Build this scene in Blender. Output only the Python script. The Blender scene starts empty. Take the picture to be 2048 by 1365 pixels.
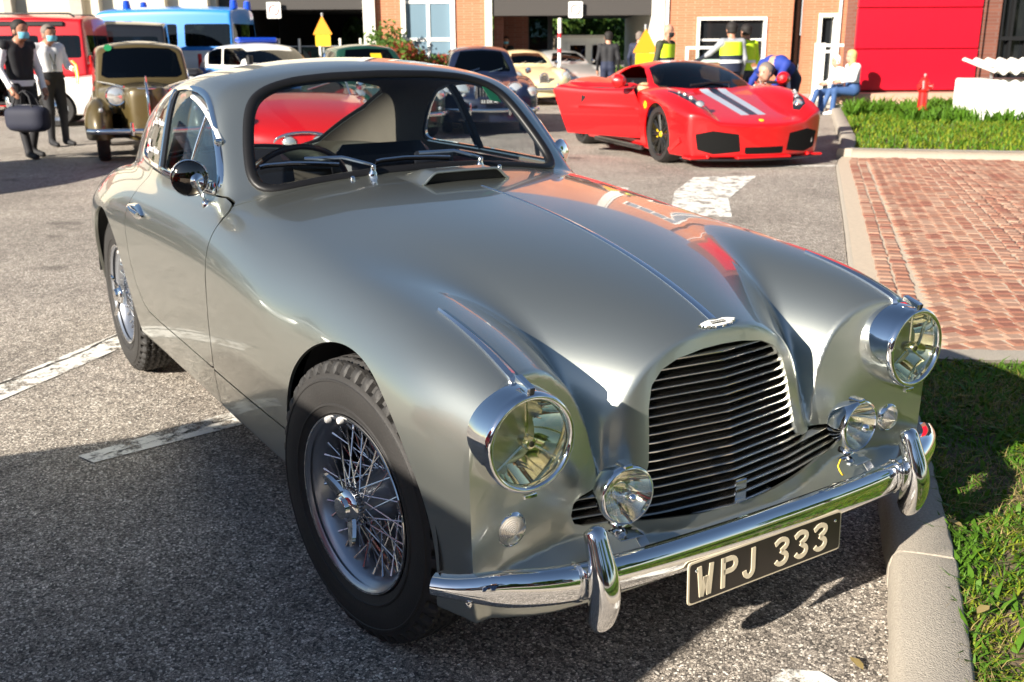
import bpy, math, random
import numpy as np
from mathutils import Matrix, Vector

R = math.radians
rng = random.Random(7)
scn = bpy.context.scene
col = scn.collection

# ------------------------------------------------------------------ camera, sky, sun, exposure
cam_d = bpy.data.cameras.new('camera')
cam = bpy.data.objects.new('camera', cam_d)
col.objects.link(cam)
CAM = np.array((2.0554, -1.5861, 1.3986))
cam.matrix_world = (Matrix.Translation(Vector(CAM)) @ Matrix.Rotation(R(57.852), 4, 'Z')
                    @ Matrix.Rotation(R(73.511), 4, 'X') @ Matrix.Rotation(R(-0.3276), 4, 'Z'))
cam_d.sensor_width = 36.0
cam_d.lens = 35.08
cam_d.clip_start = 0.05
cam_d.clip_end = 3000
cam_d.dof.use_dof = True
cam_d.dof.focus_distance = 2.1
cam_d.dof.aperture_fstop = 8.0
scn.camera = cam

SUN = np.array((0.5, -2.2, 1.0)); SUN /= np.linalg.norm(SUN)
SUN_EL = math.asin(SUN[2]); SUN_AZ = math.atan2(SUN[0], SUN[1])
world = bpy.data.worlds.new('World'); scn.world = world; world.use_nodes = True
wn = world.node_tree.nodes; wl = world.node_tree.links
sky = wn.new('ShaderNodeTexSky'); sky.sky_type = 'NISHITA'; sky.sun_disc = False
sky.sun_elevation = SUN_EL; sky.sun_rotation = SUN_AZ
sky.air_density = 0.9; sky.dust_density = 0.2; sky.ozone_density = 1.0
wl.new(sky.outputs[0], wn['Background'].inputs[0]); wn['Background'].inputs[1].default_value = 0.05
sun_d = bpy.data.lights.new('sun', 'SUN'); sun_d.energy = 5.0; sun_d.angle = R(0.53); sun_d.color = (1.0, 0.92, 0.80)
sun = bpy.data.objects.new('sun', sun_d); col.objects.link(sun)
sun.rotation_euler = Vector(SUN).to_track_quat('Z', 'Y').to_euler()
scn.view_settings.view_transform = 'Standard'; scn.view_settings.look = 'None'
scn.view_settings.exposure = 1.35; scn.view_settings.gamma = 1.0
scn.view_settings.use_curve_mapping = False
scn.render.engine = 'CYCLES'
scn.cycles.max_bounces = 8; scn.cycles.transparent_max_bounces = 12; scn.cycles.glossy_bounces = 5
scn.cycles.sample_clamp_indirect = 6.0

VD = np.array((-0.8467, 0.5321, 0.0)); VR = np.array((0.5321, 0.8467, 0.0))   # depth and right on the ground
def gp(r, d, z=0.0):
    """point r metres to the right of and d metres in front of the photographer's standpoint"""
    p = CAM + VR * r + VD * d
    return np.array((p[0], p[1], z))
# ------------------------------------------------------------------ materials
M = {}
def node_mat(name):
    m = bpy.data.materials.new(name); m.use_nodes = True
    nt = m.node_tree
    return m, nt.nodes, nt.links, nt.nodes['Principled BSDF']
def mat(name, rgb, rough=0.5, metal=0.0, coat=0.0, var=0.0, scale=20.0, bump=0.0, bscale=200.0, spec=0.5, coat_rough=0.03, emit=None):
    m, n, l, b = node_mat(name)
    b.inputs['Base Color'].default_value = (*rgb, 1); b.inputs['Roughness'].default_value = rough
    b.inputs['Metallic'].default_value = metal; b.inputs['Coat Weight'].default_value = coat
    b.inputs['Coat Roughness'].default_value = coat_rough; b.inputs['Specular IOR Level'].default_value = spec
    if var or bump:
        tc = n.new('ShaderNodeTexCoord')
    if var:
        nz = n.new('ShaderNodeTexNoise'); nz.inputs['Scale'].default_value = scale; nz.inputs['Detail'].default_value = 6
        l.new(tc.outputs['Object'], nz.inputs['Vector'])
        mx = n.new('ShaderNodeMix'); mx.data_type = 'RGBA'
        mx.inputs[6].default_value = (*[c * (1 - var) for c in rgb], 1); mx.inputs[7].default_value = (*[min(1, c * (1 + var)) for c in rgb], 1)
        l.new(nz.outputs['Fac'], mx.inputs[0]); l.new(mx.outputs[2], b.inputs['Base Color'])
    if bump:
        nb = n.new('ShaderNodeTexNoise'); nb.inputs['Scale'].default_value = bscale; nb.inputs['Detail'].default_value = 4
        l.new(tc.outputs['Object'], nb.inputs['Vector'])
        bp = n.new('ShaderNodeBump'); bp.inputs['Strength'].default_value = bump; bp.inputs['Distance'].default_value = 0.01
        l.new(nb.outputs['Fac'], bp.inputs['Height']); l.new(bp.outputs['Normal'], b.inputs['Normal'])
    if emit:
        b.inputs['Emission Color'].default_value = (*emit[0], 1); b.inputs['Emission Strength'].default_value = emit[1]
    M[name] = m
    return m
def glass_mat(name, tint=(0.9, 0.95, 0.95), ior=1.5, rough=0.0, bump=0.0, bscale=60, boost=1.0):
    m, n, l, b = node_mat(name); n.remove(b)
    out = n['Material Output']
    fr = n.new('ShaderNodeFresnel'); ge = n.new('ShaderNodeNewGeometry')      # a thin pane: both faces behave alike
    im = n.new('ShaderNodeMapRange'); im.inputs[3].default_value = ior; im.inputs[4].default_value = 1 / ior
    l.new(ge.outputs['Backfacing'], im.inputs[0]); l.new(im.outputs[0], fr.inputs['IOR'])
    tr = n.new('ShaderNodeBsdfTransparent'); tr.inputs[0].default_value = (*tint, 1)
    gl = n.new('ShaderNodeBsdfGlossy'); gl.inputs['Roughness'].default_value = rough
    mx = n.new('ShaderNodeMixShader')
    l.new(fr.outputs[0], mx.inputs[0]); l.new(tr.outputs[0], mx.inputs[1]); l.new(gl.outputs[0], mx.inputs[2]); l.new(mx.outputs[0], out.inputs[0])
    if boost != 1.0:
        mm = n.new('ShaderNodeMath'); mm.operation = 'MULTIPLY'; mm.inputs[1].default_value = boost; mm.use_clamp = True
        l.new(fr.outputs[0], mm.inputs[0]); l.new(mm.outputs[0], mx.inputs[0])
    if bump:
        tc = n.new('ShaderNodeTexCoord'); w = n.new('ShaderNodeTexWave'); w.inputs['Scale'].default_value = bscale
        w.bands_direction = 'Y'
        l.new(tc.outputs['Object'], w.inputs['Vector'])
        bp = n.new('ShaderNodeBump'); bp.inputs['Strength'].default_value = bump; bp.inputs['Distance'].default_value = 0.004
        l.new(w.outputs['Fac'], bp.inputs['Height']); l.new(bp.outputs[0], gl.inputs['Normal']); l.new(bp.outputs[0], fr.inputs['Normal'])
    M[name] = m
    return m

# ------------------------------------------------------------------ objects
def empty(name, loc=(0, 0, 0), rz=0.0):
    o = bpy.data.objects.new(name, None); col.objects.link(o)
    o.location = tuple(float(c) for c in loc); o.rotation_euler = (0, 0, rz); o.empty_display_size = 0.2
    return o
def tag(o, label=None, cat=None, group=None, kind=None):
    if label: o['label'] = label
    if cat: o['category'] = cat
    if group: o['group'] = group
    if kind: o['kind'] = kind
    return o
def raw_mesh(name, V, F, mats, parent=None, N=None, smooth=True, sharp=None, fmat=None):
    """V (n,3); F list of arrays of equal-length faces or one (m,k) array; N per-vertex custom normals"""
    me = bpy.data.meshes.new(name)
    V = np.asarray(V, np.float32)
    if isinstance(F, np.ndarray): F = [F]
    F = [np.asarray(f, np.int32) for f in F if len(f)]
    loops = np.concatenate([f.ravel() for f in F]); tot = np.concatenate([np.full(len(f), f.shape[1], np.int32) for f in F])
    start = np.r_[0, np.cumsum(tot)[:-1]].astype(np.int32)
    me.vertices.add(len(V)); me.vertices.foreach_set('co', V.ravel())
    me.loops.add(len(loops)); me.loops.foreach_set('vertex_index', loops)
    me.polygons.add(len(tot)); me.polygons.foreach_set('loop_start', start)
    if not isinstance(mats, (list, tuple)): mats = [mats]
    for m in mats: me.materials.append(M[m] if isinstance(m, str) else m)
    if fmat is not None: me.polygons.foreach_set('material_index', np.asarray(fmat, np.int32))
    me.polygons.foreach_set('use_smooth', np.full(len(tot), smooth, bool))
    me.update(calc_edges=True); me.validate(clean_customdata=False)
    if sharp is not None and N is None: me.set_sharp_from_angle(angle=R(sharp))
    if N is not None and len(me.vertices) == len(N): me.normals_split_custom_set_from_vertices(np.asarray(N, np.float32))
    o = bpy.data.objects.new(name, me); col.objects.link(o)
    if parent is not None: o.parent = parent
    return o
class MB:
    """collects simple solids, then links them as ONE mesh object"""
    def __init__(s): s.V = []; s.F = {}; s.n = 0
    def add(s, V, *Fs):
        V = np.asarray(V, float)
        for F in Fs:
            F = np.asarray(F, int)
            if len(F): s.F.setdefault(F.shape[1], []).append(F + s.n)
        s.V.append(V); s.n += len(V); return s
    def box(s, lo, hi, ch=0.0, mtx=None):
        lo = np.array(lo, float); hi = np.array(hi, float)
        if ch <= 0:
            V = np.array([[(lo, hi)[i][0], (lo, hi)[j][1], (lo, hi)[k][2]] for i in (0, 1) for j in (0, 1) for k in (0, 1)])
            F = [[0, 1, 3, 2], [4, 6, 7, 5], [0, 4, 5, 1], [2, 3, 7, 6], [0, 2, 6, 4], [1, 5, 7, 3]]
            if mtx is not None: V = V @ np.array(mtx)[:3, :3].T + np.array(mtx)[:3, 3]
            return s.add(V, F)
        c = np.minimum(ch, (hi - lo) * 0.45)
        V = []; idx = {}
        for i in (0, 1):
            for j in (0, 1):
                for k in (0, 1):
                    p = np.array([(lo, hi)[i][0], (lo, hi)[j][1], (lo, hi)[k][2]]); sg = np.array([1 - 2 * i, 1 - 2 * j, 1 - 2 * k])
                    for a in range(3):
                        q = p + sg * c; q[a] = p[a]; idx[(i, j, k, a)] = len(V); V.append(q)
        V = np.array(V); cen = (lo + hi) / 2; F4 = []; F3 = []
        def orient(f):
            P = V[f]; nrm = np.cross(P[1] - P[0], P[2] - P[0])
            return f if nrm @ (P.mean(0) - cen) > 0 else f[::-1]
        for a in range(3):
            b, cc = [t for t in range(3) if t != a]
            for sd in (0, 1):
                ks = []
                for u, v in ((0, 0), (1, 0), (1, 1), (0, 1)):
                    t = [0, 0, 0]; t[a] = sd; t[b] = u; t[cc] = v; ks.append(idx[(*t, a)])
                F4.append(orient(ks))
            for u in (0, 1):
                for v in (0, 1):
                    t0 = [0, 0, 0]; t0[b] = u; t0[cc] = v; t1 = list(t0); t1[a] = 1
                    F4.append(orient([idx[(*t0, b)], idx[(*t1, b)], idx[(*t1, cc)], idx[(*t0, cc)]]))
        for i in (0, 1):
            for j in (0, 1):
                for k in (0, 1): F3.append(orient([idx[(i, j, k, a)] for a in range(3)]))
        if mtx is not None: V = V @ np.array(mtx)[:3, :3].T + np.array(mtx)[:3, 3]
        return s.add(V, F4, F3)
    def tube(s, pts, rad, n=10, closed=False, caps=True):
        P = np.asarray(pts, float); m = len(P); rad = np.broadcast_to(np.asarray(rad, float), (m,))
        T = np.zeros_like(P)
        if closed: T = np.roll(P, -1, 0) - np.roll(P, 1, 0)
        else: T[1:-1] = P[2:] - P[:-2]; T[0] = P[1] - P[0]; T[-1] = P[-1] - P[-2]
        T /= np.linalg.norm(T, axis=1)[:, None] + 1e-12
        u = np.cross(T[0], (0, 0, 1.0)); u = u if np.linalg.norm(u) > 1e-3 else np.cross(T[0], (1.0, 0, 0)); u /= np.linalg.norm(u)
        a = np.arange(n) * 2 * math.pi / n; V = []
        for i in range(m):
            u = u - T[i] * (u @ T[i]); u /= np.linalg.norm(u); w = np.cross(T[i], u)
            V.append(P[i] + rad[i] * (np.cos(a)[:, None] * u + np.sin(a)[:, None] * w))
        V = np.concatenate(V); j = np.arange(n); jn = (j + 1) % n; F = []
        for i in range(m if closed else m - 1):
            k = (i + 1) % m
            F.append(np.stack([i * n + j, i * n + jn, k * n + jn, k * n + j], 1))
        F = np.concatenate(F)
        if caps and not closed:
            V = np.concatenate([V, P[:1], P[-1:]]); c0 = m * n
            return s.add(V, F, np.concatenate([np.stack([np.full(n, c0), jn, j], 1), np.stack([np.full(n, c0 + 1), (m - 1) * n + j, (m - 1) * n + jn], 1)]))
        return s.add(V, F)
    def lathe(s, prof, n=32, o=(0, 0, 0), axis=(0, 0, 1), arc=None):
        """prof: (radius, height) along axis"""
        ax = np.array(axis, float); ax /= np.linalg.norm(ax)
        u = np.cross(ax, (0, 0, 1.0)); u = u if np.linalg.norm(u) > 1e-3 else np.array((1.0, 0, 0)); u /= np.linalg.norm(u); w = np.cross(ax, u)
        full = arc is None; a = np.arange(n) * 2 * math.pi / n if full else np.linspace(arc[0], arc[1], n)
        ring = np.cos(a)[:, None] * u + np.sin(a)[:, None] * w
        V = np.concatenate([np.array(o) + r * ring + ax * h for r, h in prof])
        j = np.arange(n if full else n - 1); jn = (j + 1) % n
        F = np.concatenate([np.stack([i * n + j, i * n + jn, (i + 1) * n + jn, (i + 1) * n + j], 1) for i in range(len(prof) - 1)])
        return s.add(V, F)
    def prism(s, poly, lo, hi, axis=2, mtx=None):
        """polygon (k,2) counter-clockwise extruded along axis"""
        poly = np.asarray(poly, float); k = len(poly); V = np.zeros((2 * k, 3)); o = [t for t in range(3) if t != axis]
        V[:k, o] = poly; V[k:, o] = poly; V[:k, axis] = lo; V[k:, axis] = hi
        if mtx is not None: V = V @ np.array(mtx)[:3, :3].T + np.array(mtx)[:3, 3]
        j = np.arange(k); jn = (j + 1) % k
        return s.add(V, np.stack([j, jn, jn + k, j + k], 1), [list(range(k))[::-1]], [list(range(k, 2 * k))])
    def build(s, name, m, parent=None, sharp=35, smooth=True):
        return raw_mesh(name, np.concatenate(s.V), [np.concatenate(f) for f in s.F.values()], m, parent, sharp=sharp, smooth=smooth)
def copy_tree(o, parent=None):
    c = o.copy(); col.objects.link(c)
    if parent is not None: c.parent = parent
    for ch in [k for k in o.children]: copy_tree(ch, c)
    return c
def obox(name, lo, hi, m, parent=None, ch=0.0, mtx=None): return MB().box(lo, hi, ch, mtx).build(name, m, parent)
def otube(name, pts, rad, m, parent=None, n=10, closed=False): return MB().tube(pts, rad, n, closed).build(name, m, parent, sharp=60)

# ------------------------------------------------------------------ implicit surfaces
class spl:
    """natural cubic spline with linear ends"""
    def __init__(s, pts):
        pts = sorted(pts); s.x = np.array([p[0] for p in pts], float); s.y = np.array([p[1] for p in pts], float)
        n = len(pts); h = np.diff(s.x); A = np.eye(n); b = np.zeros(n)
        for i in range(1, n - 1):
            A[i, i - 1] = h[i - 1]; A[i, i] = 2 * (h[i - 1] + h[i]); A[i, i + 1] = h[i]
            b[i] = 6 * ((s.y[i + 1] - s.y[i]) / h[i] - (s.y[i] - s.y[i - 1]) / h[i - 1])
        s.m = np.linalg.solve(A, b); s.h = h
        s.d0 = (s.y[1] - s.y[0]) / h[0] - h[0] * (s.m[1]) / 6; s.d1 = (s.y[-1] - s.y[-2]) / h[-1] + h[-1] * (s.m[-2]) / 6
        s.lo = s.x[0]; s.n = 6000; s.k = s.n / (s.x[-1] - s.lo); s.tab = s.exact(np.linspace(s.lo, s.x[-1], s.n + 1)); s.dt = np.diff(s.tab)
    def exact(s, x):
        i = np.clip(np.searchsorted(s.x, x, side='right') - 1, 0, len(s.x) - 2)
        h = s.h[i]; a = (s.x[i + 1] - x); b = (x - s.x[i])
        return s.m[i] * a ** 3 / (6 * h) + s.m[i + 1] * b ** 3 / (6 * h) + (s.y[i] / h - s.m[i] * h / 6) * a + (s.y[i + 1] / h - s.m[i + 1] * h / 6) * b
    def __call__(s, x):
        t = (np.asarray(x, float) - s.lo) * s.k; i = np.minimum(np.maximum(t, 0), s.n - 1).astype(np.int32)
        return s.tab[i] + (t - i) * s.dt[i]
def lin(pts):
    xs = np.array([p[0] for p in pts], float); ys = np.array([p[1] for p in pts], float)
    return lambda x: np.interp(x, xs, ys)
def smax(a, b, k):
    h = np.maximum(k - np.abs(a - b), 0) / k
    return np.maximum(a, b) + h * h * h * k / 6
def smin(a, b, k): return -smax(-a, -b, k)
def sstep(x, a, b):
    t = np.clip((x - a) / (b - a), 0, 1); return t * t * (3 - 2 * t)
def poly_sdf(px, py, poly, r=0.0):
    """signed distance (negative inside) to a closed polygon, rounded by r"""
    P = np.asarray(poly, float); d = np.full(np.shape(px), 1e9); ins = np.zeros(np.shape(px), bool); n = len(P)
    for i in range(n):
        ax, ay = P[i]; bx, by = P[(i + 1) % n]; ex, ey = bx - ax, by - ay; wx, wy = px - ax, py - ay
        t = np.clip((wx * ex + wy * ey) / (ex * ex + ey * ey + 1e-12), 0, 1)
        d = np.minimum(d, (wx - ex * t) ** 2 + (wy - ey * t) ** 2)
        c = (ay <= py) != (by <= py)
        ins ^= c & (px < ax + (py - ay) * ex / (ey if abs(ey) > 1e-9 else 1e-9))
    d = np.sqrt(d)
    return np.where(ins, -d, d) - r
def round_poly(P, r, n=6):
    """polygon with corners rounded by radius-like distance r (scalar or per corner)"""
    P = np.asarray(P, float); k = len(P); rr = np.broadcast_to(np.asarray(r, float), (k,)); out = []
    for i in range(k):
        a, b, c = P[i - 1], P[i], P[(i + 1) % k]; u = a - b; v = c - b; lu, lv = np.linalg.norm(u), np.linalg.norm(v); t = min(rr[i], lu * .49, lv * .49)
        p0 = b + u / lu * t; p1 = b + v / lv * t
        for s_ in np.linspace(0, 1, n): out.append((1 - s_) ** 2 * p0 + 2 * s_ * (1 - s_) * b + s_ * s_ * p1)
    return np.array(out)
def grad(f, P, e=2e-4):
    g = np.stack([f(P + np.eye(3)[i] * e) - f(P - np.eye(3)[i] * e) for i in range(3)], 1) / (2 * e)
    return g
def unit(N): return N / (np.linalg.norm(N, axis=1)[:, None] + 1e-12)
def nets(f, lo, hi, h, coarse=4, newton=3):
    """surface nets over the box, vertices then pulled on to f = 0; returns vertices, triangles"""
    lo = np.array(lo, float); n = np.ceil((np.array(hi) - lo) / h).astype(int); n = (n // coarse + 1) * coarse + 1
    nc = (n - 1) // coarse + 1
    ax = [lo[i] + np.arange(n[i]) * h for i in range(3)]; axc = [a[::coarse] for a in ax]
    Gc = np.stack(np.meshgrid(*axc, indexing='ij'), -1).reshape(-1, 3); Fc = f(Gc).reshape(nc)
    near = np.abs(Fc) < h * coarse * 2.2
    nr = near.copy()
    for a in range(3):
        nr |= np.roll(near, 1, a) | np.roll(near, -1, a)
    F = np.repeat(np.repeat(np.repeat(Fc, coarse, 0), coarse, 1), coarse, 2)[:n[0], :n[1], :n[2]]
    Mk = np.repeat(np.repeat(np.repeat(nr, coarse, 0), coarse, 1), coarse, 2)[:n[0], :n[1], :n[2]]
    I = np.argwhere(Mk); F = F.copy(); F[Mk] = f(lo + I * h)
    S = F < 0
    c = [S[i:n[0] - 1 + i, j:n[1] - 1 + j, k:n[2] - 1 + k] for i in (0, 1) for j in (0, 1) for k in (0, 1)]
    cnt = sum(x.astype(np.int8) for x in c); act = (cnt > 0) & (cnt < 8)
    A = np.argwhere(act); idx = np.full(act.shape, -1, np.int64); idx[act] = np.arange(len(A))
    fv = {(i, j, k): F[A[:, 0] + i, A[:, 1] + j, A[:, 2] + k] for i in (0, 1) for j in (0, 1) for k in (0, 1)}
    pos = np.zeros((len(A), 3)); num = np.zeros(len(A))
    for a in range(3):
        b, d = [t for t in range(3) if t != a]
        for u in (0, 1):
            for v in (0, 1):
                k0 = [0, 0, 0]; k0[b] = u; k0[d] = v; k1 = list(k0); k1[a] = 1
                f0, f1 = fv[tuple(k0)], fv[tuple(k1)]; m = (f0 < 0) != (f1 < 0); t = np.where(m, f0 / np.where(m, f0 - f1, 1), 0)
                q = np.tile(np.array(k0, float), (len(A), 1)); q[:, a] = t; pos += q * m[:, None]; num += m
    V = lo + (A + pos / num[:, None]) * h
    Q = []
    for a in range(3):
        b, d = [(1, 2), (2, 0), (0, 1)][a]
        sl0 = [slice(None)] * 3; sl1 = [slice(None)] * 3; sl0[a] = slice(0, n[a] - 1); sl1[a] = slice(1, n[a])
        s0 = S[tuple(sl0)]; s1 = S[tuple(sl1)]; E = np.argwhere(s0 != s1); E = E[(E[:, b] > 0) & (E[:, d] > 0) & (E[:, b] < n[b] - 1) & (E[:, d] < n[d] - 1)]
        if not len(E): continue
        fl = s0[E[:, 0], E[:, 1], E[:, 2]]; eb = np.eye(3, dtype=int)[b]; ed = np.eye(3, dtype=int)[d]
        q = np.stack([idx[tuple((E - eb - ed).T)], idx[tuple((E - ed).T)], idx[tuple(E.T)], idx[tuple((E - eb).T)]], 1)
        q[~fl] = q[~fl][:, ::-1]; Q.append(q)
    Q = np.concatenate(Q)
    for _ in range(newton):
        fvv = f(V); g = np.stack([f(V + np.eye(3)[i] * 3e-4) - fvv for i in range(3)], 1) / 3e-4; st = -fvv / np.maximum((g * g).sum(1), .05); st = np.clip(st, -h, h); V = V + g * st[:, None]
    d0 = ((V[Q[:, 0]] - V[Q[:, 2]]) ** 2).sum(1); d1 = ((V[Q[:, 1]] - V[Q[:, 3]]) ** 2).sum(1); w = d0 <= d1
    T = np.concatenate([Q[w][:, [0, 1, 2]], Q[w][:, [0, 2, 3]], Q[~w][:, [0, 1, 3]], Q[~w][:, [1, 2, 3]]])
    return V, T
def split(V, T, phi, keep=None):
    """cut triangles along phi = 0; returns V, T, side(bool: phi<0) per triangle"""
    phi = np.where(np.abs(phi) < 1e-7, 1e-7, phi); s = phi < 0; ts = s[T]; k = ts.sum(1)
    pure = (k == 0) | (k == 3); Tp = T[pure]; sp = k[pure] == 3
    Tm = T[~pure]; tm = ts[~pure]; km = k[~pure]
    if not len(Tm): return V, Tp, sp
    lone = np.where(km == 1, tm.argmax(1), (~tm).argmax(1)); r = np.arange(len(Tm))
    a = Tm[r, lone]; b = Tm[r, (lone + 1) % 3]; c = Tm[r, (lone + 2) % 3]
    E = np.concatenate([np.stack([a, b], 1), np.stack([a, c], 1)]); Es = np.sort(E, 1)
    key, inv = np.unique(Es[:, 0].astype(np.int64) * (len(V) + 1) + Es[:, 1], return_inverse=True); inv = inv.ravel()
    e0 = key // (len(V) + 1); e1 = key % (len(V) + 1); t = phi[e0] / (phi[e0] - phi[e1])
    NV = V[e0] + (V[e1] - V[e0]) * t[:, None]; ab = len(V) + inv[:len(a)]; ac = len(V) + inv[len(a):]
    V2 = np.concatenate([V, NV]); la = s[a]
    T2 = np.concatenate([Tp, np.stack([a, ab, ac], 1), np.stack([ab, b, c], 1), np.stack([ab, c, ac], 1)])
    return V2, T2, np.concatenate([sp, la, ~la, ~la])
def compact(V, T):
    u, inv = np.unique(T, return_inverse=True); return V[u], inv.reshape(T.shape)
def cut(V, T, phi_fn, side):
    """keep only the triangles with phi<0 (side=True) or phi>0"""
    V2, T2, s = split(V, T, phi_fn(V)); return compact(V2, T2[s == side])
def divide(V, T, phi_fn):
    V2, T2, s = split(V, T, phi_fn(V)); return compact(V2, T2[s]), compact(V2, T2[~s])
def mirror(V, T, N, tol=2e-4):
    on = np.abs(V[:, 1]) < tol; V = V.copy(); V[on, 1] = 0; N = N.copy(); N[on, 1] = 0; N = unit(N)
    m = np.full(len(V), -1); m[on] = np.flatnonzero(on); m[~on] = len(V) + np.arange((~on).sum())
    V2 = np.concatenate([V, V[~on] * (1, -1, 1)]); N2 = np.concatenate([N, N[~on] * (1, -1, 1)])
    return V2, np.concatenate([T, m[T][:, ::-1]]), N2
def flip(V, T, N): return V * (1, -1, 1), T[:, ::-1], N * (1, -1, 1)
def boundary(T):
    E = np.concatenate([T[:, [0, 1]], T[:, [1, 2]], T[:, [2, 0]]]); s = np.sort(E, 1)
    key = s[:, 0].astype(np.int64) * (T.max() + 2) + s[:, 1]; u, i, c = np.unique(key, return_index=True, return_counts=True)
    return E[i[c == 1]]
def loops_of(B):
    nx = {}
    for a, b in B: nx.setdefault(int(a), []).append(int(b))
    out = []
    while nx:
        a = next(iter(nx)); L = [a]
        while a in nx:
            b = nx[a].pop()
            if not nx[a]: del nx[a]
            a = b
            if a == L[0]: break
            L.append(a)
        out.append(L)
    return out
def shell(name, V, T, N, m, parent=None, rim=0.0, rim_mat=None):
    """surface part with the edge folded in by rim metres"""
    F = [T]; fm = [np.zeros(len(T), int)]; VV = [V]; NN = [N]
    if rim > 0 and len(T):
        B = boundary(T); B = B[~((np.abs(V[B[:, 0], 1]) < 1e-5) & (np.abs(V[B[:, 1], 1]) < 1e-5))]
        if len(B):
            e = V[B[:, 1]] - V[B[:, 0]]; n = N[B[:, 0]] + N[B[:, 1]]; o = unit(np.cross(e, n)); nb = len(B); b0 = len(V)
            A0 = V[B[:, 0]]; A1 = V[B[:, 1]]; mid0 = A0 - N[B[:, 0]] * rim; mid1 = A1 - N[B[:, 1]] * rim
            VV += [A0, A1, mid0, mid1]; NN += [o, o, o, o]; i = np.arange(nb)
            q = np.stack([b0 + nb + i, b0 + i, b0 + 2 * nb + i, b0 + 3 * nb + i], 1)
            F.append(np.concatenate([q[:, [0, 1, 2]], q[:, [0, 2, 3]]])); fm.append(np.full(2 * nb, 1 if rim_mat else 0))
    mats = [m] + ([rim_mat] if rim_mat else [])
    return raw_mesh(name, np.concatenate(VV), np.concatenate(F), mats, parent, N=np.concatenate(NN), fmat=np.concatenate(fm))
def smooth_loop(P, it=2, closed=True):
    P = np.asarray(P, float)
    for _ in range(it):
        if closed: P = .25 * np.roll(P, 1, 0) + .5 * P + .25 * np.roll(P, -1, 0)
        else: P[1:-1] = .25 * P[:-2] + .5 * P[1:-1] + .25 * P[2:]
    return P
def resample(P, step, closed=False):
    P = np.asarray(P, float)
    if closed: P = np.concatenate([P, P[:1]])
    L = np.r_[0, np.cumsum(np.linalg.norm(np.diff(P, axis=0), axis=1))]; n = max(3, int(round(L[-1] / step)))
    t = np.linspace(0, L[-1], n + 1); Q = np.stack([np.interp(t, L, P[:, i]) for i in range(3)], 1)
    return Q[:-1] if closed else Q
def sweep(name, P, N, prof, m, parent=None, closed=False, caps=True):
    """profile (u across, v along normal N) swept along P"""
    P = np.asarray(P, float); N = unit(np.asarray(N, float)); k = len(P)
    Tg = np.roll(P, -1, 0) - np.roll(P, 1, 0)
    if not closed: Tg[0] = P[1] - P[0]; Tg[-1] = P[-1] - P[-2]
    Tg = unit(Tg); U = unit(np.cross(N, Tg)); N = np.cross(Tg, U); prof = np.asarray(prof, float); n = len(prof)
    V = (P[:, None, :] + prof[None, :, :1] * U[:, None, :] + prof[None, :, 1:] * N[:, None, :]).reshape(-1, 3)
    j = np.arange(n); jn = (j + 1) % n; rows = np.arange(k if closed else k - 1); nxt = (rows + 1) % k
    F = np.concatenate([np.stack([i * n + jn, i * n + j, i2 * n + j, i2 * n + jn], 1) for i, i2 in zip(rows, nxt)])
    Fs = [F]
    if caps and not closed: Fs += [np.arange(n)[None, :], (k - 1) * n + np.arange(n)[None, ::-1]]
    return raw_mesh(name, V, Fs, m, parent, sharp=50)
def ell(a, b, n=10): t = np.arange(n) * 2 * math.pi / n; return np.stack([a * np.cos(t), b * np.sin(t)], 1)
def text_mesh(name, body, size, m, parent=None, depth=0.0, mtx=None, shear=0.0, align='CENTER', bevel=0.0):
    cu = bpy.data.curves.new(name, 'FONT'); cu.body = body; cu.size = size; cu.extrude = depth; cu.align_x = align; cu.align_y = 'CENTER'; cu.shear = shear; cu.bevel_depth = bevel
    cu.resolution_u = 3
    o = bpy.data.objects.new(name, cu); me = bpy.data.meshes.new_from_object(o); bpy.data.objects.remove(o); bpy.data.curves.remove(cu)
    me.name = name
    o = bpy.data.objects.new(name, me); col.objects.link(o); me.materials.append(M[m])
    if mtx is not None: me.transform(mtx)
    if parent is not None: o.parent = parent
    return o
def frame(o, xa, ya):
    """matrix with origin o and x, y axes given"""
    x = Vector(xa).normalized(); z = x.cross(Vector(ya)).normalized(); y = z.cross(x)
    return Matrix(((x[0], y[0], z[0], o[0]), (x[1], y[1], z[1], o[1]), (x[2], y[2], z[2], o[2]), (0, 0, 0, 1)))
# ------------------------------------------------------------------ shared materials
def paint(name, rgb, metal=0.0, rough=0.35, coat=1.0, flake=0.0):
    m = mat(name, rgb, rough, metal, coat, spec=0.4)
    if flake:
        n, l = m.node_tree.nodes, m.node_tree.links; b = n['Principled BSDF']
        tc = n.new('ShaderNodeTexCoord'); v = n.new('ShaderNodeTexVoronoi'); v.inputs['Scale'].default_value = 1400
        l.new(tc.outputs['Object'], v.inputs['Vector'])
        mr = n.new('ShaderNodeMapRange'); mr.inputs[3].default_value = rough - flake; mr.inputs[4].default_value = rough + flake
        l.new(v.outputs['Color'], mr.inputs[0]); l.new(mr.outputs[0], b.inputs['Roughness'])
    return m
paint('silver_paint', (0.46, 0.48, 0.435), metal=0.92, rough=0.30, flake=0.018)
mat('chrome', (0.86, 0.87, 0.88), 0.035, 1.0)
mat('worn_chrome', (0.80, 0.80, 0.80), 0.09, 1.0)
mat('brushed_metal', (0.55, 0.55, 0.54), 0.32, 1.0)
mat('spoke_metal', (0.62, 0.63, 0.66), 0.22, 1.0)
mat('rim_paint', (0.40, 0.42, 0.46), 0.28, 0.85)
mat('black_rubber', (0.008, 0.008, 0.009), 0.42, var=0.2, spec=0.25)
mat('tyre_rubber', (0.020, 0.0185, 0.0175), 0.62, var=0.35, scale=9, bump=0.12, bscale=160)
mat('dark_void', (0.006, 0.006, 0.006), 0.9)
mat('underbody', (0.02, 0.02, 0.02), 0.85)
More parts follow.
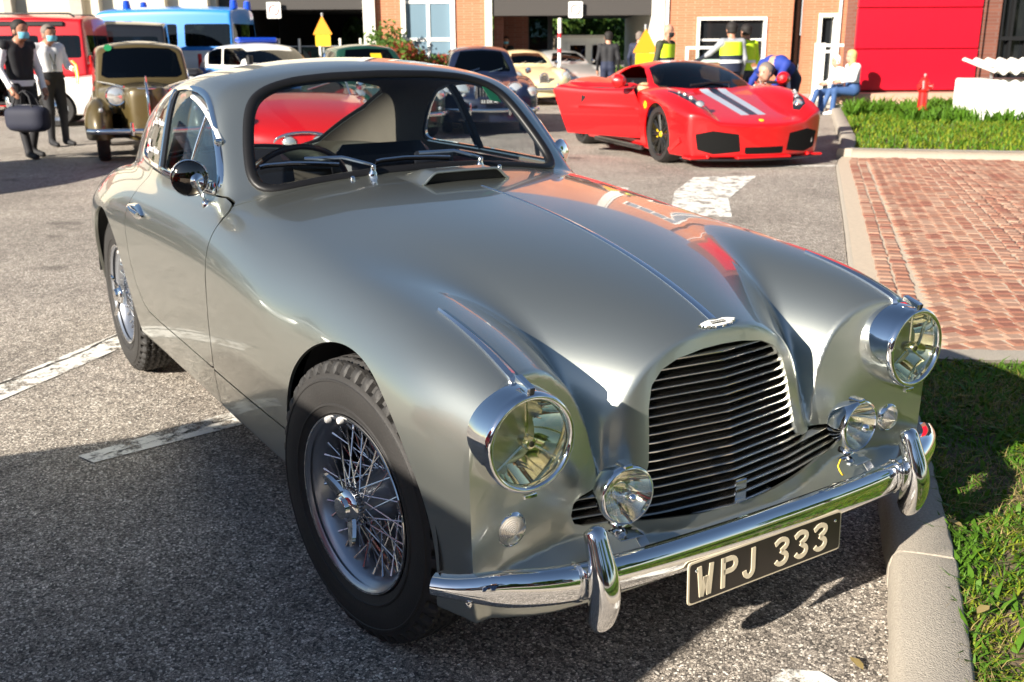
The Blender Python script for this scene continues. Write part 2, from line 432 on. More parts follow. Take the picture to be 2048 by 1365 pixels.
mat('grille_metal', (0.70, 0.67, 0.63), 0.20, 1.0)
mat('plate_black', (0.014, 0.010, 0.009), 0.35, var=0.1)
mat('plate_cream', (0.58, 0.50, 0.36), 0.42, var=0.08, scale=60)
mat('badge_cream', (0.85, 0.83, 0.76), 0.3)
mat('red_leather', (0.16, 0.008, 0.012), 0.5, var=0.3, scale=30)
mat('dark_leather', (0.012, 0.012, 0.016), 0.5)
mat('headliner', (0.13, 0.11, 0.085), 0.9, var=0.1)
mat('wood_rim', (0.05, 0.022, 0.012), 0.3)
mat('green_sticker', (0.01, 0.20, 0.07), 0.5)
mat('white_vinyl', (0.75, 0.74, 0.72), 0.5)
mat('red_vinyl', (0.60, 0.02, 0.03), 0.5)
mat('black_vinyl', (0.01, 0.01, 0.01), 0.5)
mat('yellow_vinyl', (0.75, 0.50, 0.02), 0.5)
mat('reflector', (0.93, 0.92, 0.80), 0.06, 1.0)
mat('bulb_shield', (0.75, 0.74, 0.68), 0.15, 1.0)
mat('yellow_green_metal', (0.45, 0.5, 0.1), 0.2, 1.0)
glass_mat('window_glass', (0.88, 0.92, 0.92), 1.5)
glass_mat('screen_glass', (0.84, 0.88, 0.90), 1.45)
glass_mat('lamp_glass', (0.95, 0.95, 0.82), 1.5)
glass_mat('ribbed_glass', (0.92, 0.91, 0.86), 1.5, bump=1.0, bscale=95)
glass_mat('sliding_glass', (0.60, 0.76, 0.84), 2.4)
mat('side_lens', (.80, .74, .66), .12, .6)
mat('mirror_back', (.16, .14, .12), .06, 1.0)
mat('drum_metal', (.13, .14, .16), .4, .7); mat('weight_lead', (.55, .54, .52), .5)
def ground_mats():
    # worn asphalt: stones set in dark binder
    m, n, l, b = node_mat('asphalt'); M['asphalt'] = m
    tc = n.new('ShaderNodeTexCoord')
    v = n.new('ShaderNodeTexVoronoi'); v.inputs['Scale'].default_value = 150; l.new(tc.outputs['Object'], v.inputs['Vector'])
    v2 = n.new('ShaderNodeTexVoronoi'); v2.inputs['Scale'].default_value = 150; v2.feature = 'DISTANCE_TO_EDGE'; l.new(tc.outputs['Object'], v2.inputs['Vector'])
    sp = n.new('ShaderNodeSeparateColor'); l.new(v.outputs['Color'], sp.inputs[0])
    cr = n.new('ShaderNodeValToRGB'); e = cr.color_ramp.elements
    e[0].position = 0; e[0].color = (.10, .09, .08, 1); e[1].position = 1; e[1].color = (.92, .85, .75, 1)
    for p, c in ((.30, (.30, .262, .225, 1)), (.62, (.44, .385, .325, 1)), (.84, (.60, .53, .45, 1))):
        x = e.new(p); x.color = c
    l.new(sp.outputs[0], cr.inputs[0])
    ed = n.new('ShaderNodeMapRange'); ed.inputs[1].default_value = .0; ed.inputs[2].default_value = .09; l.new(v2.outputs['Distance'], ed.inputs[0])
    mx = n.new('ShaderNodeMix'); mx.data_type = 'RGBA'; mx.inputs[6].default_value = (.055, .05, .045, 1); l.new(ed.outputs[0], mx.inputs[0]); l.new(cr.outputs[0], mx.inputs[7])
    nz = n.new('ShaderNodeTexNoise'); nz.inputs['Scale'].default_value = .9; nz.inputs['Detail'].default_value = 7; l.new(tc.outputs['Object'], nz.inputs['Vector'])
    mr = n.new('ShaderNodeMapRange'); mr.inputs[1].default_value = .3; mr.inputs[2].default_value = .7; mr.inputs[3].default_value = .78; mr.inputs[4].default_value = 1.22; l.new(nz.outputs['Fac'], mr.inputs[0])
    nz3 = n.new('ShaderNodeTexNoise'); nz3.inputs['Scale'].default_value = 14; nz3.inputs['Detail'].default_value = 5; l.new(tc.outputs['Object'], nz3.inputs['Vector'])
    mr3 = n.new('ShaderNodeMapRange'); mr3.inputs[1].default_value = .3; mr3.inputs[2].default_value = .7; mr3.inputs[3].default_value = .8; mr3.inputs[4].default_value = 1.2; l.new(nz3.outputs['Fac'], mr3.inputs[0])
    mu3 = n.new('ShaderNodeMath'); mu3.operation = 'MULTIPLY'; l.new(mr.outputs[0], mu3.inputs[0]); l.new(mr3.outputs[0], mu3.inputs[1])
    mu = n.new('ShaderNodeVectorMath'); mu.operation = 'SCALE'; l.new(mx.outputs[2], mu.inputs[0]); l.new(mu3.outputs[0], mu.inputs['Scale'])
    # oil stains with a shape of their own
    ns = n.new('ShaderNodeTexNoise'); ns.inputs['Scale'].default_value = 1.7; ns.inputs['Detail'].default_value = 3; l.new(tc.outputs['Object'], ns.inputs['Vector'])
    st = n.new('ShaderNodeMapRange'); st.inputs[1].default_value = .62; st.inputs[2].default_value = .74; st.inputs[3].default_value = 1; st.inputs[4].default_value = .45; l.new(ns.outputs['Fac'], st.inputs[0])
    mu2 = n.new('ShaderNodeVectorMath'); mu2.operation = 'SCALE'; l.new(mu.outputs[0], mu2.inputs[0]); l.new(st.outputs[0], mu2.inputs['Scale'])
    l.new(mu2.outputs[0], b.inputs['Base Color'])
    b.inputs['Roughness'].default_value = .8; b.inputs['Specular IOR Level'].default_value = .3
    bp = n.new('ShaderNodeBump'); bp.inputs['Strength'].default_value = .9; bp.inputs['Distance'].default_value = .004
    ad = n.new('ShaderNodeMath'); ad.operation = 'MULTIPLY'; l.new(ed.outputs[0], ad.inputs[0]); l.new(sp.outputs[1], ad.inputs[1]); l.new(ad.outputs[0], bp.inputs['Height'])
    l.new(bp.outputs[0], b.inputs['Normal'])
    # worn road paint: paint islands with the road showing through
    m, n, l, b = node_mat('road_paint'); M['road_paint'] = m
    tc = n.new('ShaderNodeTexCoord'); nz = n.new('ShaderNodeTexNoise'); nz.inputs['Scale'].default_value = 7; nz.inputs['Detail'].default_value = 12; nz.inputs['Roughness'].default_value = .78
    l.new(tc.outputs['Object'], nz.inputs['Vector'])
    mr = n.new('ShaderNodeMapRange'); mr.inputs[1].default_value = .425; mr.inputs[2].default_value = .51; l.new(nz.outputs['Fac'], mr.inputs[0])
    tr = n.new('ShaderNodeBsdfTransparent'); mx = n.new('ShaderNodeMixShader'); l.new(mr.outputs[0], mx.inputs[0]); l.new(tr.outputs[0], mx.inputs[1]); l.new(b.outputs[0], mx.inputs[2]); l.new(mx.outputs[0], n['Material Output'].inputs[0])
    b.inputs['Base Color'].default_value = (.80, .77, .70, 1); b.inputs['Roughness'].default_value = .8
    # brickwork for far walls
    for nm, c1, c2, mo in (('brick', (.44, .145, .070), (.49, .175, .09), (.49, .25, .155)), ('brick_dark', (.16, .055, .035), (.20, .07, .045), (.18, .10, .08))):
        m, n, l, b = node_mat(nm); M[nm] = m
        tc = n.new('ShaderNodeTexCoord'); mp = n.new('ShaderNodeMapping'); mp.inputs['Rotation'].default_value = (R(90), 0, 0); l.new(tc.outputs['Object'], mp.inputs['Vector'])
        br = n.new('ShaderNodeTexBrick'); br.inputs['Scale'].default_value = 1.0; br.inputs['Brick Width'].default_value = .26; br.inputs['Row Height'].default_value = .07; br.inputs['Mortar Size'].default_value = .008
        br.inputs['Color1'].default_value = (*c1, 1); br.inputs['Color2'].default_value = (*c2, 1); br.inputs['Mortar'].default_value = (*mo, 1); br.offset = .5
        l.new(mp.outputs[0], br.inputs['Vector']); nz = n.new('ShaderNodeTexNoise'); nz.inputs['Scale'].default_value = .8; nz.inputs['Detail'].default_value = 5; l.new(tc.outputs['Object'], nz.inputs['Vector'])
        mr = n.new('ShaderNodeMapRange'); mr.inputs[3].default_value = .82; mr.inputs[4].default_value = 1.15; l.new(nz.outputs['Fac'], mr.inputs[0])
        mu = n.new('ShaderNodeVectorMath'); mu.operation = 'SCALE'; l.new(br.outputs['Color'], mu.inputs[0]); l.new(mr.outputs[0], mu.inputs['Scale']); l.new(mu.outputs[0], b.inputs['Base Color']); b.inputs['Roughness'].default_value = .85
    # grass blades let light through
    for nm, c in (('grass_fresh', (.085, .19, .015)), ('grass_yellow', (.22, .27, .02)), ('grass_dry', (.42, .32, .13)), ('weed_leaf', (.05, .16, .02)), ('leaf_dark', (.035, .085, .018)), ('leaf_mid', (.06, .13, .022)), ('leaf_light', (.11, .19, .03)), ('leaf_red', (.28, .06, .03))):
        m, n, l, b = node_mat(nm); M[nm] = m
        tc = n.new('ShaderNodeTexCoord'); nz = n.new('ShaderNodeTexNoise'); nz.inputs['Scale'].default_value = 18; l.new(tc.outputs['Object'], nz.inputs['Vector'])
        mx = n.new('ShaderNodeMix'); mx.data_type = 'RGBA'; mx.inputs[6].default_value = (*[k * .65 for k in c], 1); mx.inputs[7].default_value = (*[min(1, k * 1.4) for k in c], 1); l.new(nz.outputs['Fac'], mx.inputs[0])
        l.new(mx.outputs[2], b.inputs['Base Color']); b.inputs['Roughness'].default_value = .55; b.inputs['Specular IOR Level'].default_value = .3
        tl = n.new('ShaderNodeBsdfTranslucent'); l.new(mx.outputs[2], tl.inputs[0]); ms = n.new('ShaderNodeMixShader'); ms.inputs[0].default_value = .35
        l.new(b.outputs[0], ms.inputs[1]); l.new(tl.outputs[0], ms.inputs[2]); l.new(ms.outputs[0], n['Material Output'].inputs[0])
ground_mats()
mat('kerb_stone', (.36, .32, .265), .9, var=.42, scale=150, bump=.45, bscale=260)
mat('concrete', (.40, .37, .32), .85, var=.18, scale=12, bump=.3, bscale=60)
mat('soil', (.13, .095, .06), .95, var=.4, scale=30, bump=.8, bscale=40)
mat('mortar', (.50, .41, .31), .9, var=.2, scale=30, bump=.3, bscale=120)
for i_, c_ in enumerate(((.30, .150, .098), (.27, .125, .082), (.34, .195, .135), (.31, .175, .122), (.24, .098, .066), (.36, .225, .16))): mat('sett_%d' % i_, c_, .75, var=.22, scale=25, bump=.4, bscale=90)
mat('crack_fill', (.03, .028, .026), .9)
mat('beige_panel', (.62, .56, .45), .8, var=.06, scale=3)
mat('pale_paint', (.72, .69, .62), .6, var=.06)
mat('white_paint', (.80, .79, .75), .5, var=.05)
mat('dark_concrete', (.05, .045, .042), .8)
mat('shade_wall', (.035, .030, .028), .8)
mat('red_cladding', (.52, .003, .018), .42, var=.08, scale=4)
mat('grey_metal', (.35, .36, .37), .4, .6)
mat('black_metal', (.012, .012, .013), .4)
glass_mat('building_glass', (.10, .14, .16), 1.9)
glass_mat('fence_glass', (.75, .85, .84), 1.5)
mat('window_dark', (.012, .014, .016), .06, 0, spec=.6)
mat('window_blue', (.16, .24, .30), .05, 0, spec=.9)
mat('orange_sign', (.85, .30, .01), .5); mat('yellow_sign', (.80, .50, .01), .5)
mat('hydrant_red', (.50, .012, .010), .4, var=.15); mat('hydrant_base', (.45, .5, .5), .4, .5)
mat('bark', (.10, .075, .05), .9, var=.3)
mat('roof_tile', (.35, .14, .08), .8, var=.3)
mat('plinth_stone', (.46, .30, .22), .8, var=.15, scale=8)
mat('far_wall', (.42, .45, .47), .8, var=.1, scale=.5)
m_, n_, l_, b_ = node_mat('fence_mesh'); M['fence_mesh'] = m_
t_ = n_.new('ShaderNodeBsdfTransparent'); x_ = n_.new('ShaderNodeMixShader'); x_.inputs[0].default_value = .35; b_.inputs['Base Color'].default_value = (.03, .06, .04, 1)
l_.new(t_.outputs[0], x_.inputs[1]); l_.new(b_.outputs[0], x_.inputs[2]); l_.new(x_.outputs[0], n_['Material Output'].inputs[0])
mat('strip_metal', (.88, .89, .91), .20, 1.0)
# ------------------------------------------------------------------ ground
FM = Matrix(((VR[0], VD[0], 0, CAM[0]), (VR[1], VD[1], 0, CAM[1]), (0, 0, 1, 0), (0, 0, 0, 1)))   # (right, depth, up) -> world
def W3(P):
    P = np.atleast_2d(np.asarray(P, float)); return P[:, :1] * VR + P[:, 1:2] * VD + np.array((CAM[0], CAM[1], 0)) * 1.0 + P[:, 2:3] * np.array((0, 0, 1.))
tag(raw_mesh('asphalt_ground', W3([(-150, -100, 0), (150, -100, 0), (150, 260, 0), (-150, 260, 0)]), np.array([[0, 1, 2, 3]]), 'asphalt', smooth=False), kind='structure')
kerb_r = lambda d: np.interp(d, [-2, 1.96, 2.44, 7.97, 12.13, 13.9, 21.76, 26], [-.6, .86, 1.02, 2.69, 3.92, 4.60, 6.86, 8.1])
def sheet(name, poly, z, m, **k):
    P = np.array([(p[0], p[1], z) for p in poly]); return tag(raw_mesh(name, W3(P), np.arange(len(P))[None], m, smooth=False), kind='structure', **k)
# near lawn, its edging, the sett paving, the far lawn
ds = np.linspace(-2, 4.12, 14)
near = [(kerb_r(d) + .14, d) for d in ds] + [(9, 3.2), (9, -2)]
sheet('lawn_soil', near, .085, 'soil')
sheet('paving_bed', [(kerb_r(d) + .02, d) for d in np.linspace(4.05, 12.85, 14)] + [(12, 10.9), (12, 2.4)], .029, 'mortar')
far_l = lambda r: 12.66 - (r - 4.3) * .251
sheet('far_lawn_soil', [(kerb_r(d) + .12, d) for d in np.linspace(12.8, 21.6, 8)] + [(16, 21.6), (16, 9.8)], .10, 'soil')
sheet('footway', [(4.9, 21.6), (9.5, 21.6), (14, 29.8), (3.5, 29.8)], .012, 'concrete')

def kerb_block(name, a, b, w, h, ch=.018, base=0.0, m='kerb_stone', jit=.0028):
    """one kerb stone from a to b (right, depth), its width lying to the right of that line; front edge rounded"""
    a = np.array(a, float); b = np.array(b, float); L = np.linalg.norm(b - a); t = (b - a) / L; n = np.array((t[1], -t[0])); k = max(3, int(L / .06))
    prof = [(0.006, -.06), (0.0, h * .55), (.008, h - ch * .9), (ch * 1.4, h), (w * .5, h + .002), (w - ch * .5, h), (w, h - ch * .5), (w, -.06)]; V = []
    for i in range(k + 1):
        s = L * i / k; e = 0.0
        for (u, z) in prof:
            j = rng.uniform(-jit, jit); p = a + t * (s + (.0004 if i == 0 else -.0004 if i == k else 0)) + n * (u + j); V.append((p[0], p[1], base + z + rng.uniform(-jit, jit) * .6 - (e if z > .01 else 0)))
    n_ = len(prof); i = np.arange(k)[:, None] * n_; F = np.concatenate([np.stack([i + j, i + n_ + j, i + n_ + j + 1, i + j + 1], -1).reshape(-1, 4) for j in range(n_ - 1)])
    return raw_mesh(name, W3(V), [F, np.arange(n_)[None], (k * n_ + np.arange(n_))[None, ::-1]], m, sharp=50)
def kerb_run(name, pts, w, h, step, label, base=0.0):
    root = empty(name, W3([(pts[0][0], pts[0][1], 0)])[0]); tag(root, kind='structure')
    P = np.array(pts, float); L = np.r_[0, np.cumsum(np.linalg.norm(np.diff(P, axis=0), axis=1))]; n = max(1, int(round(L[-1] / step))); s = np.linspace(0, L[-1], n + 1)
    Q = np.stack([np.interp(s, L, P[:, 0]), np.interp(s, L, P[:, 1])], 1)
    for i in range(n):
        o = kerb_block('kerb_stone', Q[i], Q[i + 1], w, h, base=base); o.parent = root; o.matrix_parent_inverse = Matrix.Translation(-Vector(root.location))
    return root
kerb_run('kerb', [(kerb_r(d), d) for d in (-1.2, .4, 1.2, 1.96, 2.44, 4.2)], .165, .112, .95, 'kerb')
kerb_run('flush_kerb', [(kerb_r(d) - .02, d) for d in np.linspace(4.2, 12.75, 10)], .16, .016, .95, 'kerb')
kerb_run('roadside_kerb', [(kerb_r(d) - .05, d) for d in np.linspace(12.8, 21.8, 8)], .20, .13, .95, 'kerb')
kerb_run('far_lawn_kerb', [(13, far_l(13) - .0), (8, far_l(8)), (4.28, far_l(4.28))][::-1], -.18, .13, .95, 'kerb')
kerb_run('lawn_edging', [(kerb_r(4.1) + .17, 4.17), (2.35, 4.12), (4, 3.8), (9, 2.9)], -.12, .065, .8, 'kerb', base=.02)

# setts in bows, each stone its own piece
pav = empty('sett_paving', W3([(4, 7, 0)])[0]); tag(pav, kind='structure')
PO = Vector(pav.location)
sett_mesh = {}
def sett_proto(k):
    mb = MB(); sz = [(.098, .088), (.092, .092), (.104, .084), (.088, .096)][k % 4]; ch = .009
    a, b = sz[0] / 2, sz[1] / 2; j = lambda: rng.uniform(-.003, .003)
    V = [(-a, -b, 0), (a, -b, 0), (a, b, 0), (-a, b, 0), (-a + j(), -b + j(), .0255), (a + j(), -b + j(), .0255), (a + j(), b + j(), .0255), (-a + j(), b + j(), .0255),
         (-a + ch, -b + ch, .030 + j() * .15), (a - ch, -b + ch, .030 + j() * .15), (a - ch, b - ch, .030 + j() * .15), (-a + ch, b - ch, .030 + j() * .15)]
    F = [[0, 1, 5, 4], [1, 2, 6, 5], [2, 3, 7, 6], [3, 0, 4, 7], [4, 5, 9, 8], [5, 6, 10, 9], [6, 7, 11, 10], [7, 4, 8, 11], [8, 9, 10, 11]]
    return np.array(V), np.array(F)
PROTO = [sett_proto(k) for k in range(8)]
stones = []
SW, RISE = 1.16, .24
def ok_sett(r, d): return 4.27 + max(0, (r - 2.35)) * -.19 < d < far_l(r) - .04 and kerb_r(d) + .36 < r < 8.5
PH = math.atan(.2975); CP, SP = math.cos(PH), math.sin(PH)
for row in range(-30, 120):
    for stp in range(-1, 9):
        n = 12
        for i in range(n):
            t = (i + .5) / n * 2 - 1; u = (stp + .5) * SW + t * SW / 2; v = row * .1035 + RISE * (1 - t * t) + (0 if stp % 2 else .05)
            u += rng.uniform(-.004, .004); v += rng.uniform(-.004, .004)
            r2 = 1.95 + CP * u + SP * v; d = 4.2 - SP * u + CP * v
            if ok_sett(r2, d): stones.append((r2, d, math.atan(-2 * RISE * t / (SW / 2)) - PH + rng.uniform(-.04, .04), rng.random(), rng.random()))
for i in range(90):          # straight course along the flush kerb
    for q in range(2):
        d = 4.3 + i * .105; r = kerb_r(d) + .20 + q * .105
        if ok_sett(r + .2, d): stones.append((r, d, -PH, rng.random(), rng.random()))
stones.sort(key=lambda s: s[1] + .25 * abs(s[0] - 2.6))
inst = {}
rest = {k: [] for k in range(6)}
for i, (r, d, a, q1, q2) in enumerate(stones):
    k = int(q1 * 6) % 6; pz = .006 + q2 * .006; sc = .93 + .12 * q2
    if i < 300:
        pr = int(q2 * 8) % 8; key = (pr, k)
        if key not in inst:
            o = raw_mesh('sett', PROTO[pr][0], PROTO[pr][1], 'sett_%d' % k, smooth=False); inst[key] = o.data; o.parent = pav
        else:
            o = bpy.data.objects.new('sett', inst[key]); col.objects.link(o); o.parent = pav
        p = W3([(r, d, pz)])[0]; o.location = Vector(p) - PO; o.rotation_euler = (0, 0, a + math.atan2(VR[1], VR[0])); ca = math.cos(a + PH); o.scale = (sc * .90 / ca, ca * .95, 1)
    else: rest[k].append((r, d, a, pz, int(q2 * 8) % 8, sc))
mb_V = []; mb_F = []; mb_m = []; nn_ = 0
for k, L in rest.items():
    for r, d, a, pz, pr, sc in L:
        V, F = PROTO[pr]; c, s = math.cos(a), math.sin(a); ca = math.cos(a + PH); X = V[:, 0] * sc * .90 / ca; Y = V[:, 1] * ca * .95
        mb_V.append(np.stack([r + c * X - s * Y, d + s * X + c * Y, pz + V[:, 2]], 1)); mb_F.append(F + nn_); nn_ += len(V); mb_m += [k] * len(F)
o = raw_mesh('far_setts', W3(np.concatenate(mb_V)), np.concatenate(mb_F), ['sett_%d' % k for k in range(6)], fmat=mb_m, smooth=False); o.parent = pav; o.matrix_parent_inverse = Matrix.Translation(-PO); tag(o, kind='stuff')

# worn paint and cracks
def paint_sheet(name, pts): return sheet(name, pts, .004, 'road_paint')
paint_sheet('bay_line', [(-2.30, 3.92), (-2.12, 3.88), (-1.55, 5.8), (-1.1, 7.3), (-1.25, 7.34), (-1.72, 5.86)])
paint_sheet('bay_line', [(-1.55, 3.30), (-1.47, 3.24), (-1.02, 3.62), (-.98, 3.80), (-1.08, 3.78)])
paint_sheet('road_marking', [(1.36, 8.5), (1.86, 8.35), (2.05, 9.4), (2.72, 11.1), (2.0, 11.0), (1.62, 9.9)])
paint_sheet('road_marking', [(.55, 9.3), (1.05, 9.15), (1.2, 10.2), (.75, 10.3)])
paint_sheet('road_marking', [(.58, 1.97), (.64, 2.01), (.71, 2.0), (.76, 1.93), (.74, 1.6), (.58, 1.6)])
paint_sheet('road_marking', [(2.2, 11.9), (4.0, 11.95), (4.0, 12.08), (2.2, 12.05)])
paint_sheet('road_marking', [(6.2, 21.2), (7.0, 21.3), (7.0, 22.0), (6.1, 21.9)])
def crack(pts, w, name='road_crack'):
    P = resample(np.array([(a, b, .0) for a, b in pts]), .03); P[:, 0] += np.cumsum([rng.uniform(-.009, .009) for _ in P]) * .6; P[:, 1] += [rng.uniform(-.008, .008) for _ in P]
    ww = np.array([w * rng.uniform(.2, 1.0) for _ in P]); k = len(P)
    V = np.concatenate([P + np.stack([ww, ww * .3, 0 * ww], 1), P - np.stack([ww, ww * .3, 0 * ww], 1)]); V[:, 2] = .0065; i = np.arange(k - 1)
    tag(raw_mesh(name, W3(V), np.stack([i, i + 1, k + i + 1, k + i], 1), 'crack_fill', smooth=False), kind='structure')
crack([(-2.36, 3.75), (-2.08, 4.5), (-1.9, 5.2), (-1.6, 6.2), (-1.2, 7.6)], .010)
crack([(-1.5, 3.26), (-1.25, 3.50), (-1.0, 3.75)], .006)
crack([(-3.4, 5.4), (-2.2, 6.4), (-1.2, 7.0)], .006)

# ---- grass
def blades(name, pts, h, w, m, lean=.5, seed=1, z0=.085, kindlabel=None):
    g = np.random.default_rng(seed); n = len(pts); a = g.uniform(0, 2 * math.pi, n); H = h * g.uniform(.45, 1.25, n); Wd = w * g.uniform(.6, 1.3, n); ln = lean * H * g.uniform(.2, 1.5, n)
    u = np.stack([np.cos(a), np.sin(a), 0 * a], 1); v = np.stack([-np.sin(a), np.cos(a), 0 * a], 1); B = np.concatenate([pts, np.full((n, 1), z0)], 1) if pts.shape[1] == 2 else pts
    up = np.array((0, 0, 1.)); c1 = B + u * (ln * .35)[:, None] + up * (H * .6)[:, None]; tip = B + u * ln[:, None] + up * (H * g.uniform(.75, 1.0, n))[:, None]
    V = np.stack([B - v * (Wd * .5)[:, None], B + v * (Wd * .5)[:, None], c1 + v * (Wd * .42)[:, None], c1 - v * (Wd * .42)[:, None], tip], 1).reshape(-1, 3); i = np.arange(n)[:, None] * 5
    return tag(raw_mesh(name, W3(V), [i + np.array([[0, 1, 2, 3]]), i + np.array([[3, 2, 4]])], m, smooth=True), kindlabel, None, kind='stuff')
g = np.random.default_rng(3)
def scatter(n, f, box):
    P = g.uniform((box[0], box[1]), (box[2], box[3]), (n * 3, 2)); P = P[f(P)]; return P[:n]
def noise2(P, s, seed=0):
    q = P * s + seed; return (np.sin(q[:, 0] * 1.7 + 1.3 * np.sin(q[:, 1])) + np.sin(q[:, 1] * 2.1 + 1.7 * np.sin(q[:, 0] * .8 + 2)) + np.sin((q[:, 0] + q[:, 1]) * 1.1)) / 3
inn = lambda P: (P[:, 0] > np.interp(P[:, 1], [-2, 1.96, 2.44, 4.2], [-.44, 1.015, 1.175, 1.72])) & (P[:, 1] < 4.05 - (P[:, 0] - 2) * .17)
P = scatter(26000, lambda P: inn(P) & (noise2(P, 3.1) > -.45), (.7, .9, 3.2, 4.1)); blades('lawn_grass', P, .026, .0052, 'grass_fresh', 1.5, 1)
P = scatter(15000, lambda P: inn(P) & (noise2(P, 3.7, 5) > -.2), (.7, .9, 3.2, 4.1)); blades('lawn_grass_yellow', P, .026, .0055, 'grass_yellow', 1.6, 2)
P = scatter(14000, lambda P: inn(P) & (noise2(P, 4.3, 9) > -.15), (.7, .9, 3.2, 4.1)); blades('dry_grass', P, .030, .0024, 'grass_dry', 2.6, 4)
P = scatter(16000, lambda P: inn(P), (-.4, -1.6, 7.0, 4.0)); blades('lawn_grass_beyond', P, .040, .016, 'grass_fresh', 1.4, 5)
P = scatter(12000, lambda P: inn(P), (-.4, -1.6, 4.0, .95)); blades('lawn_grass_front', P, .035, .012, 'grass_fresh', 1.5, 15)
P = scatter(4500, lambda P: inn(P) & (noise2(P, 5.0, 3) > -.1), (.7, .9, 3.2, 4.1)); blades('broad_weeds', P, .026, .013, 'grass_fresh', 1.8, 6)
P = np.stack([kerb_r(np.linspace(.9, 4, 600)) + .165 + np.abs(g.normal(0, .018, 600)), np.linspace(.9, 4, 600)], 1); blades('kerb_edge_grass', P, .036, .0055, 'grass_fresh', 1.4, 7)
in2 = lambda P: (P[:, 0] > kerb_r(P[:, 1]) + .16) & (P[:, 1] > far_l(P[:, 0]) + .2) & (P[:, 1] < 21.4)
P = scatter(15000, in2, (4, 9.5, 13, 21.4)); blades('far_lawn_grass', P, .09, .020, 'grass_fresh', .8, 8, .10)
P = scatter(14000, in2, (4, 9.5, 13, 21.4)); blades('far_lawn_grass_yellow', P, .08, .020, 'grass_yellow', .9, 9, .10)
P = scatter(3000, lambda P: in2(P) & (P[:, 1] > 17.0) & (noise2(P, 1.6) > -.1), (6, 16.5, 10, 21.2)); blades('tall_weeds', P, .26, .045, 'grass_fresh', .7, 10, .10)
# fallen leaves and straw by the kerb
for k, (r, d, a, mm) in enumerate(((1.10, 2.06, .6, 'grass_dry'), (.80, 2.02, 1.9, 'grass_dry'), (.83, 1.86, .2, 'grass_dry'), (1.22, 2.5, 2.2, 'grass_dry'))):
    z = .125 if r > 1.0 else .01; L = .026; c, s = math.cos(a), math.sin(a); pr = [(-1, 0, 0), (-.5, .36, .2), (.2, .42, .3), (1, 0, .1), (.2, -.42, .25), (-.5, -.36, .2)]
    V = [(r + L * (c * x - s * y), d + L * (s * x + c * y), z + L * q) for x, y, q in pr]; tag(raw_mesh('fallen_leaf', W3(V), np.array([[0, 1, 2, 3, 4, 5]]), mm), ['dry curled leaf in the grass beside the kerb', 'pale straw leaf on the asphalt at the kerb foot', 'small dry leaf on the gravelly asphalt near the lower edge', 'dry leaf in the lawn behind the overrider'][k], 'leaf', 'fallen leaves')
# ------------------------------------------------------------------ buildings
def fbox(name, lo, hi, m, parent=None, ch=0.0):
    o = MB().box(lo, hi, ch, mtx=FM).build(name, m)
    if parent is not None: o.parent = parent; o.matrix_parent_inverse = Matrix.Translation(-Vector(parent.location))
    return o
def thing_at(name, r, d, label, cat, group=None, z=0.0):
    e = empty(name, W3([(r, d, z)])[0]); tag(e, label, cat, group); return e
def fwin(parent, r0, r1, z0, z1, d, fr=.06, m_fr='white_paint', m_gl='window_dark', cols=1, rows=1, name='window', rec=.10):
    w = fbox(name, (r0 + fr, d + rec, z0 + fr), (r1 - fr, d + rec + .02, z1 - fr), m_gl, parent)
    mb = MB()
    for a in (r0, r1 - fr): mb.box((a, d - .03, z0), (a + fr, d + rec + .05, z1), mtx=FM)
    for a in (z0, z1 - fr): mb.box((r0 + fr + .002, d - .028, a), (r1 - fr - .002, d + rec + .048, a + fr), mtx=FM)
    for k in range(1, cols): x = r0 + (r1 - r0) * k / cols; mb.box((x - fr * .35, d + rec - .03, z0 + fr + .002), (x + fr * .35, d + rec + .03, z1 - fr - .002), mtx=FM)
    for k in range(1, rows): x = z0 + (z1 - z0) * k / rows; mb.box((r0 + fr + .002, d + rec - .026, x - fr * .35), (r1 - fr - .002, d + rec + .026, x + fr * .35), mtx=FM)
    f = mb.build('frame', m_fr); f.parent = w
    return w
def wall_with_holes(name, r0, r1, z0, z1, d0, d1, holes, m, parent):
    """upright wall with rectangular openings, as one mesh of boxes in columns"""
    xs = sorted({r0, r1, *[h[0] for h in holes], *[h[1] for h in holes]}); mb = MB()
    for a, b in zip(xs[:-1], xs[1:]):
        hs = sorted([(h[2], h[3]) for h in holes if h[0] <= a + 1e-6 and h[1] >= b - 1e-6]); z = z0
        for lo, hi in hs:
            if lo > z + 1e-6: mb.box((a, d0, z), (b, d1, lo), mtx=FM)
            z = hi
        if z < z1: mb.box((a, d0, z), (b, d1, z1), mtx=FM)
    o = mb.build(name, m); o.parent = parent; o.matrix_parent_inverse = Matrix.Translation(-Vector(parent.location)); return o
D0 = 30.0
bb = thing_at('brick_building', 0, 33, 'long orange brick building with white framed windows and two drive-through passages', 'building')
wall_with_holes('wall', -3.84, -.62, 0, 8, D0, D0 + .4, [(-2.99, -1.70, .75, 2.2), (-2.99, -1.70, 2.2, 5.6)], 'brick', bb)
fwin(bb, -3.12, -1.58, .55, 5.7, D0 - .02, .13, 'white_paint', 'window_blue', 2, 5, 'tall_window')
wall_with_holes('wall', 4.55, 8.10, 0, 8, D0, D0 + .4, [(5.36, 7.36, .9, 2.15), (5.0, 7.8, 3.9, 5.3)], 'brick', bb)
fwin(bb, 5.36, 7.36, .9, 2.15, D0 - .01, .085, 'white_paint', 'window_dark', 2, 2)
fwin(bb, 5.0, 7.8, 3.9, 5.3, D0 - .01, .09, 'white_paint', 'window_blue', 4, 1)
fbox('recess', (8.10, D0 + .5, 0), (8.47, D0 + .6, 8), 'window_dark', bb)
wall_with_holes('wall', 8.47, 10.35, 0, 8, D0 + .004, D0 + .404, [(8.86, 9.36, 0, 2.2)], 'brick', bb)
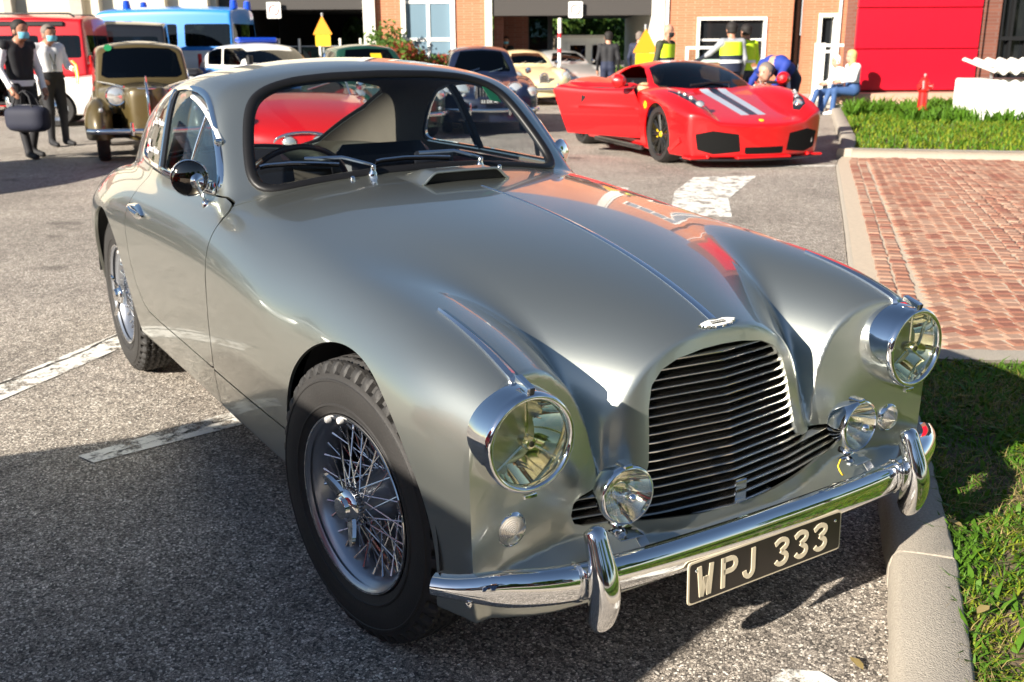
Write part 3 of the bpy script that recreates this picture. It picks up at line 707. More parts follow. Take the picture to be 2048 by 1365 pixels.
dr = fbox('door', (8.92, D0 + .12, .05), (9.30, D0 + .16, 2.12), 'window_dark', bb)
o = MB().box((8.84, D0 - .05, 0), (8.93, D0 + .2, 2.24), mtx=FM).box((9.29, D0 - .05, 0), (9.38, D0 + .2, 2.24), mtx=FM).box((8.932, D0 - .045, 2.14), (9.288, D0 + .19, 2.235), mtx=FM).box((8.932, D0 + .06, 1.15), (9.288, D0 + .19, 1.22), mtx=FM).build('door_frame', 'white_paint'); o.parent = dr
fbox('corner_trim', (9.40, D0 - .06, 0), (9.46, D0 - .004, 8), 'white_paint', bb)
fbox('corner_trim', (4.46, D0 - .06, 0), (4.53, D0 + .3, 8), 'white_paint', bb)
fbox('pier', (4.05, D0 + .02, 0), (4.42, D0 + .6, 8), 'pale_paint', bb)
fbox('pier_edge', (-.72, D0 - .05, 0), (-.52, D0 + .5, 3.3), 'pale_paint', bb)
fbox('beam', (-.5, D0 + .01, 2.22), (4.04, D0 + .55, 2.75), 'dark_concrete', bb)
fbox('upper_wall', (-.5, D0 + .006, 2.76), (4.04, D0 + .5, 8), 'brick', bb)
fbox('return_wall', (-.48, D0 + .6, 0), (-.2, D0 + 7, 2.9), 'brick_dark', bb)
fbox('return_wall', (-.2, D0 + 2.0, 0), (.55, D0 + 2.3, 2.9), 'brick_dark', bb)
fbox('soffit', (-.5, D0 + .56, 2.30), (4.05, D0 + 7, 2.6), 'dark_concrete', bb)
fbox('passage_wall', (4.06, D0 + .6, 0), (4.3, D0 + 7, 2.9), 'pale_paint', bb)
ef = fbox('entrance_glazing', (.58, D0 + 2.1, .1), (1.15, D0 + 2.14, 2.3), 'building_glass', bb)
o = MB().box((.52, D0 + 2.05, 0), (.58, D0 + 2.2, 2.3), mtx=FM).box((1.15, D0 + 2.05, 0), (1.30, D0 + 2.2, 2.3), mtx=FM).box((.582, D0 + 2.06, 1.1), (1.148, D0 + 2.19, 1.16), mtx=FM).build('glazing_bars', 'black_metal'); o.parent = ef
# left passage and the pale block beyond it
fbox('pier', (-4.20, D0 - .05, 0), (-3.86, D0 + .6, 8), 'pale_paint', bb)
fbox('downpipe', (-3.93, D0 - .16, 0), (-3.85, D0 - .06, 8), 'pale_paint', bb)
fbox('beam', (-8.3, D0 + .02, 2.42), (-4.22, D0 + .5, 3.0), 'dark_concrete', bb)
fbox('upper_wall', (-8.3, D0 + .01, 3.01), (-4.22, D0 + .45, 8), 'beige_panel', bb)
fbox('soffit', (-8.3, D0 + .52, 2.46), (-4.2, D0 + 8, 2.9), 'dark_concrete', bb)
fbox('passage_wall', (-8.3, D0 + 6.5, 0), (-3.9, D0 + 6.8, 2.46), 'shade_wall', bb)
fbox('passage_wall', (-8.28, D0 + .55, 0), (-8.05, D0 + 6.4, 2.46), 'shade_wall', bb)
pb = thing_at('concrete_building', -14, 31, 'pale beige panelled building behind the vans at the upper left', 'building')
fbox('wall', (-24, D0 - .2, 0), (-8.32, D0 + .6, 9), 'beige_panel', pb)
for r in (-20.4, -17.1, -15.6, -14.2, -12.35, -11.75, -9.9, -8.7): fbox('pilaster', (r, D0 - .5, 0), (r + (.22 if r != -12.35 else .34), D0 - .202, 9), 'concrete' if r in (-12.35, -14.2) else 'beige_panel', pb)
rh = thing_at('tiled_roof_house', -16.2, 27, 'small brown tiled roof at the upper left corner', 'house')
fbox('wall', (-18.5, 26.4, 0), (-14.6, 28.6, 2.1), 'concrete', rh)
mb = MB()
for k in range(15):
    r = -18.7 + k * .285; V = W3([(r, 26.0, 2.08), (r + .26, 26.0, 2.08), (r + .26, 27.6, 3.0), (r, 27.6, 3.0), (r + .13, 26.0, 2.18), (r + .13, 27.6, 3.1)])
    mb.add(V, [[0, 4, 5, 3], [4, 1, 2, 5], [0, 3, 2, 1]], [[0, 1, 4], [3, 5, 2]])
o = mb.build('roof', 'roof_tile'); o.parent = rh; o.matrix_parent_inverse = Matrix.Translation(-Vector(rh.location))
# right-hand building with the red sheets
DR = 22.0
rb = thing_at('clad_building', 9.5, 23, 'building with glossy red wall sheets above a pink stone plinth', 'building')
zs = [.43, 1.285, 2.115, 2.97, 3.8, 4.65, 5.5]
for i in range(6): fbox('red_panel', (7.28, DR - .03 + .004 * (i % 2), zs[i] + .008), (9.90, DR + .02, zs[i + 1] - .008), 'red_cladding', rb, .012)
fbox('wall', (7.22, DR + .03, .0), (10.0, DR + .5, 7.0), 'brick_dark', rb)
fbox('plinth', (6.9, DR - .55, .10), (9.95, DR - .05, .40), 'plinth_stone', rb)
fbox('plinth_ledge', (6.55, DR - .85, .12), (9.95, DR - .56, .185), 'concrete', rb)
fbox('plinth_foot', (6.6, DR - .80, .05), (9.93, DR - .565, .118), 'plinth_stone', rb)
fbox('brick_pier', (10.02, DR + .1, 0), (10.35, DR + .5, 7), 'brick_dark', rb)
fbox('dark_glazing', (10.36, DR + .3, .5), (14, DR + .34, 7), 'window_dark', rb)
mb = MB()
for r in (10.40, 10.62, 10.98, 11.5): mb.box((r, DR + .16, .5), (r + .05, DR + .29, 7), mtx=FM)
mb.box((10.36, DR + .15, 1.45), (14, DR + .158, 1.53), mtx=FM)
o = mb.build('glazing_bars', 'black_metal'); o.parent = rb; o.matrix_parent_inverse = Matrix.Translation(-Vector(rb.location))
# white meter house with its corrugated lid
wh = thing_at('white_enclosure', 8.8, 17.8, 'white rendered box wall under a corrugated sheet roof at the right edge', 'enclosure')
MB_ = MB().box((7.98, 17.3, .05), (11.5, 18.5, .80), .03, mtx=FM).build('render_wall', 'white_paint'); MB_.parent = wh; MB_.matrix_parent_inverse = Matrix.Translation(-Vector(wh.location))
n = 140; rr = np.linspace(8.02, 11.6, n); zz = .035 * np.sin((rr - 8.02) * 2 * math.pi / .205); V = np.concatenate([np.stack([rr, np.full(n, 17.1), .93 + zz], 1), np.stack([rr, np.full(n, 18.4), 1.12 + zz], 1)])
V = np.concatenate([V, V - (0, 0, .012)]); i = np.arange(n - 1)
F = np.concatenate([np.stack([i, i + 1, n + i + 1, n + i], 1), np.stack([2 * n + i + 1, 2 * n + i, 3 * n + i, 3 * n + i + 1], 1), np.stack([2 * n + i, 2 * n + i + 1, i + 1, i], 1)])
o = raw_mesh('corrugated_roof', W3(V), F, 'pale_paint', sharp=60); o.parent = wh; o.matrix_parent_inverse = Matrix.Translation(-Vector(wh.location))
for r in (8.15, 9.3, 10.4):
    fbox('roof_post', (r, 17.5, .78), (r + .035, 17.54, 1.02), 'grey_metal', wh)
# hydrant
hy = thing_at('fire_hydrant', 7.36, 18.3, 'red pillar fire hydrant standing in the far lawn before the red wall', 'hydrant', z=.10)
o_ = (0, 0, 0)
MB().lathe([(.075, .0), (.085, .02), (.085, .05), (.070, .07), (.068, .14)], 24).build('base', 'hydrant_base', hy)
MB().lathe([(.095, .14), (.098, .16), (.080, .18), (.080, .46), (.098, .48), (.105, .50), (.105, .54), (.092, .57), (.090, .62), (.082, .66), (.060, .70), (.032, .72), (.028, .74), (.0, .745)], 28).build('barrel', 'hydrant_red', hy)
for a in (20, 160, 270): u = (math.cos(R(a)), math.sin(R(a)), 0); MB().lathe([(.035, .06), (.035, .12), (.046, .122), (.046, .15), (.0, .155)], 16, (0, 0, .565), u).build('outlet', 'hydrant_red', hy)
MB().lathe([(.018, .74), (.022, .78), (.0, .785)], 6).build('bonnet_nut', 'hydrant_base', hy)
# pole, signs, fences and kiosk
def post_sign(name, r, d, h, label, build, cat='sign'):
    t = thing_at(name, r, d, label, cat); MB().lathe([(.03, 0), (.03, h), (0, h)], 12).build('post', 'grey_metal', t); build(t, h); return t
def tri_sign(t, h):
    mm = Matrix.Rotation(math.atan2(VR[1], VR[0]), 4, 'Z') @ Matrix.Translation((0, -.05, h - .75))
    MB().prism(round_poly([(-.25, .22), (.25, .22), (0, .68)], .03, 3), -.012, .012, axis=1, mtx=mm).build('warning_triangle', 'orange_sign', t)
    MB().prism(round_poly([(-.19, -.06), (.19, -.06), (.19, .215), (-.19, .215)], .03, 3), -.01, .014, axis=1, mtx=mm).build('text_panel', 'yellow_sign', t)
def rd_sign(t, h):
    mm = Matrix.Rotation(math.atan2(VR[1], VR[0]), 4, 'Z') @ Matrix.Translation((0, -.05, h - .3))
    p = MB().prism(round_poly([(-.2, -.22), (.2, -.22), (.2, .22), (-.2, .22)], .03, 3), -.012, .012, axis=1, mtx=mm).build('sign_board', 'white_paint', t)
    mb = MB(); a = np.linspace(0, 2 * math.pi, 25)[:-1]; mb.tube(np.stack([.13 * np.cos(a), np.full(24, -.016), .13 * np.sin(a)], 1) @ np.array(mm)[:3, :3].T + np.array(mm)[:3, 3], .014, 6, closed=True); mb.build('red_ring', 'red_vinyl', p)
post_sign('warning_sign', -4.75, 26.5, 2.22, 'orange triangular warning sign on a post by the left passage', tri_sign)
def hang_sign(r, d, z, label):
    t = thing_at('passage_sign', r, d, label, 'sign', z=z); rd_sign(t, .3)
hang_sign(-6.72, D0 - .06, 2.40, 'white square sign with a red ring on the left passage beam')
hang_sign(1.86, D0 - .06, 2.37, 'white square sign with a red ring on the right passage beam')
t = thing_at('barrier_pole', 1.35, 28.5, 'white raised barrier post with red bands by the right passage', 'pole')
MB().lathe([(.05, 0), (.05, 2.1), (0, 2.12)], 12).build('post', 'white_paint', t)
for z in (1.2, 1.6): MB().lathe([(.052, z), (.052, z + .12)], 12).build('red_band', 'red_vinyl', t)
ki = thing_at('kiosk', 2.1, 33, 'small white gatehouse cabin with glazed door in the right passage', 'kiosk')
fbox('wall', (1.45, 32.4, 0), (2.95, 34.0, 1.62), 'white_paint', ki); fbox('roof', (1.38, 32.3, 1.622), (3.02, 34.1, 1.70), 'pale_paint', ki)
dk = fbox('door', (1.86, 32.36, .1), (2.34, 32.395, 1.4), 'building_glass', ki); o = MB().box((1.78, 32.34, .02), (1.86, 32.398, 1.48), mtx=FM).box((2.34, 32.34, .02), (2.42, 32.398, 1.48), mtx=FM).box((1.862, 32.342, 1.40), (2.338, 32.397, 1.475), mtx=FM).build('door_frame', 'white_paint'); o.parent = dk
fbox('window', (2.56, 32.36, .7), (2.88, 32.395, 1.4), 'building_glass', ki)
fe = thing_at('mesh_fence', -6.3, 29, 'low dark mesh fence with pale posts across the left passage', 'fence')
for k, r in enumerate(np.linspace(-7.6, -4.2, 7)): fbox('post', (r, 28.97, 0), (r + .055, 29.03, 1.62), 'pale_paint', fe)
for z in (.5, 1.0, 1.4): fbox('rail', (-7.6, 28.985, z), (-4.15, 28.995, z + .025), 'grey_metal', fe)
fbox('mesh_panel', (-7.6, 28.996, .1), (-4.15, 29.002, 1.38), 'fence_mesh', fe)
gf = thing_at('glass_screen', 5.2, 24.0, 'waist high glass screen with white rails before the brick wall', 'screen')
for r in (4.05, 5.02, 5.62): fbox('post', (r, 23.95, 0), (r + .06, 24.03, 1.36), 'white_paint', gf)
fbox('rail', (4.12, 23.96, 1.30), (5.62, 24.02, 1.36), 'white_paint', gf)
for a, b in ((4.13, 5.0), (5.1, 5.6)): fbox('pane', (a, 23.985, .12), (b, 23.995, 1.28), 'fence_glass', gf)
wg = thing_at('white_gate', 8.1, 26, 'white steel gate frame standing open by the brick doorway', 'gate')
for r, h in ((7.62, 1.42), (7.78, 1.42), (8.42, 1.40)): fbox('post', (r, 25.95, 0), (r + .09, 26.03, h), 'white_paint', wg)
fbox('rail', (7.72, 25.97, 1.33), (8.42, 26.01, 1.40), 'white_paint', wg)
fbox('sandbag', (7.5, 25.6, 0), (8.2, 25.9, .16), 'white_paint', wg, .06)
# shrubs and trees
def leaf_cloud(name, centres, rad, n, size, m, parent=None, seed=0, flat=1.0):
    """leaf-sized faces spread through several clumps"""
    q = np.random.default_rng(seed); c = np.array(centres)[q.integers(0, len(centres), n)]; rr = np.array(rad)[q.integers(0, len(rad), n)] if np.ndim(rad) else rad
    d = q.normal(0, 1, (n, 3)); d /= np.linalg.norm(d, axis=1)[:, None]; p = c + d * (q.uniform(.35, 1, n) ** .5 * rr)[:, None] * (1, 1, flat)
    a = q.normal(0, 1, (n, 3)); a /= np.linalg.norm(a, axis=1)[:, None]; b = np.cross(a, q.normal(0, 1, (n, 3))); b /= np.linalg.norm(b, axis=1)[:, None]; s = size * q.uniform(.6, 1.4, (n, 1))
    V = np.stack([p - a * s, p + b * s * .5, p + a * s, p - b * s * .5], 1).reshape(-1, 3); i = np.arange(n)[:, None] * 4
    return raw_mesh(name, V, i + np.array([[0, 1, 2, 3]]), m, parent, smooth=False)
def tree(r, d, h, cr, label, seed, m=('leaf_dark', 'leaf_mid', 'leaf_light'), n=2600, size=.16):
    q = np.random.default_rng(seed); t = thing_at('tree', r, d, label, 'tree', 'trees around the yard')
    tr = MB(); tr.tube([(0, 0, 0), (.05, .03, h * .3), (.0, .08, h * .6), (.05, 0, h * .85)], [.16, .13, .08, .03], 8)
    cl = []
    for k in range(11):
        a = q.uniform(0, 6.28); rr = q.uniform(.2, 1) * cr; z = h * q.uniform(.35, .98); e = np.array((rr * math.cos(a), rr * math.sin(a), z)); cl.append(e); tr.tube([(0, .05, h * q.uniform(.25, .6)), e * (.6, .6, .9), e], [.06, .035, .01], 6)
    tr.build('trunk', 'bark', t); cl = np.array(cl)
    for k, mm in enumerate(m): leaf_cloud('crown', cl[k::3] if k else cl, cr * .48, n // (2 if k else 1), size, mm, t, seed * 7 + k)
tree(1.9, 44, 5.2, 2.4, 'dense dark green tree seen through the right passage', 11); tree(3.6, 47, 4.6, 2.2, 'bushy tree beside the kiosk seen through the right passage', 12)
tree(-.2, 46, 5.5, 2.5, 'tree behind the glazed entrance of the right passage', 13); tree(6.5, 52, 3.0, 1.8, 'low pale tree at the far right of the passage', 14, ('leaf_mid', 'leaf_light', 'leaf_light'))
tree(-5.2, 35.2, 2.2, .7, 'small tree glimpsed in the dark left passage', 15, n=900, size=.1)
def shrub(r, d, w, h, label, seed, m=('leaf_mid', 'leaf_light'), n=900, size=.07, group=None):
    t = thing_at('shrub', r, d, label, 'shrub', group); q = np.random.default_rng(seed); cl = [(q.uniform(-w, w) * VR[0], q.uniform(-w, w) * VR[1] + q.uniform(-.1, .1), q.uniform(.25, .8) * h) for _ in range(9)]
    st = MB()
    for c in cl[:6]: st.tube([(c[0] * .3, c[1] * .3, 0), c], [.02, .008], 5)
    st.build('stems', 'bark', t)
    for k, mm in enumerate(m): leaf_cloud('leaves', cl, h * .32, n, size, mm, t, seed + k)
shrub(-3.45, D0 - .5, .35, 1.9, 'climbing shrub against the brick beside the left pier', 31); shrub(-2.4, D0 - .6, .7, 1.35, 'reddish flowering shrub below the tall window', 32, ('leaf_mid', 'leaf_red'))
shrub(-1.2, D0 - .6, .5, 1.3, 'low red leaved shrub under the brick pier', 33, ('leaf_red', 'leaf_mid')); shrub(-3.0, D0 - 1.2, .4, 1.45, 'orange red bush by the corner of the tall window', 34, ('leaf_red', 'leaf_light'))
shrub(4.9, 29.3, .4, .5, 'small bush at the foot of the brick wall behind the red sports car', 35); shrub(3.3, 31, .4, .75, 'young shrub standing near the kiosk', 36)
he = thing_at('hedge', -15, 27.6, 'clipped green hedge behind the red van', 'hedge')
cl = [(VR * x + np.array((0, 0, z))) for x in np.linspace(-4.5, 6.4, 26) for z in (.4, .9, 1.35, 1.75)]
for k, mm in enumerate(('leaf_dark', 'leaf_mid', 'leaf_light')): leaf_cloud('leaves', cl, .36, 5200 - k * 1500, .10, mm, he, 60 + k)
# street beyond the passage
st = thing_at('far_building', 8, 75, 'pale distant building with dark ground floor seen through the right passage', 'building')
fbox('upper_floor', (-4, 75, 2.0), (22, 80, 5.5), 'far_wall', st); fbox('ground_floor', (-4, 75.4, 0), (22, 79, 1.999), 'window_dark', st)
for r in np.arange(-3, 21, 2.4): fbox('window', (r, 74.96, 3.0), (r + 1.4, 75.0, 4.6), 'window_blue', st)

# building and trees added out of view to cut the sky light
ob = thing_at('sky_block_building', 0, -26, 'brick building with a window band, added unseen behind the photographer to block sky', 'building')
wall_with_holes('wall', -26, 24, 0, 8.5, -26.4, -26, [(-24 + k * 6.1, -19.4 + k * 6.1, 2.6, 5.0) for k in range(8)], 'brick_dark', ob)
for k in range(8):
    w_ = fbox('window', (-24 + k * 6.1, -26.3, 2.6), (-19.4 + k * 6.1, -26.26, 5.0), 'window_blue', ob)
fbox('roof', (-26.4, -32, 8.5), (24.4, -25.6, 8.9), 'concrete', ob)
for k, (r, d, h_) in enumerate(((9, -13, 6.5), (15, -9, 7.0), (19, -1, 6.0), (18, 6, 6.5), (4, -17, 6.0))):
    tree(r, d, h_, 2.6, ['added sky-blocking tree behind the photographer at right', 'added tall sky-blocking tree beyond the lawn behind the photographer', 'added unseen tree to the right of the near lawn', 'added unseen tree at the far right of the paving', 'added unseen tree in front of the sky-blocking building'][k], 80 + k, n=1500, size=.26)  # unseen trees, added to dim the sky and darken reflections
# ------------------------------------------------------------------ the silver coupe (x forward, front axle at x = 0, y to its left)
WB = 2.515
aHc = spl([(-3.8, .42), (-3.4, .66), (-3.0, .81), (-2.4, .90), (-1.8, .955), (-1.35, .985), (-1.05, .992), (-.62, .978), (-.29, .950), (0, .905), (.2, .858), (.31, .824), (.40, .79), (.5, .745), (.6, .70)])
aWh = spl([(-3.8, .9), (-2.8, 1.2), (-1.6, 1.3), (-1.1, 1.16), (-.6, .98), (-.2, .80), (.1, .60), (.3, .415), (.42, .325), (.6, .28)])
aZb = spl([(-1.6, .45), (-.6, .45), (0, .46), (.3, .42), (.6, .36)])
aZf = spl([(-3.7, .52), (-3.4, .68), (-3.05, .83), (-2.6, .908), (-2.2, .928), (-1.7, .92), (-1.1, .905), (-.6, .885), (-.2, .868), (.16, .835), (.36, .798), (.5, .752), (.62, .70)])
aYf = spl([(-3.7, .42), (-3.3, .52), (-2.6, .60), (-2.0, .615), (-1.2, .60), (-.6, .585), (0, .585), (.6, .585)])
aWi = spl([(-1.6, .45), (-.6, .36), (0, .29), (.3, .25), (.45, .235), (.6, .22)])
aWo = spl([(-3.7, .21), (-3.0, .225), (-2.5, .225), (-1.2, .215), (-.5, .21), (.1, .195), (.3, .165), (.5, .118), (.6, .11)])
aHo = spl([(-3.7, .24), (-2.5, .30), (-1.2, .29), (-.4, .27), (.1, .24), (.4, .19), (.6, .17)])
aHi = spl([(-1.6, .30), (-.6, .26), (0, .23), (.3, .27), (.45, .32), (.6, .34)])
aW = spl([(-3.75, .52), (-3.4, .67), (-3.0, .765), (-2.5, .805), (-1.9, .80), (-1.2, .79), (-.5, .780), (0, .768), (.25, .762), (.45, .716), (.6, .67)])
aRc = spl([(-3.75, .52), (-3.45, .74), (-3.1, .96), (-2.8, 1.115), (-2.5, 1.235), (-2.2, 1.312), (-1.95, 1.348), (-1.72, 1.36), (-1.5, 1.347), (-1.3, 1.31), (-1.0, 1.22)])
aRw = spl([(-3.75, .62), (-3.2, .75), (-2.8, .84), (-2.3, .95), (-1.8, 1.02), (-1.4, 1.02), (-1.0, 1.0)])
aSb = spl([(-3.7, .36), (-3.3, .45), (-2.9, .54), (-2.5, .625), (-2.1, .675), (-1.7, .697), (-1.3, .69), (-1.05, .672), (-.8, .64)])
GR_POLY = np.array([(0, .735), (.06, .733), (.13, .722), (.175, .703), (.205, .67), (.218, .62), (.224, .56), (.232, .50), (.243, .474), (.262, .462), (.40, .456), (.425, .444), (.432, .42), (.425, .398), (.40, .388), (.30, .382), (.20, .374), (.10, .366), (0, .362)])
GR_FULL = np.concatenate([GR_POLY, (GR_POLY * (-1, 1))[::-1][1:-1]])
def capdrop(d, w, h, n):
    t = d / w; t0 = .95; tc = np.minimum(t, t0)
    v = 1 - (1 - tc ** n) ** (1 / n); sl = t0 ** (n - 1) * (1 - t0 ** n) ** (1 / n - 1)
    return h * (v + sl * np.maximum(t - t0, 0))
def a_top(x, a):
    hc, wh, zb = aHc(x), aWh(x), aZb(x)
    H = hc - capdrop(a, wh, hc - zb, 2.4)
    zf, yf = aZf(x), aYf(x)
    d = a - yf; w = np.where(d > 0, aWo(x), aWi(x)); h = np.where(d > 0, aHo(x), aHi(x))
    Fd = zf - capdrop(np.abs(d), w, h, 2.1)
    return smax(H, Fd, .085)
aLip = spl([(.30, .26), (.46, .243), (.50, .233), (.56, .225), (.62, .218), (.67, .205), (.71, .185), (.75, .155), (.80, .12)])
def a_front(a, z):
    c = .447 + (.72 - z) * .215 - .55 * np.maximum(a - .05, 0) ** 2        # prow with the grille, ringed by a rolled lip
    g = a - aLip(z) - .062; lip = c - 1.5 * (np.sqrt(g * g + .0007) + g) / 2 * sstep(z, .435, .475) * sstep(.80 - z, 0, .05)
    face = .490 - .14 * (.69 - a); cat = .463 - .34 * (.50 - a) + .16 * np.clip(.60 - z, -.3, .3)
    return smax(lip, -smax(-face, -cat, .012), .05)
def a_side(x, z):
    w = aW(x)
    return w - .030 * (1 - .75 * sstep(x, -.5, 0)) * np.maximum((.62 - z) / .3, 0) ** 2 - .05 * np.maximum((z - .70) / .2, 0) ** 2
def a_lower(P):
    x, a, z = P[:, 0], np.abs(P[:, 1]), P[:, 2]
    f = smax((z - a_top(x, a)) * .75, a - a_side(x, z), .14 - .09 * sstep(x, .10, .40))
    fr = np.full(len(x), 9.); nf = (x > .25) & (a < .80) & (z < .95); fr[nf] = x[nf] - a_front(a[nf], z[nf]); fr[~nf] = np.minimum(x[~nf] - .40, -.05)
    f = smax(f, fr, .012)
    rear = -3.62 + .35 * (z - .55) ** 2 + .16 * a ** 2 - x
    f = smax(f, rear, .12)
    f = smax(f, .245 - z, .05)
    # apron under the front: a shelf that carries the bumper
    fx = .575 - .30 * np.maximum(a - .28, 0) ** 2 - 2.2 * np.maximum(a - .52, 0) ** 2
    v = smax(z - (.360 - .42 * (x - .47)), x - fx, .05)
    v = smax(v, a - (aW(np.minimum(x, .6)) - .012 + .016 * sstep(x, .44, .52)), .03); v = smax(v, .235 - z + .1 * np.maximum(x - .3, 0), .04); v = np.maximum(v, .36 - x)
    return smin(f, v, .006)
def a_cabin(P):
    x, a, z = P[:, 0], np.abs(P[:, 1]), P[:, 2]
    q = np.clip(a / aRw(x), 0, .9999)
    top = z - (aRc(x) - .42 * (1 - np.sqrt(1 - q * q)))
    side = a - (aSb(x) - .30 * (z - .95) - .15 * np.maximum(z - 1.05, 0) ** 2)
    ws = (x - (-1.005 - (z - .99) * 1.02 - .30 * a * a)) * .70
    f = smax(top * .9, side, .12)
    f = smax(f, ws, .06)
    return np.maximum(f, .80 - z)
def a_body(P): return smin(a_lower(P), a_cabin(P), .035)
ARCH_R = .388
def arch_f(P): return np.where((np.abs(P[:, 1]) > .50), np.hypot(P[:, 0] - .0, P[:, 2] - .352) - ARCH_R, .5)
def arch_r(P): return np.where((np.abs(P[:, 1]) > .50) & (P[:, 2] < .9), np.hypot((P[:, 0] + WB), P[:, 2] - .352) - .39, .5)
def ws_sdf(P):      # windscreen outline across the car
    Q = P.copy(); Q[:, 1] = np.abs(Q[:, 1])
    poly = np.array([(-.4, 1.303), (0, 1.303), (.20, 1.298), (.33, 1.286), (.42, 1.264), (.475, 1.236), (.507, 1.198), (.530, 1.15), (.556, 1.079), (.574, 1.01), (.574, .985), (.562, .966), (.53, .962), (.36, .985), (.18, 1.0), (0, 1.004), (-.4, 1.004)])
    s = poly_sdf(Q[:, 1], Q[:, 2], poly)
    return np.where(P[:, 0] > -1.5, s, .5)
SW_POLY = np.array([(-1.138, .955), (-1.185, 1.02), (-1.245, 1.085), (-1.33, 1.16), (-1.40, 1.205), (-1.48, 1.234), (-1.58, 1.250), (-1.75, 1.256), (-1.90, 1.246), (-2.03, 1.215), (-2.13, 1.15), (-2.20, 1.085), (-2.255, 1.02), (-2.265, .99), (-2.24, .972), (-2.15, .968), (-1.8, .963), (-1.4, .957)])
def sw_sdf(P): return np.where((np.abs(P[:, 1]) > .3) & (P[:, 2] > .9), poly_sdf(P[:, 0], P[:, 2], SW_POLY), .5)
RW_POLY = np.array([(-2.33, -.46), (-2.33, .46), (-2.40, .50), (-2.62, .50), (-3.05, .42), (-3.17, .33), (-3.21, .0), (-3.17, -.33), (-3.05, -.42), (-2.62, -.50), (-2.40, -.50)])
def rw_sdf(P): return np.where((P[:, 2] > .80), poly_sdf(P[:, 0], P[:, 1], RW_POLY), .5)
def gr_sdf(P): return np.where(P[:, 0] > .33, poly_sdf(P[:, 1], P[:, 2], GR_FULL), .5)

bV, bT = nets(a_body, (-3.80, -.90, .12), (.72, .03, 1.44), .0105)
bV, bT = cut(bV, bT, lambda V: V[:, 1], True)
bV, bT = cut(bV, bT, lambda V: .215 - V[:, 2], True)
bV, bT = cut(bV, bT, arch_f, False); bV, bT = cut(bV, bT, arch_r, False)
(wsV, wsT), (bV, bT) = divide(bV, bT, ws_sdf)
(swV, swT), (bV, bT) = divide(bV, bT, sw_sdf)
(rwV, rwT), (bV, bT) = divide(bV, bT, rw_sdf)
bV, bT = cut(bV, bT, gr_sdf, False)
# shut lines: signed fields, gap cut out between the panels
cowl = spl([(0, -.985), (.2, -.992), (.35, -.998), (.48, -.994), (.58, -1.0), (.67, -1.045), (.80, -1.10)])
door_front = spl([(.2, -1.10), (.41, -1.037), (.53, -1.005), (.65, -.991), (.745, -.986), (.817, -1.004), (.87, -1.012), (.905, -1.02), (.93, -1.05), (.95, -1.08)])
DOOR_POLY = np.array([(-1.07, .408), (-1.037, .413), (-1.018, .47), (-1.005, .531), (-.991, .65), (-.986, .745), (-.996, .79), (-1.008, .84), (-1.014, .88), (-1.03, .91), (-1.06, .928), (-1.10, .943), (-1.5, .942), (-2.0, .95), (-2.035, .90), (-2.05, .75), (-2.03, .62), (-1.98, .51), (-1.92, .445), (-1.86, .42), (-1.7, .412)])
def door_f(P): return np.where((np.abs(P[:, 1]) > .55) & (P[:, 2] < .96), poly_sdf(P[:, 0], P[:, 2], DOOR_POLY), .5)
G = .0028
(dV, dT), (bV, bT) = divide(bV, bT, lambda P: door_f(P) + G)
bV, bT = cut(bV, bT, lambda P: door_f(P) - G, False)
def bon(P):
    x, a, z = P[:, 0], np.abs(P[:, 1]), P[:, 2]
    line = np.where((a > .62) & (z < .915), door_front(np.clip(z, .2, .915)), cowl(np.minimum(a, .80)))
    return line - x
(hV, hT), (bV, bT) = divide(bV, bT, lambda P: bon(P) + G)
bV, bT = cut(bV, bT, lambda P: bon(P) - G, False)
sill_line = lambda P: P[:, 2] - .405
sill_reg = lambda P, o: np.where((P[:, 0] > -2.15) & (P[:, 0] < -.3) & (np.abs(P[:, 1]) > .4), sill_line(P) + o, .4)
(sV, sT), (bV, bT) = divide(bV, bT, lambda P: sill_reg(P, .0))
(fV_, fT_), (hV, hT) = divide(hV, hT, lambda P: sill_reg(P, G)); hV, hT = cut(hV, hT, lambda P: sill_reg(P, -G), False)
fsV, fsT = hV, hT
def nrm(V): return unit(grad(a_body, V))
def both(V, T): return mirror(V, T, nrm(V))

coupe = empty('classic_coupe')
tag(coupe, 'large silver-grey classic coupe with wire wheels in the foreground, number plate WPJ 333', 'car')
V, T, N = both(bV, bT); shell('body', V, T, N, 'silver_paint', coupe, rim=.014)
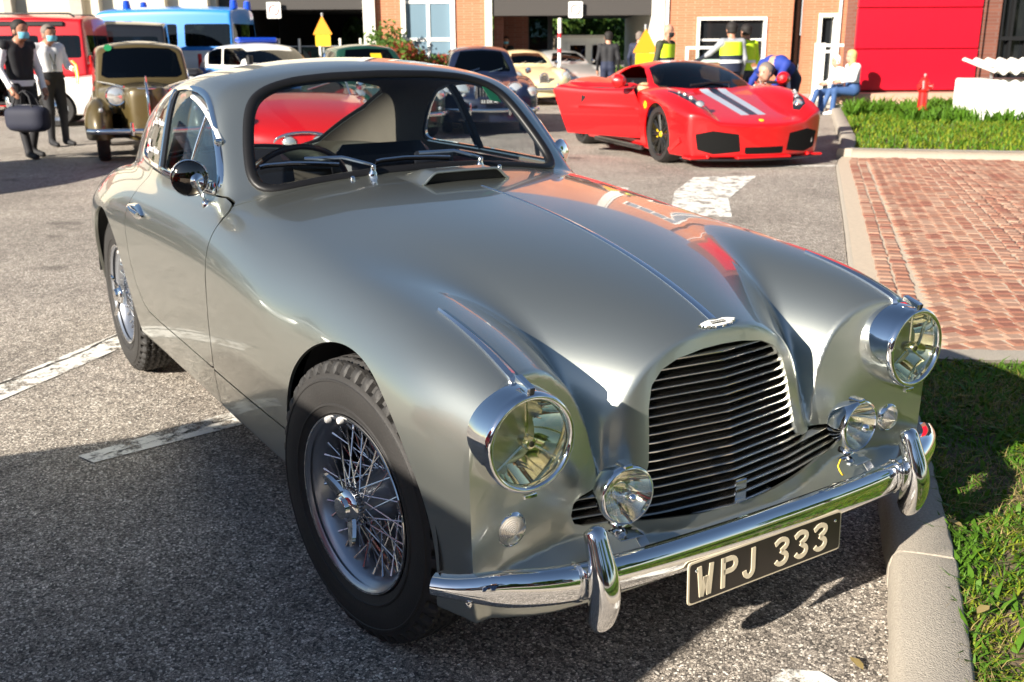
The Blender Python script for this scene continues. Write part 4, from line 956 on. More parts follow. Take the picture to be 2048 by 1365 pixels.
# the nose keeps a crisp upright edge below each headlamp: cut the skin there and square both sides up
def edge_phi(P):
    x, a, z = P[:, 0], np.abs(P[:, 1]), P[:, 2]
    return np.where((z < .70) & (z > .30) & (x > .40) & (a > .62), (x - a_front(a, z)) - (a - a_side(x, z)), -1.)
eV, eT, eS = split(hV, hT, edge_phi(hV)); VV_, TT_, NN_ = [], [], []; off_ = 0
for sd_ in (True, False):
    V_, T_ = compact(eV, eT[eS == sd_]); N_ = nrm(V_); x_, a_, z_ = V_[:, 0].copy(), np.abs(V_[:, 1]), V_[:, 2]
    u_ = x_ - a_front(a_, z_); v_ = a_ - a_side(x_, z_); w_ = (1 - sstep(z_, .58, .66)) * sstep(z_, .362, .372) * ((np.minimum(u_, v_) > -.02) & (x_ > .42) & (a_ > .64)); on_ = np.abs(u_ - v_) < 1e-3
    nx, na = x_.copy(), a_.copy()
    if sd_: na = a_side(np.minimum(x_, a_front(a_, z_)), z_)
    else: nx = a_front(np.minimum(a_, a_side(x_, z_)), z_)
    for _ in range(6): nx = np.where(on_, a_front(na, z_), nx); na = np.where(on_, a_side(nx, z_), na)
    V_[:, 0] = x_ + (nx - x_) * w_; V_[:, 1] = np.sign(V_[:, 1]) * (a_ + (na - a_) * w_)
    e_ = 1e-3
    if sd_: G_ = np.stack([-(a_side(nx + e_, z_) - a_side(nx - e_, z_)) / (2 * e_), np.sign(V_[:, 1]), -(a_side(nx, z_ + e_) - a_side(nx, z_ - e_)) / (2 * e_)], 1)
    else: G_ = np.stack([np.ones_like(nx), -np.sign(V_[:, 1]) * (a_front(na + e_, z_) - a_front(na - e_, z_)) / (2 * e_), -(a_front(na, z_ + e_) - a_front(na, z_ - e_)) / (2 * e_)], 1)
    N_ = unit(N_ * (1 - w_)[:, None] + unit(G_) * w_[:, None]); VV_.append(V_); TT_.append(T_ + off_); NN_.append(N_); off_ += len(V_)
V, T, N = mirror(np.concatenate(VV_), np.concatenate(TT_), np.concatenate(NN_)); bonnet = shell('bonnet', V, T, N, 'silver_paint', coupe, rim=.010)
V0, T0 = sV, sT; N0 = nrm(V0)
for k, (V, T, N) in enumerate(((V0, T0, N0), flip(V0, T0, N0))): shell('sill', V, T, N, 'silver_paint', coupe, rim=.006)
N0 = nrm(fV_)
for V, T, N in ((fV_, fT_, N0), flip(fV_, fT_, N0)): shell('front_sill', V, T, N, 'silver_paint', coupe, rim=.006)
doors = []
N0 = nrm(dV)
for V, T, N in ((dV, dT, N0), flip(dV, dT, N0)): doors.append(shell('door', V, T, N, 'silver_paint', coupe, rim=.014))
V, T, N = both(wsV, wsT); ws_ob = shell('windscreen', V, T, N, 'screen_glass', coupe)
wsB = V, T, N
V, T, N = both(rwV, rwT); rw_ob = shell('rear_window', V, T, N, 'window_glass', coupe)
rwB = V, T, N
# ---- trim that follows the skin of the coupe
def proj_skin(P, f=a_body, it=6):
    P = np.array(P, float)
    for _ in range(it):
        g = grad(f, P); P = P - g * (f(P) / np.maximum((g * g).sum(1), .05))[:, None]
    return P
def loops_pts(B, step=.02, sm=3):
    V, T, N = B; out = []
    for L in loops_of(boundary(T)):
        if len(L) < 12: continue
        P = smooth_loop(resample(V[L], step, True), sm); out.append(proj_skin(P))
    return out
for P in loops_pts(wsB):
    sweep('windscreen_rubber', P, nrm(P), [(-.020, -.012), (-.019, .004), (-.010, .011), (.002, .012), (.012, .008), (.017, .0), (.017, -.012)], 'black_rubber', ws_ob, closed=True)
for P in loops_pts(rwB):
    sweep('window_rubber', P, nrm(P), ell(.014, .010, 8), 'black_rubber', rw_ob, closed=True)
N0 = nrm(swV)
for k, (V, T, N) in enumerate(((swV, swT, N0), flip(swV, swT, N0))):
    sgn = -1 if k == 0 else 1
    root = shell('side_window', V, T, N, 'window_glass', coupe)
    for P in loops_pts((V, T, N)):
        sweep('chrome_frame', P, unit(grad(a_body, P)), [(-.016, -.008), (-.014, .005), (-.004, .009), (.008, .006), (.012, -.008)], 'chrome', root, closed=True)
    def sp(x, z, off=.0):
        P = proj_skin([(x, sgn * .62, z)]); P[0, 0] = x; P[0, 2] = z; P = proj_skin(P); return P[0] + nrm(P)[0] * off
    # pillar between the door glass and the quarter light
    div = np.array([sp(x, z, .004) for x, z in zip(np.linspace(-1.835, -1.915, 14), np.linspace(.965, 1.246, 14))])
    sweep('window_divider', div, nrm(div), [(-.016, -.01), (-.016, .006), (-.004, .010), (.016, .006), (.016, -.01)], 'chrome', root)
    div2 = div + np.array((.030, 0, 0)); div2 = proj_skin(div2)
    sweep('black_channel', div2, nrm(div2), [(-.012, -.012), (-.012, .004), (.012, .004), (.012, -.012)], 'black_rubber', root)
    # front quarter vent standing open
    if k == 0:
        vb = np.array([sp(-1.44, .97, .004), sp(-1.415, 1.08, .004), sp(-1.395, 1.195, .004)])
        sweep('vent_post', resample(vb, .03), nrm(resample(vb, .03)), ell(.007, .008, 8), 'chrome', root)
        a0 = sp(-1.248, 1.099, .004); a2 = sp(-1.582, 1.228, .012); a1 = sp(-1.40, 1.205, .016)
        t = np.linspace(0, 1, 14)[:, None]; C = (1 - t) ** 2 * a0 + 2 * t * (1 - t) * a1 + t * t * a2
        lo = np.array([sp(x, z, .010) for x, z in zip(np.linspace(-1.165, -1.525, 14), np.linspace(.967, .972, 14))])
        Vg = np.concatenate([C, lo]); n = len(C); i = np.arange(n - 1)
        raw_mesh('open_pane', Vg, np.stack([i, i + 1, n + i + 1, n + i], 1), 'sliding_glass', root)
        sweep('pane_edge', C, np.tile((0, 0, 1.), (n, 1)), ell(.010, .008, 8), 'white_vinyl', root)
        MB().lathe([(0, .012), (.009, .010), (.011, 0), (.011, -.01)], 12, o=a0 + np.array((0, -.01, .0)), axis=(0, sgn, 0)).build('catch', 'chrome', root)
        obox('window_block', (-1.255, sgn * .69 - .008, .955), (-1.185, sgn * .69 + .014, .985), 'chrome', root, .004)
    else:
        vb = np.array([sp(-1.36, .97, .003), sp(-1.335, 1.08, .003), sp(-1.32, 1.15, .003)])
        sweep('vent_post', resample(vb, .03), nrm(resample(vb, .03)), ell(.012, .008, 8), 'black_rubber', root)
    # names on the quarter light
    c = sp(-2.02, 1.085, .0035); e = sp(-1.97, 1.085, .0035); u = sp(-2.02, 1.13, .0035)
    xd = (e - c) * (1 if sgn < 0 else -1)
    if k == 0:
        for row, (txt, dz) in enumerate((('Chris Mayhew', .045), ('Stuart Mayhew', -.06))):
            c = sp(-2.025, 1.075 + dz, .004); e = sp(-1.97, 1.075 + dz, .004); u = sp(-2.025, 1.10 + dz, .004)
            text_mesh('name_lettering', txt, .036, 'white_vinyl', root, mtx=frame(c, e - c, u - c), depth=.0006)
            c = sp(-2.165, 1.08 + dz, .004); e = sp(-2.12, 1.08 + dz, .004); u = sp(-2.165, 1.10 + dz, .004); Mx = frame(c, e - c, u - c)
            MB().box((-.022, -.028, 0), (.022, .028, .0007), mtx=Mx).build('flag_sticker', 'white_vinyl', root)
            MB().box((-.005, -.028, .0008), (.005, .028, .0014), mtx=Mx).box((-.022, -.006, .0008), (.022, .006, .0014), mtx=Mx).build('flag_cross', 'red_vinyl', root)
    else:
        c = sp(-2.04, 1.055, -.004); e = sp(-1.99, 1.055, -.004); u = sp(-2.04, 1.08, -.004)
        text_mesh('name_lettering', 'Stuart Mayhew', .040, 'black_vinyl', root, mtx=frame(c, c - e, u - c), depth=.0006)
        c = sp(-1.885, 1.05, -.004); e = sp(-1.86, 1.05, -.004); u = sp(-1.885, 1.07, -.004)
        MB().box((-.028, -.03, 0), (.028, .03, .001), mtx=frame(c, c - e, u - c)).build('flag_sticker', 'black_vinyl', root)

def strip_on_skin(name, xs, y, w0, w1, h, m, parent, f=a_body):
    P = proj_skin([(x, y, aHc(x) if abs(y) < .3 else aZf(x)) for x in xs]); P[:, 1] = y; Nn = nrm(P); k = len(P)
    T = unit(np.gradient(P, axis=0)); U = np.cross(Nn, T); w = np.linspace(w0, w1, k)[:, None]
    rows = [P + U * w - Nn * .004, P + U * w * .9 + Nn * h * .4, P + Nn * h, P - U * w * .9 + Nn * h * .4, P - U * w - Nn * .004]
    V = np.stack(rows, 1).reshape(-1, 3); i = np.arange(k - 1)[:, None] * 5; F = np.concatenate([np.stack([i + j + 1, i + j, i + j + 5, i + j + 6], -1).reshape(-1, 4) for j in range(4)])
    return raw_mesh(name, V, [F, np.array([[0, 1, 2, 3, 4]]), (np.arange(5) + (k - 1) * 5)[None, ::-1]], m, parent, sharp=25)
strip_on_skin('centre_strip', np.linspace(-.64, .408, 60), 0, .0045, .0125, .0030, 'strip_metal', bonnet)
for s in (-1, 1): strip_on_skin('wing_strip', np.linspace(.155, .492, 26), s * .584, .003, .0125, .008, 'strip_metal', bonnet)

# winged badge on the nose
bp_ = proj_skin([(.4235, 0, .777)])[0]; bn = nrm(bp_[None])[0]
wing = [(0, .0085), (.016, .0105), (.022, .012), (.038, .0095), (.0555, .0045), (.060, .0015), (.050, -.0015), (.053, -.004), (.041, -.0055), (.043, -.0085), (.030, -.0085), (.031, -.0115), (.018, -.011), (.017, -.0135), (0, -.0135)]
wing = np.array(wing); full = np.concatenate([wing, (wing * (-1, 1))[::-1][1:-1]]) * .92
bm = frame(bp_ + bn * .002, (0, 1, 0), np.cross(bn, (0, 1, 0)))
badge = MB().prism(full[::-1], 0, .004, mtx=bm).build('winged_badge', 'badge_cream', bonnet)
MB().prism(full[::-1] * 1.06, -.002, .003, mtx=bm).build('badge_edge', 'chrome', badge)
MB().box((-.021, -.0045, .004), (.021, .0045, .0048), mtx=bm).build('badge_bar', 'black_vinyl', badge)
text_mesh('badge_lettering', 'ASTON MARTIN', .0058, 'badge_cream', badge, mtx=bm @ Matrix.Translation((0, 0, .0052)), depth=.0001)

# air scoop ahead of the screen: a low hood with a dark mouth
def sc_h(x, y):
    t = sstep(x, -.98, -.80); w = 1 - sstep(np.abs(y), .105, .165)
    return .036 * t * w
nx, ny = 40, 48; xs = np.linspace(-.985, -.735, nx); ys = np.linspace(-.19, .19, ny)
gx, gy = np.meshgrid(xs, ys, indexing='ij'); base = np.stack([gx.ravel(), gy.ravel(), aHc(gx.ravel())], 1)
base = proj_skin(base); edge = base[:, 0] > -.74
Vt = base + nrm(base) * (sc_h(gx, gy).ravel() - .0012 * (sc_h(gx, gy).ravel() < .0005))[:, None]
def scg(P): return P
i, j = np.meshgrid(np.arange(nx - 1), np.arange(ny - 1), indexing='ij'); q = (i * ny + j).ravel(); Fq = np.stack([q, q + ny, q + ny + 1, q + 1], 1)
hgt = sc_h(gx, gy).ravel(); keep = (hgt[Fq].max(1) > .0006)
sc_ob = raw_mesh('air_scoop', Vt, Fq[keep], 'silver_paint', bonnet)
mp = [k for k in range((nx - 1) * ny, nx * ny) if hgt[k] > .001]
top_ = Vt[mp]; bot_ = base[mp]
lip = np.array([p for p in top_]); sweep('scoop_lip', lip, np.tile((.3, 0, 1.), (len(lip), 1)), ell(.0045, .0045, 8), 'silver_paint', sc_ob)
Vm = np.concatenate([top_ + (-.012, 0, -.004), bot_ + (-.012, 0, .002)]); n = len(mp); ii = np.arange(n - 1)
raw_mesh('scoop_mouth', Vm, np.stack([ii, n + ii, n + ii + 1, ii + 1], 1), 'dark_void', sc_ob)

# ---- lamps
def at_x(o, th=0): return o
def headlamp(y):
    o = np.array((.482, y, .650)); r = empty('headlamp', (0, 0, 0)); r.parent = coupe; ax = (1, 0, .02)
    MB().lathe([(.106, -.035), (.1085, -.004), (.1075, .010), (.1055, .034), (.1045, .040), (.1045, .046), (.1035, .052), (.100, .060), (.0955, .062), (.0915, .060), (.0885, .054), (.087, .045)], 72, o, ax).build('bezel', 'chrome', r, sharp=60)
    t = np.linspace(0, 1, 10); MB().lathe([(.001 + .0865 * u, .070 - .022 * u * u) for u in t], 48, o, ax).build('lens', 'lamp_glass', r, sharp=80)
    MB().lathe([(.0885 * math.sqrt(u) + .0002, -.052 + .098 * u) for u in np.linspace(0, 1, 14)][::-1], 48, o, ax).build('reflector', 'reflector', r, sharp=80)
    c = o + (.040, 0, 0)
    mb = MB().lathe([(.0, .016), (.011, .014), (.015, .006), (.015, -.006), (.010, -.022), (0, -.024)], 20, c, ax)
    for a in (90, 215, 325):
        d = np.array((0, math.cos(R(a)), math.sin(R(a)))); mb.tube([c + d * .012 - (.004, 0, 0), c + d * .086 - (.004, 0, 0)], .0032, 6)
    mb.build('bulb_shield', 'bulb_shield', r)
    MB().lathe([(.0, .012), (.006, .011), (.007, 0)], 12, c + (.006, 0, 0), ax).build('cap_hole', 'dark_void', r)
    fin = MB().box((-.03, -.0085, -.004), (.022, .0085, .012), .003, mtx=Matrix.Translation((*(o + (.034, 0, .112)),)) @ Matrix.Rotation(R(16), 4, 'Y')).build('tell_tale', 'chrome', r)
    MB().box((0, -.006, -.006), (.004, .006, .008), .001, mtx=Matrix.Translation((*(o + (.0545, 0, .109)),)) @ Matrix.Rotation(R(16), 4, 'Y')).build('tell_tale_window', 'black_vinyl', fin)
    MB().box((-.006, -.016, -.006), (.006, .016, .004), .002, mtx=Matrix.Translation((*(o + (.048, 0, -.112)),))).build('bezel_clip', 'chrome', r)
for y in (-.588, .588): headlamp(y)
for y in (-.600, .592):
    o = np.array((.471, y, .441)); r = empty('side_lamp'); r.parent = coupe
    MB().lathe([(.040, -.004), (.040, .004), (.036, .009), (.033, .011), (.031, .010)], 40, o, (1, 0, 0)).build('lamp_base', 'chrome', r)
    pr = []
    for k in range(9):
        q = k / 9; pr += [(.031 * (1 - q), .010 + .016 * q ** .8), (.031 * (1 - q) - .0006, .0128 + .016 * q ** .8)]
    MB().lathe(pr + [(.0005, .027)], 36, o, (1, 0, 0)).build('ribbed_lens', 'side_lens', r, sharp=15)
def foglamp(y, tilt):
    o = np.array((.535, y, .488)); r = empty('fog_lamp'); r.parent = coupe; ax = np.array((math.cos(tilt), math.sin(tilt), .03))
    MB().lathe([(.004, -.062), (.030, -.056), (.050, -.036), (.0625, -.006), (.066, .010), (.0665, .020), (.0645, .025), (.060, .026), (.058, .022)], 48, o, ax).build('lamp_bowl', 'chrome', r, sharp=60)
    MB().lathe([(.001 + .0585 * u, .034 - .012 * u * u) for u in np.linspace(0, 1, 10)], 48, o, ax).build('lens', 'ribbed_glass', r, sharp=80)
    MB().lathe([(.058 * math.sqrt(u) + .0002, -.035 + .058 * u) for u in np.linspace(0, 1, 10)][::-1], 40, o, ax).build('reflector', 'reflector', r, sharp=80)
    MB().lathe([(0, .048), (.006, .046), (.0105, .040), (.0115, .034), (.0115, .028)], 20, o, ax).build('centre_boss', 'chrome', r, sharp=60)
    a = math.atan2(ax[1], ax[0]); mm = Matrix.Translation((*o,)) @ Matrix.Rotation(a, 4, 'Z')
    MB().box((-.012, -.012, .060), (.024, .012, .071), .003, mtx=mm).build('top_clip', 'worn_chrome', r)
    MB().lathe([(.012, .0), (.020, -.006), (.022, -.014), (.016, -.020)], 20, o + (-.01, 0, -.062), (0, 0, 1)).build('swivel_cup', 'chrome', r, sharp=50)
    MB().box((-.012, -.030, -.0905), (.045, .030, -.0875), .001, mtx=mm).box((-.002, -.007, -.110), (.012, .007, -.089), .002, mtx=mm).build('bracket_plate', 'worn_chrome', r)
    sg = 1
    pth = [(.010, .018, -.090), (.030, .026, -.094), (.050, .032, -.12), (.062, .036, -.150)]
    q = np.array([(o[0] + p[0], o[1] + p[1], o[2] + p[2]) for p in pth]); sweep('bracket_strap', q, np.tile((1., 0, .5), (4, 1)), [(-.012, -.0015), (.012, -.0015), (.012, .0015), (-.012, .0015)], 'brushed_metal', r)
foglamp(-.357, -.06); foglamp(.372, .06)
wire_ = np.array([(.535, .34, .40), (.54, .325, .385), (.552, .33, .366), (.54, .35, .358)]); otube('lamp_wire', resample(wire_, .01), .0018, 'yellow_vinyl', coupe, 6)

# ---- grille: every slat a bar bent at the middle
gin = empty('grille'); gin.parent = coupe
mk = MB(); q = GR_FULL * (1.04, 1.0); kq = len(q)
mk.prism(q[::-1], 0, .001); Vv = mk.V[0]; Vv = np.stack([np.full(len(Vv), .335) + (.72 - Vv[:, 1]) * .16 - Vv[:, 2], Vv[:, 0], Vv[:, 1]], 1); mk.V[0] = Vv
mk.build('grille_back', 'dark_void', gin)
def gwid(z):
    y = np.arange(0, .46, .004); s = poly_sdf(y, np.full(len(y), z), GR_FULL) < 0
    return y[s].max() if s.any() else 0
for k in range(19):
    z = .722 - k * .0197; w = gwid(z) + .010
    if w < .03: continue
    ys = np.concatenate([-np.linspace(w, .006, 14), [0], np.linspace(.006, w, 14)]); xc = .447 + (.72 - z) * .215 - .010
    xx = xc - .11 * np.abs(ys) - .12 * np.maximum(np.abs(ys) - .2, 0)
    P = np.stack([xx, ys, np.full_like(ys, z) + rng.uniform(-.0006, .0006)], 1)
    sweep('slat', P, np.tile((.35, 0, 1.), (len(P), 1)), [(-.012, -.0020), (.004, -.0036), (.0085, 0), (.004, .0036), (-.012, .0016)], 'grille_metal', gin)
bx_ = MB().box((.526, -.017, .372), (.534, .017, .428), .002).build('grille_emblem', 'chrome', gin)
# ---- bumper with overriders
bp = spl([(-.80, .425), (-.76, .475), (-.68, .537), (-.58, .580), (-.45, .606), (-.25, .620), (0, .625), (.25, .620), (.45, .606), (.58, .580), (.68, .537), (.76, .475), (.80, .425)])
ys = np.linspace(-.772, .772, 90); tp = 1 - .5 * sstep(np.abs(ys), .64, .772)
prof = np.array([(-.012, .037), (.004, .041), (.017, .034), (.024, .018), (.026, 0), (.024, -.018), (.016, -.034), (.004, -.040), (-.010, -.036), (-.004, -.028), (.008, -.022), (.016, 0), (.008, .022), (-.002, .030)])
P = np.stack([bp(ys), ys, .352 + .012 * sstep(np.abs(ys), .5, .79)], 1); Tn = unit(np.gradient(P, axis=0)); On = np.cross(Tn, (0, 0, 1.))
V = (P[:, None] + prof[None, :, :1] * On[:, None] * 1.0 + prof[None, :, 1:] * tp[:, None, None] * np.array((0, 0, 1.))).reshape(-1, 3); k = len(ys); n = len(prof)
j = np.arange(n); F = np.concatenate([np.stack([i * n + j, i * n + (j + 1) % n, (i + 1) * n + (j + 1) % n, (i + 1) * n + j], 1) for i in range(k - 1)])
bumper = raw_mesh('bumper', V, [F, np.arange(n)[None, ::-1], (k - 1) * n + np.arange(n)[None]], 'chrome', coupe, sharp=50)
for y, x in ((-.73, .512), (.73, .512)): MB().lathe([(0, .005), (.006, .003), (.007, 0)], 14, (x + .014, y, .335), (.75, .6 * (1 if y > 0 else -1), 0)).build('bumper_bolt', 'chrome', bumper)
for y in (-.487, .487):
    c = [(.607, .474), (.610, .470), (.616, .458), (.628, .430), (.642, .395), (.650, .360), (.650, .325), (.643, .292), (.632, .268), (.622, .258)]; w = [.006, .019, .0245, .026, .029, .031, .031, .029, .023, .008]; dpt = [.006, .016, .022, .024, .027, .031, .032, .029, .023, .006]
    c = np.array(c); t = np.linspace(0, 1, len(c)); tt = np.linspace(0, 1, 34)
    cx, cz, cw, cd = [spl(list(zip(t, v)))(tt) for v in (c[:, 0], c[:, 1], w, dpt)]
    P = np.stack([cx, np.full(34, y), cz], 1); Tn = unit(np.gradient(P, axis=0)); No = np.cross(Tn, (0, 1., 0)); No *= np.where(No[:, :1] < 0, -1, 1) if False else 1
    th = np.arange(24) * 2 * math.pi / 24; e1 = np.sign(np.cos(th)) * np.abs(np.cos(th)) ** .8; e2 = np.sin(th)
    V = (P[:, None] + (cw[:, None] * e1)[..., None] * np.array((0, 1., 0)) + (cd[:, None] * e2)[..., None] * No[:, None]).reshape(-1, 3); n = 24; j = np.arange(n)
    F = np.concatenate([np.stack([i * n + j, i * n + (j + 1) % n, (i + 1) * n + (j + 1) % n, (i + 1) * n + j], 1) for i in range(33)])
    if y: ov = raw_mesh('overrider', V, [F[:, ::-1], np.arange(n)[None], 33 * n + np.arange(n)[None, ::-1]], 'worn_chrome', bumper, sharp=60)
    for d in (-.033, .033):
        pc = prof * (1.12, 1.10); Vr = np.concatenate([np.stack([bp(y + d + e) + pc[:, 0], np.full(len(pc), y + d + e), .353 + pc[:, 1]], 1) for e in (-.004, .004)]); n = len(pc); j = np.arange(n)
        raw_mesh('collar', Vr, [np.stack([j, (j + 1) % n, n + (j + 1) % n, n + j], 1), np.arange(n)[None, ::-1], n + np.arange(n)[None]], 'worn_chrome', ov, sharp=40)
# ---- number plate
pm = Matrix.Translation((.650, -.024, .292)) @ Matrix.Rotation(R(90), 4, 'Z') @ Matrix.Rotation(R(88), 4, 'X')
pl = MB().prism(round_poly([(-.240, -.050), (.240, -.050), (.240, .050), (-.240, .050)], .010, 4), -.0015, .0015, mtx=pm).build('number_plate', 'plate_cream', coupe)
MB().prism(round_poly([(-.2355, -.0455), (.2355, -.0455), (.2355, .0455), (-.2355, .0455)], .008, 4), .0016, .0026, mtx=pm).build('plate_field', 'plate_black', pl)
def stroke_poly(segs, w): return segs
mb = MB(); CW, CH, TH = .047, .072, .0115
def stroke(x0, pts, th=TH):
    P = np.array(pts, float); P = P * (CW, CH) + (x0, -CH / 2); k = len(P); T_ = np.gradient(P, axis=0) if k > 2 else np.tile(P[1] - P[0], (2, 1))
    d = [];
    for i in range(k):
        if i == 0: t = P[1] - P[0]
        elif i == k - 1: t = P[-1] - P[-2]
        else:
            t = (P[i + 1] - P[i]) / np.linalg.norm(P[i + 1] - P[i]) + (P[i] - P[i - 1]) / np.linalg.norm(P[i] - P[i - 1])
        t = t / np.linalg.norm(t); d.append((-t[1], t[0]))
    d = np.array(d); L = P + d * th / 2; Rr = P - d * th / 2
    for i in range(k - 1):
        mb.prism([Rr[i], Rr[i + 1], L[i + 1], L[i]], .0027, .0048, mtx=pm)
def arcp(cx, cy, rx, ry, a0, a1, n=9): return [(cx + rx * math.cos(R(a)), cy + ry * math.sin(R(a))) for a in np.linspace(a0, a1, n)]
e = TH / 2 / CH; ex = TH / 2 / CW
def W_(x): stroke(x, [(ex, 1), (.27, 0)]); stroke(x, [(.27, 0), (.5, .62)]); stroke(x, [(.5, .62), (.73, 0)]); stroke(x, [(.73, 0), (1 - ex, 1)])
def P_(x): stroke(x, [(ex, 0), (ex, 1)]); stroke(x, [(ex, 1 - e), (.6, 1 - e)] + arcp(.62, .72, .30, .28 - e, 90, -90) + [(ex, .44 + e)])
def J_(x): stroke(x, [(1 - ex - .1, 1), (1 - ex - .1, .30)] + arcp(.50, .30, .5 - ex - .1, .30 - e, 0, -180, 9)[1:])
def T3(x): stroke(x, [(.06, .80)] + arcp(.5, .75, .5 - ex, .25 - e, 150, -70, 11) + [(.46, .53)]); stroke(x, [(.46, .53)] + arcp(.5, .27, .5 - ex, .27 - e, 72, -160, 13))
xs_ = [-.212, -.146, -.086, .004, .066, .128]
for fn_, x_ in ((W_, xs_[0] - .004), (P_, xs_[1]), (J_, xs_[2]), (T3, xs_[3] + .012), (T3, xs_[4] + .014), (T3, xs_[5] + .016)):
    mb = MB(); fn_(x_); mb.build('plate_character', 'plate_cream', pl, sharp=20)

for u in (-.218, .218): MB().lathe([(0, .0045), (.0032, .0035), (.004, .002)], 10, np.array(pm @ Vector((u, .028, .001))), (1, 0, 0)).build('plate_screw', 'worn_chrome', pl)

# ---- door furniture and mirrors
for k, s in ((0, -1), (1, 1)):
    def dp(x, z, off=0):
        P = proj_skin([(x, s * .79, z)]); return P[0] + nrm(P)[0] * off
    h = empty('door_handle'); h.parent = doors[k]
    es = np.array([dp(x, z) for x, z in ((-2.015, .815), (-1.96, .812), (-1.88, .806), (-1.81, .802), (-1.785, .80))])
    P = resample(es, .012); w = np.sin(np.linspace(.25, math.pi - .2, len(P))) * .028
    T_ = unit(np.gradient(P, axis=0)); Nn = nrm(P); U = np.cross(Nn, T_); rows = []
    for c_, v_ in ((-1, -.002), (-.8, .006), (-.3, .011), (.3, .011), (.8, .006), (1, -.002)): rows.append(P + U * w[:, None] * c_ + Nn * v_)
    V = np.stack(rows, 1).reshape(-1, 3); i = np.arange(len(P) - 1)[:, None] * 6
    F = np.concatenate([np.stack([i + j, i + j + 1, i + j + 7, i + j + 6], -1).reshape(-1, 4) for j in range(5)])
    raw_mesh('escutcheon', V, F if s < 0 else F, 'chrome', h)
    lv = np.array([dp(-1.96, .812, .012), dp(-1.93, .811, .026), dp(-1.86, .805, .028), dp(-1.80, .801, .020)])
    otube('lever', resample(lv, .01), .0085, 'chrome', h, 10)
m = empty('door_mirror'); m.parent = doors[0]
b0 = proj_skin([(-1.215, -.715, .92)])[0]
c = np.array((-1.185, -.755, 1.000)); bk = np.array((1.0, -.25, .0)); bk /= np.linalg.norm(bk)
MB().lathe([(0, .014), (.02, .012), (.04, .0065), (.053, -.002), (.057, -.008), (.056, -.012), (.05, -.013), (0, -.013)], 44, c, bk).build('mirror_shell', 'mirror_back', m, sharp=60)
MB().lathe([(.058, -.014), (.0595, -.008), (.058, -.003), (.0565, -.002)], 44, c, bk).build('mirror_rim', 'chrome', m)
j0 = c + bk * .012 + np.array((.0, .018, -.006))
MB().lathe([(0, .020), (.009, .017), (.012, .008), (.024, .002), (.027, -.004)], 24, j0, bk).build('mirror_boss', 'chrome', m, sharp=60)
otube('mirror_stalk', resample(np.array([j0 + bk * .018, j0 + bk * .02 + (0, .004, -.02), j0 + (.012, .012, -.045), b0 + (.006, -.004, .012)]), .008), .0065, 'chrome', m)
MB().lathe([(0, .014), (.008, .012), (.016, .004), (.018, 0)], 18, b0, nrm(b0[None])[0]).build('mirror_foot', 'chrome', m, sharp=60)
m2 = empty('door_mirror'); m2.parent = doors[1]
c2 = np.array((-1.19, .690, .992)); b2 = proj_skin([(-1.16, .69, .92)])[0]
MB().lathe([(0, .014), (.02, .012), (.04, .0065), (.053, -.002), (.057, -.008), (.056, -.012), (.05, -.013), (0, -.013)], 44, c2, (.92, .40, 0)).build('mirror_shell', 'chrome', m2, sharp=60)
otube('mirror_stalk', resample(np.array([c2 + (.02, 0, -.02), c2 + (.02, 0, -.05), b2]), .01), .006, 'chrome', m2)
# ---- wipers
for (py, tip) in ((-.205, (-1.115, -.53)), (.205, (-1.09, -.16))):
    w = empty('wiper'); w.parent = coupe
    pv = proj_skin([(-1.0, py, .99)])[0] + (0, 0, .004)
    MB().lathe([(.016, -.01), (.014, .006), (.009, .012), (.009, .03), (.0, .034)], 18, pv, (.2, 0, 1)).build('pivot', 'chrome', w, sharp=50)
    def wp(y, up, off):
        z = 1.0 + up; x = -1.005 - (z - .99) * 1.02 - .30 * y * y; P = proj_skin([(x, y, z)]); return P[0] + nrm(P)[0] * off
    yt = tip[1]; y0 = py; L = yt - y0
    a = np.array([pv + (0, 0, .03), wp(y0 + L * .25, .026, .035), wp(y0 + L * .62, .030, .030)])
    Pa = resample(a, .02); k = len(Pa)
    sweep('arm', Pa, nrm(proj_skin(Pa)), [(-.006, -.002), (.006, -.002), (.004, .003), (-.004, .003)], 'chrome', w)
    bl = np.array([wp(y0 + L * q, u, .020) for q, u in ((.30, .014), (.5, .020), (.75, .024), (1.0, .020), (1.05, .016))])
    Pb = resample(bl, .02); sweep('blade', Pb, nrm(proj_skin(Pb)), [(-.004, -.003), (.004, -.003), (.003, .005), (-.003, .005)], 'worn_chrome', w)
    Pr = Pb - nrm(proj_skin(Pb)) * .008; sweep('blade_rubber', Pr, nrm(proj_skin(Pb)), [(-.002, -.006), (.002, -.006), (.002, .005), (-.002, .005)], 'black_rubber', w)
for y in (-.285, .275):
    b0 = proj_skin([(-.985, y, .98)])[0]; MB().lathe([(.009, -.003), (.008, .008), (.004, .012), (0, .013)], 14, b0, (.2, 0, 1)).build('washer_jet', 'chrome', coupe)
# inspection sticker
c = proj_skin([(-1.31, .44, 1.215)])[0] - nrm(proj_skin([(-1.31, .44, 1.215)]))[0] * .004
nn = nrm(c[None])[0]; MB().box((-.03, -.035, -.001), (.03, .035, .0), mtx=frame(c, (-.25, .9, -.15), np.cross(nn, (-.25, .9, -.15)))).build('screen_sticker', 'green_sticker', coupe)

